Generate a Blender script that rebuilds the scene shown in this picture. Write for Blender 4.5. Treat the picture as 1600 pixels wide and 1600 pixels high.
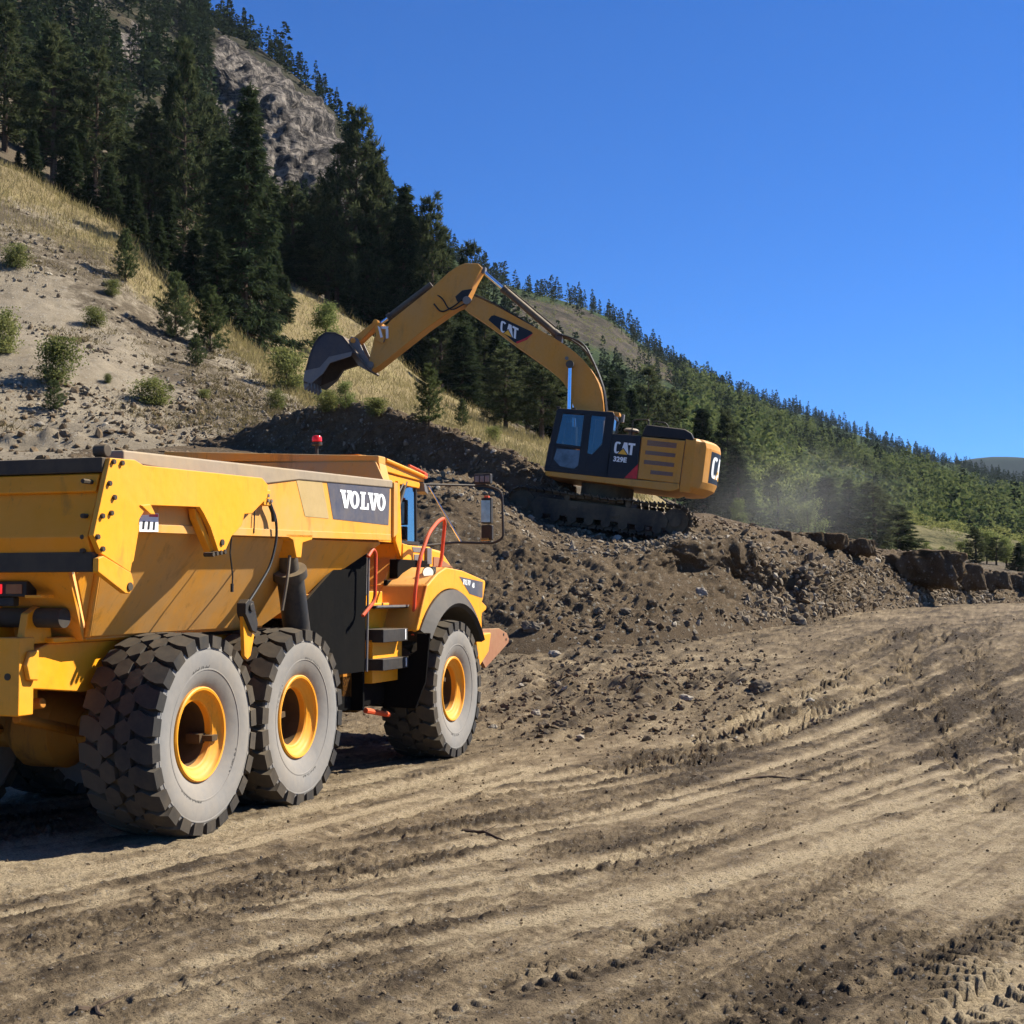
import bpy, math, random
import numpy as np
from mathutils import Vector, Matrix
from mathutils.bvhtree import BVHTree

for o in list(bpy.data.objects):
    bpy.data.objects.remove(o)
SC = bpy.context.scene
COL = SC.collection
R = math.radians
DUSTD, HAZED = 0.020, 0.00005

# ------------------------------------------------------------------ camera
FPX, CAMH = 2200.0, 2.22
PITCH = math.atan(125 / FPX)
cam_d = bpy.data.cameras.new('camera')
cam_d.sensor_width = 36.0
cam_d.lens = 36.0 * FPX / 1600.0
cam_d.clip_start, cam_d.clip_end = 0.1, 9000
cam = bpy.data.objects.new('camera', cam_d)
COL.objects.link(cam)
cam.location = (0, 0, CAMH)
cam.rotation_euler = (math.pi / 2 + PITCH, 0, 0)
SC.camera = cam

# ------------------------------------------------------------------ light
SUN_EL, SUN_AZ = R(43), R(21)          # azimuth counted from +X towards +Y
SDIR = Vector((math.cos(SUN_EL) * math.cos(SUN_AZ), math.cos(SUN_EL) * math.sin(SUN_AZ), math.sin(SUN_EL)))
world = bpy.data.worlds.new('World')
SC.world = world
world.use_nodes = True
wn, wl = world.node_tree.nodes, world.node_tree.links
wn.clear()
sky = wn.new('ShaderNodeTexSky')
sky.sky_type = 'NISHITA'
sky.sun_disc = False
sky.sun_elevation = SUN_EL
sky.sun_rotation = math.pi / 2 - SUN_AZ
sky.altitude = 2200
sky.air_density = 1.0
sky.dust_density = 0.0
sky.ozone_density = 3.0
tint = wn.new('ShaderNodeMix')
tint.data_type, tint.blend_type = 'RGBA', 'MULTIPLY'
tint.inputs[0].default_value = 1.0
tint.inputs[7].default_value = (.30, .74, 1.34, 1)
bg = wn.new('ShaderNodeBackground')
bg.inputs['Strength'].default_value = 0.055
wo = wn.new('ShaderNodeOutputWorld')
wl.new(sky.outputs[0], tint.inputs[6])
wl.new(tint.outputs[2], bg.inputs['Color'])
wl.new(bg.outputs[0], wo.inputs['Surface'])
sd = bpy.data.lights.new('sun', 'SUN')
sd.energy = 5.0
sd.angle = R(0.53)
sd.color = (1.0, 0.945, 0.84)
sun = bpy.data.objects.new('sun', sd)
COL.objects.link(sun)
sun.rotation_euler = SDIR.to_track_quat('Z', 'Y').to_euler()
sun.location = (60, 20, 80)
vs = SC.view_settings
vs.view_transform = 'Standard'
vs.look = 'None'
vs.gamma = 1
vs.use_curve_mapping = False
vs.exposure = 1.10
SC.render.engine = 'CYCLES'
SC.cycles.max_bounces = 6
SC.cycles.transparent_max_bounces = 12
SC.cycles.volume_bounces = 0
SC.cycles.use_denoising = True

# ------------------------------------------------------------------ image <-> place
CP, SP = math.cos(PITCH), math.sin(PITCH)


def slope(py):
    v = (800 - py) / FPX
    return (SP + v * CP) / (CP - v * SP)


def ux(px, py=925):
    v = (800 - py) / FPX
    return (px - 800) / FPX / (CP - v * SP)


def W(px, py, Y):
    return np.array([ux(px, py) * Y, Y, CAMH + slope(py) * Y])


# ------------------------------------------------------------------ noise
def _h(ix, iy, s):
    n = (ix.astype(np.int64) * 374761393 + iy.astype(np.int64) * 668265263 + s * 974634777) & 0xffffffff
    n = ((n ^ (n >> 13)) * 1274126177) & 0xffffffff
    return ((n ^ (n >> 16)) & 0xffff) / 65535.0


def vnoise(x, y, s=0):
    fx, fy = np.floor(x), np.floor(y)
    tx, ty = x - fx, y - fy
    tx = tx * tx * (3 - 2 * tx)
    ty = ty * ty * (3 - 2 * ty)
    a, b = _h(fx, fy, s), _h(fx + 1, fy, s)
    c, d = _h(fx, fy + 1, s), _h(fx + 1, fy + 1, s)
    return (a + (b - a) * tx) * (1 - ty) + (c + (d - c) * tx) * ty - 0.5


def fbm(x, y, o=4, s=0, g=0.5):
    r, a = 0, 1.0
    for k in range(o):
        r = r + a * vnoise(x, y, s + k * 17)
        x, y = x * 2.03 + 11.3, y * 2.03 - 7.7
        a *= g
    return r


def worley(x, y, s=0):
    """distance to the nearest of jittered points, for stony bumps"""
    fx, fy = np.floor(x), np.floor(y)
    best = np.full(x.shape, 9.0)
    for i in (-1, 0, 1):
        for j in (-1, 0, 1):
            cx, cy = fx + i, fy + j
            dx = cx + _h(cx, cy, s) - x
            dy = cy + _h(cx, cy, s + 5) - y
            best = np.minimum(best, dx * dx + dy * dy)
    return np.sqrt(best)


def smooth(a, b, x):
    t = np.clip((x - a) / (b - a), 0, 1)
    return t * t * (3 - 2 * t)


# ------------------------------------------------------------------ objects
def tag(o, label=None, cat=None, group=None, kind=None):
    if label: o['label'] = label
    if cat: o['category'] = cat
    if group: o['group'] = group
    if kind: o['kind'] = kind
    return o


def link(name, me, parent=None):
    o = bpy.data.objects.new(name, me)
    COL.objects.link(o)
    if parent is not None:
        o.parent = parent
    return o


def empty(name, loc=(0, 0, 0), rot=None):
    o = bpy.data.objects.new(name, None)
    COL.objects.link(o)
    o.location = loc
    if rot is not None:
        o.rotation_euler = rot
    o.empty_display_size = 0.3
    return o


def np_mesh(name, V, F, mats, attrs=None, smooth_=True, mat_idx=None):
    """V (n,3), F (m,3) or (m,4)"""
    V = np.ascontiguousarray(V, dtype=np.float32)
    F = np.ascontiguousarray(F, dtype=np.int32)
    me = bpy.data.meshes.new(name)
    n, k = F.shape
    me.vertices.add(len(V))
    me.vertices.foreach_set('co', V.ravel())
    me.loops.add(n * k)
    me.loops.foreach_set('vertex_index', F.ravel())
    me.polygons.add(n)
    me.polygons.foreach_set('loop_start', np.arange(0, n * k, k, dtype=np.int32))
    try:
        me.polygons.foreach_set('loop_total', np.full(n, k, dtype=np.int32))
    except Exception:
        pass
    if mat_idx is not None:
        me.polygons.foreach_set('material_index', np.asarray(mat_idx, dtype=np.int32))
    me.update(calc_edges=True)
    me.polygons.foreach_set('use_smooth', np.full(n, smooth_, dtype=bool))
    for a, val in (attrs or {}).items():
        at = me.attributes.new(a, 'FLOAT', 'POINT')
        at.data.foreach_set('value', np.ascontiguousarray(val, dtype=np.float32).ravel())
    for m in (mats if isinstance(mats, (list, tuple)) else [mats]):
        me.materials.append(m)
    return me


def grid_faces(nr, nc):
    i = np.arange(nr * nc).reshape(nr, nc)
    return np.stack([i[:-1, :-1], i[:-1, 1:], i[1:, 1:], i[1:, :-1]], -1).reshape(-1, 4)


def rand_rots(n, rng, tilt=3.14):
    ax = rng.normal(size=(n, 3))
    ax /= np.linalg.norm(ax, axis=1)[:, None]
    an = rng.uniform(0, tilt, n)
    K = np.zeros((n, 3, 3))
    K[:, 0, 1], K[:, 0, 2], K[:, 1, 0] = -ax[:, 2], ax[:, 1], ax[:, 2]
    K[:, 1, 2], K[:, 2, 0], K[:, 2, 1] = -ax[:, 0], -ax[:, 1], ax[:, 0]
    return np.eye(3) + np.sin(an)[:, None, None] * K + (1 - np.cos(an))[:, None, None] * (K @ K)


def rotz(a):
    m = np.zeros((len(a), 3, 3))
    m[:, 0, 0], m[:, 0, 1], m[:, 1, 0], m[:, 1, 1], m[:, 2, 2] = np.cos(a), -np.sin(a), np.sin(a), np.cos(a), 1
    return m


def scatter(temps, pos, scl, rots, rng):
    """copies of template meshes (V,F) joined into one V,F"""
    Vs, Fs, off = [], [], 0
    which = rng.integers(0, len(temps), len(pos))
    for t, (tv, tf) in enumerate(temps):
        k = np.where(which == t)[0]
        if not len(k): continue
        v = np.einsum('nij,nvj->nvi', rots[k], tv[None] * scl[k][:, None, :]) + pos[k][:, None, :]
        f = tf[None] + (np.arange(len(k)) * len(tv))[:, None, None] + off
        Vs.append(v.reshape(-1, 3)); Fs.append(f.reshape(-1, tf.shape[1]))
        off += len(k) * len(tv)
    return np.concatenate(Vs), np.concatenate(Fs)


def ico(sub=0):
    t = (1 + 5 ** .5) / 2
    v = [(-1, t, 0), (1, t, 0), (-1, -t, 0), (1, -t, 0), (0, -1, t), (0, 1, t), (0, -1, -t), (0, 1, -t), (t, 0, -1), (t, 0, 1), (-t, 0, -1), (-t, 0, 1)]
    f = [(0, 11, 5), (0, 5, 1), (0, 1, 7), (0, 7, 10), (0, 10, 11), (1, 5, 9), (5, 11, 4), (11, 10, 2), (10, 7, 6), (7, 1, 8), (3, 9, 4), (3, 4, 2), (3, 2, 6), (3, 6, 8), (3, 8, 9), (4, 9, 5), (2, 4, 11), (6, 2, 10), (8, 6, 7), (9, 8, 1)]
    v = [np.array(a, float) / np.linalg.norm(a) for a in v]
    for _ in range(sub):
        nf, cache = [], {}
        def mid(a, b):
            k = (min(a, b), max(a, b))
            if k not in cache:
                m = v[a] + v[b]
                v.append(m / np.linalg.norm(m)); cache[k] = len(v) - 1
            return cache[k]
        for a, b, c in f:
            d, e, g = mid(a, b), mid(b, c), mid(c, a)
            nf += [(a, d, g), (b, e, d), (c, g, e), (d, e, g)]
        f = nf
    return np.array(v), np.array(f)


def rock_temp(seed, sub=1, rough=0.28):
    rng = np.random.default_rng(seed)
    v, f = ico(sub)
    r = np.ones(len(v))
    for _ in range(7):                     # flat cuts give it facets
        n = rng.normal(size=3); n /= np.linalg.norm(n)
        d = rng.uniform(0.55, 0.9)
        pr = v @ n
        r = np.where(pr * r > d, d / np.maximum(pr, 1e-3), r)
    r *= 1 + rng.normal(size=len(v)) * rough * 0.18
    return v * r[:, None] * np.array([1.0, rng.uniform(.7, 1), rng.uniform(.55, .85)]), f


# ------------------------------------------------------------------ hard-surface mesh builder
class MB:
    def __init__(s):
        s.v, s.f, s.m = [], [], []

    def add(s, vs_, fs_, mi=0):
        o = len(s.v)
        s.v += [tuple(map(float, p)) for p in vs_]
        s.f += [tuple(i + o for i in q) for q in fs_]
        s.m += [mi] * len(fs_)
        return s

    def box(s, x0, x1, y0, y1, z0, z1, mi=0):
        p = [(x, y, z) for z in (z0, z1) for x, y in ((x0, y0), (x1, y0), (x1, y1), (x0, y1))]
        return s.add(p, [(3, 2, 1, 0), (4, 5, 6, 7), (0, 1, 5, 4), (1, 2, 6, 5), (2, 3, 7, 6), (3, 0, 4, 7)], mi)

    def extr(s, pts, d, mi=0):
        """closed polygon pts extruded by the vector d"""
        n = len(pts)
        q = [tuple(np.add(p, d)) for p in pts]
        return s.add(list(pts) + q, [tuple(range(n))[::-1], tuple(range(n, 2 * n))] + [(i, (i + 1) % n, n + (i + 1) % n, n + i) for i in range(n)], mi)

    def py(s, poly, y0, y1, mi=0):
        return s.extr([(a, y0, b) for a, b in poly], (0, y1 - y0, 0), mi)

    def px(s, poly, x0, x1, mi=0):
        return s.extr([(x0, a, b) for a, b in poly], (x1 - x0, 0, 0), mi)

    def pz(s, poly, z0, z1, mi=0):
        return s.extr([(a, b, z0) for a, b in poly], (0, 0, z1 - z0), mi)

    def slab(s, pts, t, mi=0):
        a, b, c = [np.array(p, float) for p in pts[:3]]
        n = np.cross(b - a, c - a); n /= np.linalg.norm(n)
        return s.extr([tuple(p) for p in pts], tuple(n * t), mi)

    def loft(s, rings, mi=0, cap=True, closed=True):
        n = len(rings[0])
        vs_ = [p for r in rings for p in r]
        fs_ = []
        for k in range(len(rings) - 1):
            for i in range(n if closed else n - 1):
                j = (i + 1) % n
                fs_.append((k * n + i, k * n + j, (k + 1) * n + j, (k + 1) * n + i))
        if cap:
            fs_ += [tuple(range(n))[::-1], tuple(range((len(rings) - 1) * n, len(rings) * n))]
        return s.add(vs_, fs_, mi)

    def tube(s, pts, r, n=8, mi=0):
        P = [Vector(p) for p in pts]
        rr = r if isinstance(r, (list, tuple)) else [r] * len(P)
        rings, up = [], None
        for i, p in enumerate(P):
            t = (P[min(i + 1, len(P) - 1)] - P[max(i - 1, 0)]).normalized()
            if up is None:
                up = t.orthogonal().normalized()
            up = (up - t * up.dot(t))
            up = up.normalized() if up.length > 1e-6 else t.orthogonal().normalized()
            b = t.cross(up)
            rings.append([tuple(p + (up * math.cos(a) + b * math.sin(a)) * rr[i]) for a in [2 * math.pi * k / n for k in range(n)]])
        return s.loft(rings, mi)

    def cyl(s, a, b, r, n=20, mi=0, r2=None):
        return s.tube([a, b], [r, r if r2 is None else r2], n, mi)

    def lathe(s, prof, c=(0, 0, 0), n=48, mi=0, axis='y', closed=False, cap=True):
        """prof: (offset along axis, radius)"""
        rings = []
        for o, r in prof:
            ring = []
            for k in range(n):
                a = 2 * math.pi * k / n
                if axis == 'y':
                    ring.append((c[0] + r * math.cos(a), c[1] + o, c[2] + r * math.sin(a)))
                elif axis == 'x':
                    ring.append((c[0] + o, c[1] + r * math.cos(a), c[2] + r * math.sin(a)))
                else:
                    ring.append((c[0] + r * math.cos(a), c[1] + r * math.sin(a), c[2] + o))
            rings.append(ring)
        s.loft(rings, mi, cap=False)
        if cap and prof[-1][1] > .002:
            o_ = len(s.v) - n; s.f.append(tuple(range(o_, o_ + n))); s.m.append(mi)
        return s

    def mesh(s, name, mats):
        me = bpy.data.meshes.new(name)
        me.from_pydata(s.v, [], s.f)
        for m in (mats if isinstance(mats, (list, tuple)) else [mats]):
            me.materials.append(m)
        me.polygons.foreach_set('material_index', s.m)
        me.update()
        import bmesh
        bm = bmesh.new(); bm.from_mesh(me)
        bmesh.ops.recalc_face_normals(bm, faces=bm.faces)
        bm.to_mesh(me); bm.free()
        return me

    def build(s, name, mats, parent=None, bevel=0.0, seg=2, auto=35, flat=False):
        me = s.mesh(name, mats)
        o = link(name, me, parent)
        finish(o, bevel, seg, auto, flat)
        return o


def finish(o, bevel=0.0, seg=2, auto=35, flat=False):
    me = o.data
    if flat:
        return o
    me.polygons.foreach_set('use_smooth', [True] * len(me.polygons))
    me.set_sharp_from_angle(angle=R(auto))
    if bevel > 0:
        b = o.modifiers.new('bevel', 'BEVEL')
        b.width = bevel; b.segments = seg; b.limit_method = 'ANGLE'; b.angle_limit = R(32)
        b.harden_normals = True
    return o


def fillet(pts, r, n=5):
    """round the corners of a 3D polyline"""
    P = [Vector(p) for p in pts]
    out = [P[0]]
    for i in range(1, len(P) - 1):
        a, b, c = P[i - 1], P[i], P[i + 1]
        ra = min(r, (a - b).length * .45, (c - b).length * .45)
        p, q = b + (a - b).normalized() * ra, b + (c - b).normalized() * ra
        for k in range(n + 1):
            t = k / n
            out.append(p * (1 - t) ** 2 + b * 2 * t * (1 - t) + q * t * t)
    out.append(P[-1])
    return [tuple(p) for p in out]


# ------------------------------------------------------------------ flat letters, unit height
def ring_poly(w, h, t, a0=0.0, a1=360.0, n=28, sq=1.0):
    """open or closed ring strip as quads in 2D"""
    V, F = [], []
    for k in range(n + 1):
        a = R(a0 + (a1 - a0) * k / n)
        c, s_ = math.cos(a), math.sin(a)
        e = 2.0 / sq if sq != 1 else 1
        fc = math.copysign(abs(c) ** e, c); fs = math.copysign(abs(s_) ** e, s_)
        V += [(w / 2 + fc * w / 2, h / 2 + fs * h / 2), (w / 2 + fc * (w / 2 - t), h / 2 + fs * (h / 2 - t * .72))]
    for k in range(n):
        F.append((2 * k, 2 * k + 1, 2 * k + 3, 2 * k + 2))
    return V, F


def poly(*p):
    return list(p), [tuple(range(len(p)))]


SLAB_V = poly((0, 1), (.43, 1), (.43, .87), (.36, .87), (.47, .36), (.58, .87), (.50, .87), (.50, 1), (.86, 1), (.86, .87), (.79, .87), (.57, 0), (.33, 0), (.08, .87), (0, .87))
SLAB_L = poly((0, 1), (.44, 1), (.44, .87), (.34, .87), (.34, .14), (.52, .14), (.56, .38), (.68, .38), (.68, 0), (0, 0), (0, .13), (.1, .13), (.1, .87), (0, .87))
SLAB_O = ring_poly(.72, 1.0, .235)
CAT_C = ring_poly(.60, 1.0, .2, 42, 318, 24, 3.2)
CAT_A = poly((.16, 1), (.46, 1), (.68, 0), (.47, 0), (.44, .16), (.18, .16), (.15, 0), (-.06, 0))
CAT_T = poly((0, 1), (.62, 1), (.62, .82), (.42, .82), (.42, 0), (.2, 0), (.2, .82), (0, .82))


def flat_text(glyphs, o, U, V, mi=0, mb=None):
    """glyphs: [(x offset, (verts, faces))], o,U,V: 3D origin and axes"""
    mb = mb or MB()
    o, U, V = map(np.array, (o, U, V))
    for x, (v, f) in glyphs:
        mb.add([tuple(o + U * (x + a) + V * b) for a, b in v], f, mi)
    return mb


def font_mesh(name, text, mat, place, size=1.0, bold=0.0, parent=None):
    """text set with the built-in font, each vertex sent through place(x, y) -> 3D"""
    cu = bpy.data.curves.new(name + '_c', 'FONT')
    cu.body = text; cu.size = size; cu.offset = bold; cu.resolution_u = 3
    t = bpy.data.objects.new(name + '_t', cu)
    COL.objects.link(t)
    bpy.context.view_layer.update()
    dg = bpy.context.evaluated_depsgraph_get()
    me = bpy.data.meshes.new_from_object(t.evaluated_get(dg))
    bpy.data.objects.remove(t)
    me.name = name
    for v in me.vertices:
        v.co = Vector(place(v.co.x, v.co.y))
    me.materials.clear(); me.materials.append(mat)
    me.update()
    return link(name, me, parent)
# ================================================================== materials
MATS = {}


def new_mat(name):
    m = bpy.data.materials.new(name)
    m.use_nodes = True
    nt = m.node_tree
    nt.nodes.clear()
    out = nt.nodes.new('ShaderNodeOutputMaterial')
    MATS[name] = m
    return m, nt, out


def N(nt, typ, **kw):
    n = nt.nodes.new(typ)
    for k, v in kw.items():
        if k in n.inputs: n.inputs[k].default_value = v
        else: setattr(n, k, v)
    return n


def noise(nt, vec, scale, detail=5, rough=.6, dist=0.0):
    n = N(nt, 'ShaderNodeTexNoise')
    n.inputs['Scale'].default_value = scale
    n.inputs['Detail'].default_value = detail
    n.inputs['Roughness'].default_value = rough
    n.inputs['Distortion'].default_value = dist
    nt.links.new(vec, n.inputs['Vector'])
    return n.outputs['Fac']


def ramp(nt, fac, stops):
    r = N(nt, 'ShaderNodeValToRGB')
    el = r.color_ramp.elements
    while len(el) < len(stops): el.new(0.5)
    for e, (p, c) in zip(el, stops):
        e.position = p
        e.color = (*c, 1) if len(c) == 3 else c
    nt.links.new(fac, r.inputs[0])
    return r.outputs[0]


def g3(v): return (v, v, v)


def mix(nt, fac, a, b, typ='MIX'):
    m = N(nt, 'ShaderNodeMix', data_type='RGBA', blend_type=typ)
    for s, v in ((m.inputs[0], fac), (m.inputs[6], a), (m.inputs[7], b)):
        if hasattr(v, 'links'): nt.links.new(v, s)
        elif isinstance(v, (int, float)): s.default_value = v
        else: s.default_value = (*v, 1)
    return m.outputs[2]


def mth(nt, op, a, b=0.0, clamp=False):
    m = N(nt, 'ShaderNodeMath', operation=op, use_clamp=clamp)
    for s, v in ((m.inputs[0], a), (m.inputs[1], b)):
        if hasattr(v, 'links'): nt.links.new(v, s)
        else: s.default_value = v
    return m.outputs[0]


def bump(nt, h, dist, strength=1.0, nrm=None):
    b = N(nt, 'ShaderNodeBump')
    b.inputs['Strength'].default_value = strength
    b.inputs['Distance'].default_value = dist
    nt.links.new(h, b.inputs['Height'])
    if nrm: nt.links.new(nrm, b.inputs['Normal'])
    return b.outputs[0]


def attr(nt, name):
    a = N(nt, 'ShaderNodeAttribute', attribute_name=name)
    return a.outputs['Fac']


def bsdf(nt, out, col, rough=.9, spec=.2, nrm=None, metal=0.0):
    p = N(nt, 'ShaderNodeBsdfPrincipled')
    for k, v in (('Base Color', col), ('Roughness', rough), ('Specular IOR Level', spec), ('Metallic', metal)):
        if hasattr(v, 'links'): nt.links.new(v, p.inputs[k])
        elif isinstance(v, (int, float)): p.inputs[k].default_value = v
        else: p.inputs[k].default_value = (*v, 1)
    if nrm: nt.links.new(nrm, p.inputs['Normal'])
    nt.links.new(p.outputs[0], out.inputs['Surface'])
    return p


def objco(nt): return N(nt, 'ShaderNodeTexCoord').outputs['Object']


DUST = (.40, .285, .145)


def paint(name, col, dust=.35, rough=.42, scale=1.6, dirt=(.10, .075, .05), dirt_amt=.25, spec=.22, updust=.5, low=0.0):
    """machine paint with settled dust, streaks and scuffs"""
    m, nt, out = new_mat(name)
    co = objco(nt)
    mp = N(nt, 'ShaderNodeMapping'); mp.inputs['Scale'].default_value = (1, 1, .35)
    nt.links.new(co, mp.inputs['Vector'])
    a = noise(nt, mp.outputs[0], scale, 8, .65, .3)
    b = noise(nt, co, scale * 7, 6, .7)
    c = noise(nt, mp.outputs[0], scale * 3.1, 8, .7, .5)
    base = mix(nt, ramp(nt, b, [(.3, g3(0)), (.75, g3(1))]), col, tuple(min(1, x * 1.12) for x in col))
    a2 = noise(nt, co, scale * .55, 4, .5, .2)
    d = ramp(nt, mth(nt, 'ADD', mth(nt, 'ADD', mth(nt, 'MULTIPLY', a, .45), mth(nt, 'MULTIPLY', b, .2)), mth(nt, 'MULTIPLY', a2, .4)), [(.42, g3(.03)), (.52, g3(.5)), (.60, g3(1))])
    scr = N(nt, 'ShaderNodeTexNoise'); scr.inputs['Scale'].default_value = scale * 2.2; scr.inputs['Detail'].default_value = 9; scr.inputs['Roughness'].default_value = .7
    mp2 = N(nt, 'ShaderNodeMapping'); mp2.inputs['Scale'].default_value = (9, 9, .5); nt.links.new(co, mp2.inputs['Vector']); nt.links.new(mp2.outputs[0], scr.inputs['Vector'])
    geo = N(nt, 'ShaderNodeNewGeometry')
    sx = N(nt, 'ShaderNodeSeparateXYZ'); nt.links.new(geo.outputs['Normal'], sx.inputs[0])
    upm = mth(nt, 'MULTIPLY', mth(nt, 'MAXIMUM', sx.outputs[2], 0.0), updust)
    dm = mth(nt, 'ADD', mth(nt, 'MULTIPLY', d, dust), mth(nt, 'MULTIPLY', upm, mth(nt, 'ADD', a, .3)), True)
    col1 = mix(nt, dm, base, DUST)
    k = mth(nt, 'MAXIMUM', ramp(nt, c, [(.56, g3(0)), (.74, g3(1))]), ramp(nt, scr.outputs['Fac'], [(.60, g3(0)), (.74, g3(.8))]))
    col2 = mix(nt, mth(nt, 'MULTIPLY', k, dirt_amt), col1, dirt)
    rg = mth(nt, 'ADD', mth(nt, 'MULTIPLY', dm, .4), rough, True)
    dent = noise(nt, co, scale * 1.3, 3, .5)
    bsdf(nt, out, col2, rg, spec, bump(nt, b, .002, .4, bump(nt, dent, .05, .35)))
    return m


def plain(name, col, rough=.6, spec=.4, metal=0.0, var=.3, scale=8, bumpd=.002):
    m, nt, out = new_mat(name)
    co = objco(nt)
    n = noise(nt, co, scale, 7, .65)
    c = mix(nt, ramp(nt, n, [(.3, g3(0)), (.7, g3(1))]), tuple(x * (1 - var) for x in col), tuple(min(1, x * (1 + var)) for x in col))
    bsdf(nt, out, c, rough, spec, bump(nt, n, bumpd, .5), metal)
    return m


YEL = paint('hauler_yellow_paint', (.84, .325, .006), dust=.16, dirt_amt=.4, dirt=(.16, .10, .04))
HUBM = paint('muddy_shaded_hub', (.05, .028, .012), dust=.10, rough=.85, dirt_amt=.5, dirt=(.035, .026, .018), updust=.1)  # mud brown, darkened further for the shade deep inside the rim
FRAMEP = paint('muddy_frame_paint', (.38, .14, .008), dust=.12, rough=.7, dirt_amt=.85, dirt=(.06, .04, .02), updust=.2, scale=1.1)
CAPM = paint('worn_rail_steel', (.27, .215, .15), dust=.35, rough=.6, dirt_amt=.7, dirt=(.15, .125, .10), updust=.2)
YELBED = paint('dump_body_paint', (.80, .31, .006), dust=.58, dirt_amt=.8, scale=.75, dirt=(.24, .12, .03))
TAILP = paint('tailgate_paint', (.82, .28, .005), dust=.25, dirt_amt=.75, scale=.8, dirt=(.13, .075, .03), updust=0)
CATY = paint('excavator_yellow_paint', (.60, .25, .026), dust=.32, dirt_amt=.45, dirt=(.16, .09, .03))
NAVY = paint('excavator_black_paint', (.005, .006, .010), dust=.02, rough=.42, dirt_amt=.1, dirt=(.02, .02, .02), updust=.25, spec=.3)
HOODB = paint('hood_black', (.007, .007, .009), dust=.04, rough=.5, updust=.2, spec=.3)
DECAL = paint('decal_grey_blue', (.055, .06, .085), dust=.28, rough=.4, dirt_amt=.1)
DECALF = paint('decal_faded', (.40, .28, .11), dust=.6, rough=.6, dirt_amt=.1)
RED = paint('handrail_red', (.62, .055, .012), dust=.12, rough=.4, dirt_amt=.1)
CATRED = plain('stripe_red', (.55, .02, .02), .45)
WHITE = plain('white_print', (.80, .80, .76), .5, var=.06)
TRIY = plain('triangle_yellow', (.85, .42, .03), .5, var=.06)
BLK = paint('black_plastic', (.014, .014, .015), dust=.07, rough=.6, dirt_amt=.2, dirt=(.07, .055, .04), updust=.18, spec=.3)
MUDG = paint('mudguard_rubber', (.0045, .0045, .0045), dust=.008, rough=.9, dirt_amt=.12, dirt=(.02, .016, .012), updust=.15, spec=.05)
LIPM = paint('dark_brown_grey', (.038, .032, .026), dust=.10, rough=.7, dirt_amt=.4, dirt=(.07, .05, .03), spec=.2, updust=.2)
STEEL = paint('worn_steel', (.10, .10, .105), dust=.25, rough=.45, dirt_amt=.3, spec=.6)
CHROME = plain('chrome_rod', (.75, .78, .82), .15, .5, 1.0, .05)
CYLB = paint('cylinder_black', (.025, .027, .03), dust=.25, rough=.4, dirt_amt=.3, dirt=(.12, .10, .07))
RUST = paint('bare_rusty_steel', (.27, .11, .055), dust=.3, rough=.7, dirt_amt=.3)
TREAD = paint('tyre_tread_rubber', (.028, .0265, .025), dust=.14, rough=.85, dirt_amt=.2, dirt=(.12, .095, .065), spec=.2, updust=.08)
SIDEW = paint('dusty_sidewall', (.205, .195, .178), dust=.18, rough=.9, dirt_amt=.15, spec=.15, updust=0, dirt=(.12, .11, .10))
SIDET = plain('sidewall_lettering', (.085, .08, .07), .9, .1)
TRACKM = paint('track_steel', (.026, .023, .020), dust=.30, rough=.75, dirt_amt=.5, dirt=(.05, .037, .024), updust=.35, spec=.25)
BUCKM = paint('bucket_steel', (.042, .041, .050), dust=.12, rough=.5, dirt_amt=.3, dirt=(.07, .055, .04))
HOSE = plain('rubber_hose', (.012, .012, .012), .6)
LENSR = plain('red_lens', (.7, .02, .02), .25)
MIRROR = plain('mirror_glass', (.30, .38, .35), .30, .5, .6, .3)  # green-grey colour stands in for what the mirror reflects
STICK = plain('sticker_white', (.75, .74, .70), .6, var=.08)
SEATM = plain('seat_fabric', (.05, .05, .055), .9)


def glass(name, tint, gl):
    m, nt, out = new_mat(name)
    t = N(nt, 'ShaderNodeBsdfTransparent'); t.inputs[0].default_value = (*tint, 1)
    g = N(nt, 'ShaderNodeBsdfGlossy'); g.inputs['Roughness'].default_value = .03
    n = noise(nt, objco(nt), 5, 4)
    nt.links.new(mix(nt, n, (.7, .75, .8), (1, 1, 1)), g.inputs['Color'])
    lw = N(nt, 'ShaderNodeFresnel'); lw.inputs[0].default_value = 1.5
    f = mth(nt, 'ADD', mth(nt, 'MULTIPLY', lw.outputs[0], 1.0), gl, True)
    x = N(nt, 'ShaderNodeMixShader')
    nt.links.new(f, x.inputs[0]); nt.links.new(t.outputs[0], x.inputs[1]); nt.links.new(g.outputs[0], x.inputs[2])
    nt.links.new(x.outputs[0], out.inputs['Surface'])
    return m


GLASS = glass('tinted_cab_glass', (.25, .36, .42), .35)
GLASS2 = glass('excavator_cab_glass', (.34, .42, .46), .06)


def emit(name, col, st):
    m, nt, out = new_mat(name)
    e = N(nt, 'ShaderNodeEmission'); e.inputs[0].default_value = (*col, 1); e.inputs[1].default_value = st
    b = N(nt, 'ShaderNodeBsdfPrincipled'); b.inputs['Base Color'].default_value = (*col, 1)
    n = noise(nt, objco(nt), 40, 2)
    a = N(nt, 'ShaderNodeMixShader')
    nt.links.new(ramp(nt, n, [(.2, g3(.15)), (.8, g3(.3))]), a.inputs[0])
    nt.links.new(e.outputs[0], a.inputs[1]); nt.links.new(b.outputs[0], a.inputs[2])
    nt.links.new(a.outputs[0], out.inputs['Surface'])
    return m


LAMPW = emit('lit_work_lamp', (1, .9, .72), .75)
LAMPR = emit('lit_tail_lamp', (1, .03, .04), .6)


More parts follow.
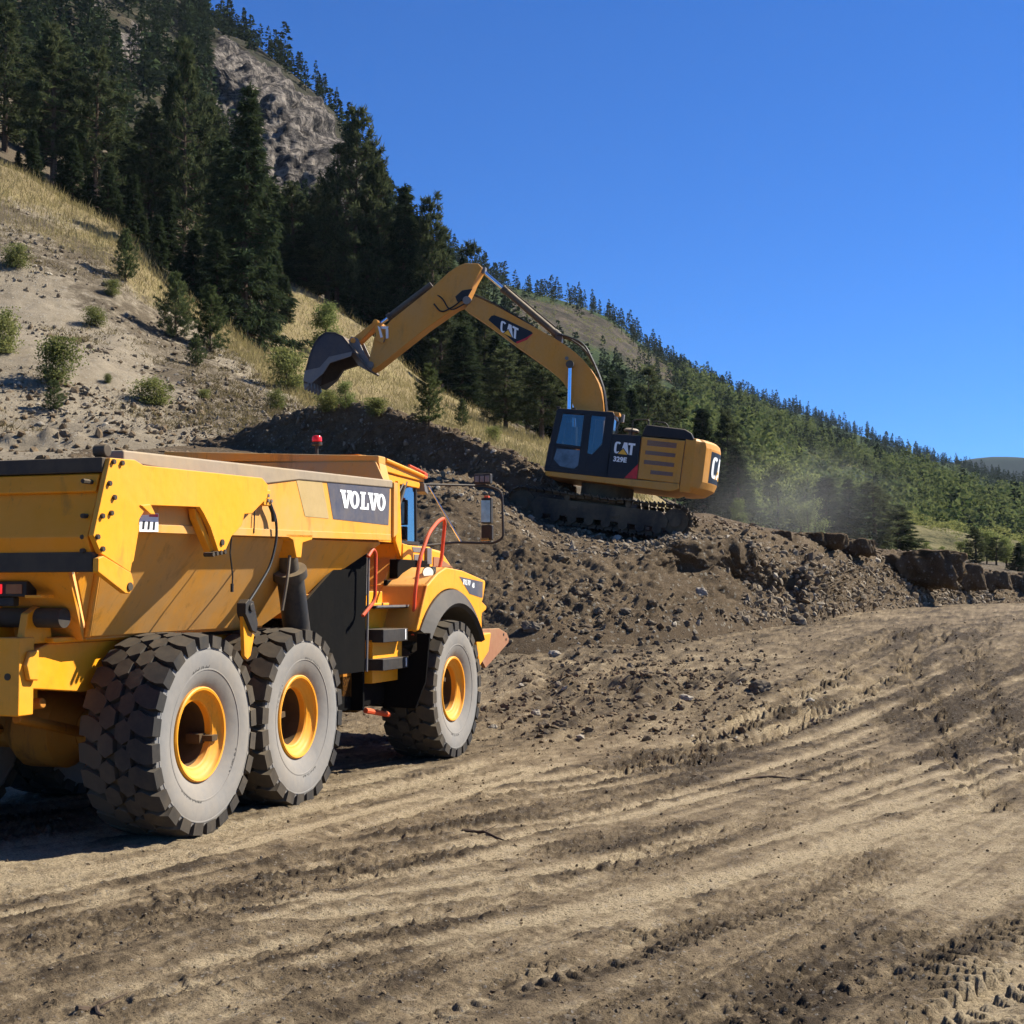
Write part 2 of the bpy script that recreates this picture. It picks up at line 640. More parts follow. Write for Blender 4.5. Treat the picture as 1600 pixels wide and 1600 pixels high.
def dirt(name, dry, mid, wet, stone=(.36, .33, .29), sc=1.0, grass=False, damp=False, bd=.03, stone_amt=.55, grit=False):
    """earth: dry dust, damp clods and pebbles"""
    m, nt, out = new_mat(name)
    co = objco(nt)
    big = noise(nt, co, .35 * sc, 6, .6, .4)
    med = noise(nt, co, 2.3 * sc, 8, .68, .2)
    fine = noise(nt, co, 17 * sc, 8, .72)
    vor = N(nt, 'ShaderNodeTexVoronoi'); vor.inputs['Scale'].default_value = 9 * sc
    vor.inputs['Randomness'].default_value = 1
    nt.links.new(co, vor.inputs['Vector'])
    t = mth(nt, 'ADD', mth(nt, 'MULTIPLY', big, .35), mth(nt, 'MULTIPLY', med, .45))
    t = mth(nt, 'ADD', t, mth(nt, 'MULTIPLY', fine, .35))
    if damp:
        t = mth(nt, 'ADD', t, mth(nt, 'MULTIPLY', attr(nt, 'damp'), .34))
    c = ramp(nt, t, [(.38, dry), (.56, mid), (.80, wet)])
    sp = N(nt, 'ShaderNodeSeparateColor'); nt.links.new(vor.outputs['Color'], sp.inputs[0])
    isst = mth(nt, 'MULTIPLY', mth(nt, 'GREATER_THAN', sp.outputs[0], 1 - .22), mth(nt, 'LESS_THAN', vor.outputs['Distance'], .38))
    c = mix(nt, mth(nt, 'MULTIPLY', isst, stone_amt), c, mix(nt, sp.outputs[1], tuple(x * .55 for x in stone), stone))
    c = mix(nt, ramp(nt, fine, [(.25, g3(.55)), (.5, g3(0))]), c, tuple(x * .75 for x in wet))
    if grass:
        ga = attr(nt, 'grass')
        gt = mth(nt, 'ADD', ga, mth(nt, 'MULTIPLY', mth(nt, 'SUBTRACT', med, .5), 1.1))
        gm = ramp(nt, gt, [(.38, g3(0)), (.62, g3(1))])
        gn = noise(nt, co, 5 * sc, 6, .7)
        gc = ramp(nt, mth(nt, 'ADD', mth(nt, 'MULTIPLY', gn, .6), mth(nt, 'MULTIPLY', big, .4)), [(.32, (.16, .12, .06)), (.5, (.28, .215, .105)), (.68, (.31, .27, .10))])
        c = mix(nt, gm, c, gc)
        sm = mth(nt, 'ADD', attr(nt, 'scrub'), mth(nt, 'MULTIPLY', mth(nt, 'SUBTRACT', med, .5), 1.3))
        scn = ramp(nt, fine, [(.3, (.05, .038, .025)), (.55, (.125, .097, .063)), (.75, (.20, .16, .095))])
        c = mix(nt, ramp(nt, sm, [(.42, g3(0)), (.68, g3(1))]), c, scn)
    grain = noise(nt, co, 55 * sc, 6, .75)
    v2 = N(nt, 'ShaderNodeTexVoronoi'); v2.inputs['Scale'].default_value = 34 * sc
    nt.links.new(co, v2.inputs['Vector'])
    sp2 = N(nt, 'ShaderNodeSeparateColor'); nt.links.new(v2.outputs['Color'], sp2.inputs[0])
    peb = mth(nt, 'MULTIPLY', mth(nt, 'GREATER_THAN', sp2.outputs[0], .80), mth(nt, 'LESS_THAN', v2.outputs['Distance'], .36))
    c = mix(nt, mth(nt, 'MULTIPLY', peb, .55), c, mix(nt, sp2.outputs[1], tuple(x * .6 for x in wet), tuple(x * .85 for x in stone)))
    c = mix(nt, ramp(nt, grain, [(.36, g3(.85)), (.50, g3(0))]), c, tuple(x * .8 for x in wet))
    h = mth(nt, 'ADD', mth(nt, 'MULTIPLY', med, .5), mth(nt, 'MULTIPLY', fine, .6))
    h = mth(nt, 'ADD', h, mth(nt, 'MULTIPLY', grain, .6))
    h = mth(nt, 'ADD', h, mth(nt, 'MULTIPLY', peb, .28))
    h = mth(nt, 'ADD', h, mth(nt, 'MULTIPLY', isst, .25))
    bsdf(nt, out, c, .96, .12, bump(nt, h, bd / sc ** .5, .9))
    return m


GROUNDM = dirt('haul_road_dirt', (.385, .302, .185), (.222, .165, .098), (.058, .042, .026), damp=True, bd=.06, stone_amt=.14, grit=True)
BANKM = dirt('cut_bank_earth', (.285, .21, .128), (.150, .106, .062), (.036, .025, .016), stone=(.42, .38, .30), sc=1.0, bd=.12, stone_amt=.6)
SCREEM = dirt('hillside_gravel', (.40, .335, .235), (.295, .243, .168), (.13, .10, .065), stone=(.46, .43, .36), sc=.8, grass=True, bd=.10)
CLODM = dirt('dry_clod', (.26, .19, .115), (.17, .12, .07), (.075, .052, .03), sc=2.0, bd=.02, stone_amt=.2)


def stone_mat(name, a, b, sc=6):
    m, nt, out = new_mat(name)
    co = objco(nt)
    geo = N(nt, 'ShaderNodeNewGeometry')
    n = noise(nt, co, sc, 8, .7)
    c = mix(nt, ramp(nt, n, [(.3, g3(0)), (.7, g3(1))]), a, b)
    r = geo.outputs['Random Per Island']
    c = mix(nt, mth(nt, 'MULTIPLY', r, .8), c, (.115, .078, .044))
    c = mix(nt, ramp(nt, mth(nt, 'FRACT', mth(nt, 'MULTIPLY', r, 7.3)), [(.88, g3(0)), (.97, g3(.75))]), c, (.40, .35, .27))
    bsdf(nt, out, c, .92, .06, bump(nt, n, .02, .7))
    return m


STONEM = stone_mat('field_stone', (.085, .068, .048), (.20, .165, .115))
PEBBM = stone_mat('gravel_stone', (.16, .13, .092), (.30, .25, .18), 14)


def rock_slope():
    m, nt, out = new_mat('mountain_rock_and_scrub')
    co = objco(nt)
    big = noise(nt, co, .025, 7, .6, .6)
    med = noise(nt, co, .14, 9, .7, .8)
    mp = N(nt, 'ShaderNodeMapping'); mp.inputs['Scale'].default_value = (1, 1, 2.2)
    mp.inputs['Rotation'].default_value = (.35, .2, 0)
    nt.links.new(co, mp.inputs['Vector'])
    st0 = noise(nt, mp.outputs[0], .22, 10, .75, 1.0)
    mpv = N(nt, 'ShaderNodeMapping'); mpv.inputs['Scale'].default_value = (1, 1, .28); mpv.inputs['Rotation'].default_value = (0, .25, 0)
    nt.links.new(co, mpv.inputs['Vector'])
    stv = noise(nt, mpv.outputs[0], .55, 9, .72, .6)
    st = mth(nt, 'ADD', mth(nt, 'MULTIPLY', st0, .55), mth(nt, 'MULTIPLY', stv, .45))
    rk = ramp(nt, st, [(.42, (.016, .015, .015)), (.485, (.07, .06, .052)), (.535, (.19, .163, .135)), (.63, (.38, .325, .26))])
    sc = ramp(nt, med, [(.3, (.022, .026, .014)), (.52, (.055, .05, .030)), (.72, (.13, .10, .06))])
    ra = attr(nt, 'rock')
    t = mth(nt, 'ADD', ra, mth(nt, 'MULTIPLY', mth(nt, 'SUBTRACT', med, .5), 1.3))
    c = mix(nt, ramp(nt, t, [(.42, g3(0)), (.58, g3(1))]), sc, rk)
    bsdf(nt, out, c, .95, .1, bump(nt, mth(nt, 'ADD', st, mth(nt, 'MULTIPLY', med, .5)), 2.2, 1.0))
    return m


MTNM = rock_slope()


def wood_slope():
    m, nt, out = new_mat('wooded_hillside')
    co = objco(nt)
    big = noise(nt, co, .012, 7, .62, .5)
    med = noise(nt, co, .10, 9, .7, .3)
    dry = attr(nt, 'dry')
    green = ramp(nt, med, [(.32, (.016, .028, .010)), (.5, (.036, .058, .018)), (.66, (.075, .09, .03)), (.8, (.15, .14, .055))])
    brown = ramp(nt, med, [(.32, (.03, .026, .018)), (.50, (.075, .058, .042)), (.7, (.145, .112, .08))])
    t = mth(nt, 'ADD', dry, mth(nt, 'MULTIPLY', mth(nt, 'SUBTRACT', big, .5), 1.2))
    c = mix(nt, ramp(nt, t, [(.4, g3(0)), (.62, g3(1))]), green, brown)
    fi = noise(nt, co, .55, 7, .75)
    mead = ramp(nt, med, [(.3, (.10, .092, .04)), (.52, (.22, .19, .09)), (.72, (.31, .26, .13))])
    tm = mth(nt, 'ADD', attr(nt, 'meadow'), mth(nt, 'MULTIPLY', mth(nt, 'SUBTRACT', big, .5), 1.0))
    c = mix(nt, ramp(nt, tm, [(.4, g3(0)), (.62, g3(1))]), c, mead)
    c = mix(nt, ramp(nt, fi, [(.36, g3(.8)), (.54, g3(0))]), c, (.022, .030, .013))
    bsdf(nt, out, c, .95, .08, bump(nt, mth(nt, 'ADD', med, mth(nt, 'MULTIPLY', fi, .4)), 2.5, 1.0))
    return m


RIDGEM = wood_slope()


def foliage(name, a, b, c3, trans=.25):
    m, nt, out = new_mat(name)
    co = objco(nt)
    geo = N(nt, 'ShaderNodeNewGeometry')
    oi = N(nt, 'ShaderNodeObjectInfo')
    n = noise(nt, co, .9, 5, .6)
    t = mth(nt, 'ADD', mth(nt, 'MULTIPLY', n, .7), mth(nt, 'MULTIPLY', geo.outputs['Random Per Island'], .3))
    t = mth(nt, 'ADD', t, mth(nt, 'MULTIPLY', mth(nt, 'SUBTRACT', oi.outputs['Random'], .5), .25))
    col = ramp(nt, t, [(.3, a), (.52, b), (.78, c3)])
    d = N(nt, 'ShaderNodeBsdfDiffuse'); tr = N(nt, 'ShaderNodeBsdfTranslucent')
    nt.links.new(col, d.inputs[0]); nt.links.new(mix(nt, .5, col, tuple(min(1, x * 1.6) for x in c3)), tr.inputs[0])
    x = N(nt, 'ShaderNodeMixShader'); x.inputs[0].default_value = trans
    nt.links.new(d.outputs[0], x.inputs[1]); nt.links.new(tr.outputs[0], x.inputs[2])
    nt.links.new(x.outputs[0], out.inputs['Surface'])
    return m


PINEF = foliage('pine_needles', (.016, .027, .013), (.045, .062, .028), (.11, .12, .055), .28)
YPINEF = foliage('young_pine_needles', (.026, .044, .017), (.06, .085, .032), (.125, .14, .055), .28)
FIRF = foliage('fir_needles', (.012, .021, .011), (.030, .045, .021), (.065, .082, .036), .2)
DECF = foliage('broad_leaves', (.05, .075, .022), (.11, .145, .045), (.24, .26, .09), .35)
SHRF = foliage('shrub_leaves', (.055, .07, .022), (.125, .14, .045), (.26, .26, .09), .32)
GRASSM = foliage('dry_grass', (.15, .115, .055), (.27, .215, .105), (.34, .30, .12), .25)
WEEDM = foliage('dry_weeds', (.09, .068, .036), (.17, .13, .065), (.24, .20, .085), .2)
FARF = foliage('far_conifer_needles', (.013, .022, .011), (.025, .038, .017), (.046, .060, .024), .1)
FARD = foliage('far_broad_leaves', (.042, .065, .022), (.088, .12, .040), (.165, .18, .065), .27)
BARK = plain('bark', (.085, .06, .042), .95, .1, var=.4, scale=14, bumpd=.02)
DISTM = plain('distant_ridge_slope', (.022, .032, .022), .95, .05, var=.4, scale=.01, bumpd=2)
# ================================================================== terrain
GY = np.array([0, 6, 14, 20.5, 22.5, 25, 28, 30, 35, 40, 50, 62, 75, 95, 140.])
GZ = np.array([0, 0, 0, 0.0, .16, .50, .90, 1.13, 1.40, 1.52, 1.62, 1.74, 1.80, 1.8, 1.6])


def gauss1(a, sig, axis):
    r = int(3 * sig)
    if r < 1: return a
    k = np.exp(-0.5 * (np.arange(-r, r + 1) / sig) ** 2); k /= k.sum()
    pad = [(0, 0)] * a.ndim; pad[axis] = (r, r)
    b = np.pad(a, pad, mode='edge')
    out = 0
    for i, w in enumerate(k):
        sl = [slice(None)] * a.ndim; sl[axis] = slice(i, i + a.shape[axis])
        out = out + w * b[tuple(sl)]
    return out


_gy = np.linspace(0, 140, 1401)
_gz = gauss1(np.interp(_gy, GY, GZ), 12, 0)


def gbase(Y): return np.interp(Y, _gy, _gz)


def to_ground(px, py):
    lo, hi = 2.0, 120.0
    for _ in range(60):
        m = (lo + hi) / 2
        if CAMH + slope(py) * m > gbase(m): lo = m
        else: hi = m
    return np.array([ux(px, py) * lo, lo])


# wheel ruts: pixel polyline, half width, rut depth, tread strength, pitch, tone
RUTS = [
    ([(-250, 1462), (0, 1398), (250, 1335), (520, 1258), (650, 1222), (770, 1190), (900, 1150)], .36, .030, .016, .20, -.45),
    ([(-250, 1530), (0, 1455), (300, 1385), (560, 1318), (760, 1258), (1000, 1190), (1250, 1120)], .38, .02, .014, .20, .5),
    ([(-250, 1575), (0, 1500), (400, 1400), (800, 1303), (1200, 1195), (1430, 1118), (1540, 1060), (1600, 1010), (1650, 985)], .34, .045, .008, .2, -.5),
    ([(-200, 1640), (0, 1572), (500, 1455), (900, 1372), (1250, 1265), (1500, 1160), (1700, 1080)], .42, .035, .012, .21, .55),
    ([(0, 1660), (300, 1585), (700, 1490), (1000, 1420), (1300, 1330), (1640, 1222), (1850, 1150)], .30, .05, .008, .2, -.6),
    ([(250, 1690), (600, 1590), (900, 1512), (1040, 1465), (1180, 1418), (1420, 1340), (1700, 1262)], .30, .04, .022, .13, .6),
    ([(800, 1700), (1080, 1605), (1330, 1522), (1640, 1392), (1800, 1330)], .34, .04, .022, .2, .5),
    ([(1150, 1720), (1400, 1610), (1540, 1535), (1700, 1455)], .55, .05, .040, .16, .7),
    ([(1010, 1185), (1130, 1140), (1230, 1095), (1290, 1060), (1345, 1020), (1400, 990)], .36, .03, .045, .24, .2),
    ([(1120, 1175), (1260, 1120), (1350, 1070), (1420, 1025), (1470, 990)], .36, .03, .045, .24, .2),
    ([(1530, 1240), (1480, 1150), (1440, 1085), (1420, 1030), (1425, 985)], .28, .035, .035, .22, .4),
    ([(1640, 1230), (1570, 1140), (1530, 1080), (1520, 1025), (1540, 980)], .28, .035, .035, .22, .4),
    ([(850, 1245), (1050, 1190), (1300, 1105), (1470, 1040), (1620, 1000)], .30, .03, .010, .2, -.4),
    ([(500, 1345), (900, 1255), (1250, 1160), (1480, 1080), (1620, 1030)], .28, .03, .012, .2, .4),
    ([(1000, 1010), (1200, 1002), (1400, 985), (1640, 962)], .5, .05, .02, .3, .3),
    ([(1050, 1040), (1250, 1018), (1450, 992), (1640, 975)], .45, .05, .02, .3, -.3),
]


# pale polished lines the tyres left between the crumbs
LINES = [
    [(700, 1345), (850, 1322), (1000, 1292), (1200, 1238), (1400, 1170), (1560, 1100), (1680, 1040)],
    [(640, 1330), (800, 1306), (940, 1290), (1080, 1258), (1300, 1188), (1460, 1118), (1560, 1070)],
    [(700, 1385), (900, 1350), (1150, 1292), (1400, 1210), (1660, 1108)],
    [(560, 1420), (800, 1392), (1100, 1342), (1350, 1266), (1680, 1165)],
    [(760, 1252), (950, 1230), (1150, 1184), (1350, 1120), (1500, 1060)],
    [(840, 1215), (1000, 1192), (1200, 1140), (1360, 1085)],
    [(-60, 1440), (200, 1395), (430, 1335), (640, 1270), (830, 1210)],
    [(500, 1500), (800, 1440), (1050, 1395), (1300, 1320), (1680, 1215)],
    [(-60, 1360), (150, 1322), (380, 1290), (560, 1245), (720, 1200)],
]


def rut_line(pts):
    g = np.array([to_ground(*p) for p in pts])
    d = np.r_[0, np.cumsum(np.linalg.norm(np.diff(g, axis=0), axis=1))]
    s = np.linspace(0, d[-1], 90)
    x = gauss1(np.interp(s, d, g[:, 0]), 4, 0); y = gauss1(np.interp(s, d, g[:, 1]), 4, 0)
    return np.stack([x, y], 1), s


RL = [rut_line(r[0]) for r in RUTS]
PL = [rut_line(p) for p in LINES]


def near_line(X, Y, L, s, reach=1.6):
    """signed distance and arc length to a polyline, for points close to it"""
    d = np.full(X.shape, 99.0); a = np.zeros(X.shape)
    lo, hi = L.min(0) - reach, L.max(0) + reach
    k = np.where((X > lo[0]) & (X < hi[0]) & (Y > lo[1]) & (Y < hi[1]))[0]
    for c in range(0, len(k), 40000):
        q = k[c:c + 40000]
        D = (X[q, None] - L[None, :, 0]) ** 2 + (Y[q, None] - L[None, :, 1]) ** 2
        i = np.clip(D.argmin(1), 1, len(L) - 2)
        t = L[i + 1] - L[i - 1]; t /= np.linalg.norm(t, axis=1)[:, None]
        rx, ry = X[q] - L[i, 0], Y[q] - L[i, 1]
        d[q] = t[:, 0] * ry - t[:, 1] * rx
        a[q] = s[i] + t[:, 0] * rx + t[:, 1] * ry
    return d, a


def ground_fields(X, Y):
    z = gbase(Y).astype(float)
    r = np.hypot(X, Y)
    det = 1 / (1 + (r / 30) ** 2)
    # along and across the sweep of the traffic, for streaks, crumbs and faint old prints
    L, s = RL[2]
    v, u = near_line(X, Y, L, s, 400)
    big = fbm(X * .22, Y * .22, 3, 21)
    st = fbm(u * .22, v * 2.6, 4, 3)
    st2 = fbm(u * .5, v * 8.0, 3, 13)
    patch = fbm(u * .10 + 3, v * .45, 3, 23)
    z += .05 * big + .006 * st + .005 * st2
    crumb = fbm(X * 4.2, Y * 4.2, 4, 40)
    rough = smooth(-.06, .26, .7 * fbm(u * .45, v * 1.3, 4, 60) + .5 * patch)
    rough = rough * (1 - .65 * smooth(18.5, 22, Y))
    near = np.clip(r / 14, .6, 1.6)
    z += (.12 + rough) * near * (.010 * crumb + .12 * np.clip(.27 - worley(X * 13, Y * 13, 9), 0, 1) + .07 * np.clip(.30 - worley(X * 27, Y * 27, 19), 0, 1))
    fine = fbm(X * 16, Y * 16, 3, 70)
    z += (.008 + .016 * rough) * fine * near
    s3 = fbm(u * .07 + 40, v * 2.2, 3, 27); s4 = fbm(u * .09 - 20, v * 3.1, 3, 29)
    pale = np.exp(-(s3 / .035) ** 2) + .7 * np.exp(-(s4 / .03) ** 2)
    dark = np.exp(-((s3 - .11) / .03) ** 2) + np.exp(-((s4 + .10) / .026) ** 2)
    z += dark * .011 * (crumb + .25) * near - pale * .003
    damp = .22 * st + .42 * st2 + .42 * (rough - .40) + .22 * patch + .15 * big - .26 * pale + .34 * dark * np.clip(.6 + crumb, 0, 1) + .30 * crumb + .38 * fine + .26 * smooth(13, 19, Y) - .14 * smooth(15, 10, Y) - .10
    for sd_, pt_, w_, ang in ((1, .19, .42, .5), (2, .23, .55, -.35), (3, .17, .36, .15)):
        lane = np.abs(((v + .25 * fbm(u * .1, v * .1, 2, sd_) + sd_ * .37) / (w_ * 2.6)) % 1.0 - .5) * 2      # 0 centre of an old track
        on = smooth(.62, .42, lane) * smooth(.02, .16, fbm(u * .22 + sd_ * 9, v * .55, 3, 600 + sd_))
        ph = (u + v * ang) / pt_ + .12 * fbm(u * 2, v * 2, 2, 620 + sd_)
        bar = smooth(-.2, .4, np.cos(2 * np.pi * ph)) * smooth(.05, .16, np.abs(lane - .3))
        brk = np.clip(.5 + 1.6 * fbm(u * 2.5, v * 3.5, 3, 640 + sd_), 0, 1)
        z += on * (bar - .45) * .017 * brk * near
        z -= on * .006
        damp += on * (.10 - .28 * bar * brk)
    for (pts, hw, dep, tr, pit, tone), (L, s) in zip(RUTS, RL):
        d, a = near_line(X, Y, L, s)
        wob = fbm(a * .5, d * .2, 2, int(hw * 100))
        d2 = d + .10 * wob
        core = np.exp(-(d2 / hw) ** 6)
        berm = np.exp(-((np.abs(d2) - hw * 1.22) / (.16)) ** 2)
        pr = smooth(-.25, .2, fbm(a * .35, d * .4, 2, int(dep * 1000) + 7))
        if tr >= .03: pr = np.maximum(pr, .85)
        dep, tr = dep * .5, tr * (.95 if tr >= .03 else .62)
        z -= dep * core * (.5 + .5 * pr)
        z += berm * dep * (.8 + 1.2 * fbm(a * 4, d * 5, 3, 8)) * pr
        ph = a / pit + np.abs(d2) / hw * .9 + .16 * fbm(a * 3, d * 4, 2, 31)
        lug = smooth(-.05, .25, np.cos(2 * np.pi * ph)) * smooth(.04, .09, np.abs(d2)) 
        z += core * fine * .014
        z += core * tr * (1 + .7 * smooth(18, 24, Y)) * (lug - .4) * 2 * pr * np.clip(.5 + 2.2 * fbm(a * 1.9, d * 3.2, 3, 4), 0, 1.5)
        tone = max(tone, -.22)
        damp += core * tone * .42 * (.3 + .7 * pr) + berm * .22 * pr - core * lug * tr * 4
    for q_, (L, s) in enumerate(PL):
        d, a = near_line(X, Y, L, s, 1.0)
        for off in (0.0, .42 + .1 * (q_ % 3)):
            d2 = d - off + .05 * fbm(a * .8, d * .3 + q_, 2, 660 + q_)
            wd = .085 + .05 * ((q_ * 7) % 3) / 2
            br = smooth(-.30, .05, fbm(a * .4 + q_ * 3, d * .6 + off * 9, 2, 680 + q_))
            core = np.exp(-(d2 / wd) ** 4) * br
            edge = np.exp(-((np.abs(d2) - wd * 1.8) / .055) ** 2) * br
            z += -.012 * core + edge * np.clip(.006 + .05 * fbm(a * 6, d * 9, 3, 690), 0, .035)
            damp += -.62 * core + .42 * edge * np.clip(.5 + 1.5 * fbm(a * 3, d * 5, 3, 695), 0, 1)
    # rubble thrown between the hauler and the bank
    pxx = 800 + X / Y * FPX * .997
    cx, cy = to_ground(1010, 1075)
    for (qx, qy, sx, sy, hh) in ((1010, 1080, 2.4, 1.5, .30), (900, 1140, 1.3, .8, .16), (880, 1030, 1.5, 2.0, .14), (1000, 1018, 1.6, 1.6, .12)):
        c = to_ground(qx, qy)
        m = np.exp(-(((X - c[0]) / sx) ** 2 + ((Y - c[1]) / sy) ** 2))
        z += m * hh * (.55 + 1.3 * fbm(X * 1.4, Y * 1.4, 4, 91) + .5 * (0.5 - worley(X * 1.7, Y * 1.7, 33)))
        damp += m * .18
    far = smooth(24, 30, Y) * (1 - smooth(70, 90, Y))
    z += far * (.05 * fbm(X * .55, Y * .55, 4, 15) + .03 * crumb)
    damp += far * .05
    # keep the hauler's wheels on firm ground
    return z, damp


nr, nc = 400, 860
pys = np.r_[np.linspace(1900, 1640, 26)[:-1], np.linspace(1640, 931.5, nr - 25)]
Yr = np.array([to_ground(800, p)[1] for p in pys])
Yr = np.r_[np.linspace(1.2, Yr[0], 9)[:-1], Yr]
side_ = 14 * (1.088 ** np.arange(1, 36) - 1) / .088 * .9          # coarser columns out to the sides
pxs = np.r_[-330 - side_[::-1], np.linspace(-330, 1960, nc), 1960 + side_]
nr, nc = len(Yr), len(pxs)
GX, GYY = np.meshgrid((pxs - 800) / FPX, Yr)
GX = GX * GYY
Xf, Yf = GX.ravel(), GYY.ravel()
zf, dampf = ground_fields(Xf, Yf)
me = np_mesh('ground', np.stack([Xf, Yf, zf], 1), grid_faces(nr, nc), GROUNDM, {'damp': dampf})
ground = tag(link('ground', me), kind='structure')
# the rest of the pit floor: coarse, round and under the detailed sheet
n = 60
ax = np.linspace(-1, 1, n)
PX, PY = np.meshgrid(np.sign(ax) * np.abs(ax) ** 2 * 420, np.r_[np.linspace(-160, 0, 8)[:-1], np.linspace(0, 60, 40), np.linspace(66, 1500, 13)])
pz = gbase(np.clip(PY, 0, 140)) - .30 - .02 * np.clip(PY - 75, 0, 300)
pit = np_mesh('pit_floor', np.stack([PX.ravel(), PY.ravel(), pz.ravel()], 1), grid_faces(n, n), GROUNDM, {'damp': np.zeros(n * n)})
tag(link('pit_floor', pit), kind='structure')


def loft(cols, px0, px1, nc, segs, sig_px=14, sig_row=2.0):
    keys = sorted(cols)
    A = np.array([cols[k] for k in keys], float)
    fx = np.linspace(px0, px1, nc)
    P = np.stack([np.stack([np.interp(fx, keys, A[:, k, j]) for k in range(A.shape[1])], 1) for j in (0, 1)], -1)
    P = gauss1(P, sig_px / (fx[1] - fx[0]), 0)
    Y = P[..., 1]; py = P[..., 0]
    v = (800 - py) / FPX
    X = (fx[:, None] - 800) / FPX / (CP - v * SP) * Y
    Z = CAMH + (SP + v * CP) / (CP - v * SP) * Y
    G = np.stack([X, Y, Z], -1)                      # (nc, nk, 3)
    rows = []
    for k in range(G.shape[1] - 1):
        t = np.linspace(0, 1, segs[k], endpoint=False)
        rows.append(G[:, k, None] * (1 - t)[None, :, None] + G[:, k + 1, None] * t[None, :, None])
    rows.append(G[:, -1:, :])
    G = np.concatenate(rows, 1)
    G = gauss1(G, sig_row, 1)
    return np.ascontiguousarray(G.transpose(1, 0, 2)), fx


def normals(G):
    a = np.gradient(G, axis=1); b = np.gradient(G, axis=0)
    n_ = np.cross(a, b)
    return n_ / np.maximum(np.linalg.norm(n_, axis=-1, keepdims=True), 1e-9)


def px_of(G):
    d = G - np.array([0, 0, CAMH])
    z = d[..., 1] * CP + d[..., 2] * SP
    return 800 + FPX * d[..., 0] / z, 800 - FPX * (-d[..., 1] * SP + d[..., 2] * CP) / z


# ---- the cut bank with the bench the excavator stands on
BANK = {
    -400: [(1010, 30), (900, 33), (800, 37), (780, 38), (745, 41), (720, 46), (695, 52)],
    300: [(1005, 30), (900, 33), (800, 37), (780, 38), (745, 40), (715, 46), (690, 52)],
    600: [(1000, 29), (900, 32), (800, 35), (785, 35.5), (762, 37), (735, 42), (705, 49)],
    700: [(1000, 29), (900, 31.5), (800, 34.5), (785, 35), (765, 36), (738, 42), (715, 47)],
    780: [(1000, 29), (930, 30.5), (850, 33), (825, 34), (800, 35.5), (765, 41), (735, 45)],
    850: [(997, 29), (940, 30.5), (890, 32), (870, 33), (852, 34.5), (818, 38.5), (760, 44)],
    950: [(990, 29.5), (940, 30.7), (900, 32), (880, 33), (866, 34.5), (838, 38.5), (785, 44)],
    1020: [(983, 30), (940, 31.2), (892, 33), (864, 33.6), (852, 34.6), (845, 38), (800, 44)],
    1050: [(978, 30.5), (938, 32.0), (882, 34.0), (846, 34.0), (840, 35), (836, 38.5), (798, 44)],
    1108: [(974, 31.5), (938, 33.2), (892, 35.1), (852, 35.1), (842, 36.2), (828, 40), (800, 44)],
    1118: [(973, 32), (936, 33.4), (886, 35.4), (850, 35.6), (841, 36.6), (828, 40), (803, 44)],
    1132: [(972, 32.4), (940, 34.2), (898, 36.3), (854, 35.9), (842, 37), (827, 40.4), (808, 44.5)],
    1188: [(971, 34), (950, 35.6), (926, 37.2), (868, 36.8), (850, 38.6), (832, 42), (822, 45.5)],
    1236: [(970, 36), (958, 37.2), (940, 38.2), (894, 38.2), (858, 40.3), (840, 43), (830, 46)],
    1268: [(966, 36), (934, 37), (905, 37.6), (890, 38.2), (857, 41), (842, 44), (834, 47)],
    1320: [(958, 42), (925, 44), (895, 46), (880, 47), (862, 49), (856, 51), (850, 54)],
    1400: [(951, 50), (925, 52), (900, 54), (886, 55), (868, 57), (863, 58.5), (860, 61)],
    1480: [(946, 56), (928, 57.5), (908, 59), (898, 60), (886, 62), (881, 64), (878, 66)],
    1560: [(942, 62), (930, 63), (918, 64.5), (910, 65), (900, 67), (897, 69), (895, 71)],
    1640: [(939, 66), (930, 67), (920, 68.5), (914, 69), (906, 71), (903, 73), (901, 75)],
    1800: [(935, 70), (929, 71), (922, 72), (918, 73), (914, 75), (912, 77), (910, 80)],
    2150: [(932, 75), (928, 76), (924, 77), (922, 78), (920, 80), (919, 82), (918, 85)],
}
for k, c in BANK.items():            # dip in under the pit floor in front, and out of sight behind
    c.insert(0, (c[0][0] + 75, c[0][1] - .9))
    c.append((c[-1][0] + 26, c[-1][1] + 5))
G, fx = loft(BANK, -400, 2100, 940, [6, 26, 30, 26, 16, 22, 18, 10], 4.5, 1.2)
nrm = normals(G)
X, Y, Z = G[..., 0], G[..., 1], G[..., 2]
gpx, gpy = px_of(G)
det = np.clip(38 / Y, .35, 1.1)
face = smooth(6, 20, np.arange(G.shape[0]))[:, None] * (1 - smooth(122, 140, np.arange(G.shape[0])))[:, None]
U = X * .8 + Z * .5; V = Y * .6 + Z * 1.1
lump = fbm(X * .55, V * .55, 4, 101)
clod = fbm(X * 2.1, V * 2.1 + X * .3, 4, 111)
fine = fbm(X * 7, V * 7, 3, 121)
st1 = np.clip(.42 - worley(X * 2.2, V * 2.2 + Z, 131), 0, 1)
st2 = np.clip(.40 - worley(X * 5.5, V * 5.5 + Z, 141), 0, 1)
sand = smooth(620, 660, gpx) * (1 - smooth(735, 775, gpx)) * smooth(780, 800, gpy)
top = smooth(88, 104, np.arange(G.shape[0]))[:, None] * smooth(760, 800, gpx) * (1 - smooth(1090, 1130, gpx))
fin2 = fbm(X * 15, V * 15, 2, 125)
disp = (.30 * lump + (.17 * clod + .20 * st1 + .16 * st2 + .085 * fine + .04 * fin2) * (1 - .5 * sand)) * (1 - .75 * top)
crest = np.exp(-((np.arange(G.shape[0])[:, None] - 100) / 16.0) ** 2) * smooth(1100, 1180, gpx)
blocks = np.floor(4 * (fbm(X * .35, Y * .35, 3, 151) + .5)) / 4 - .5
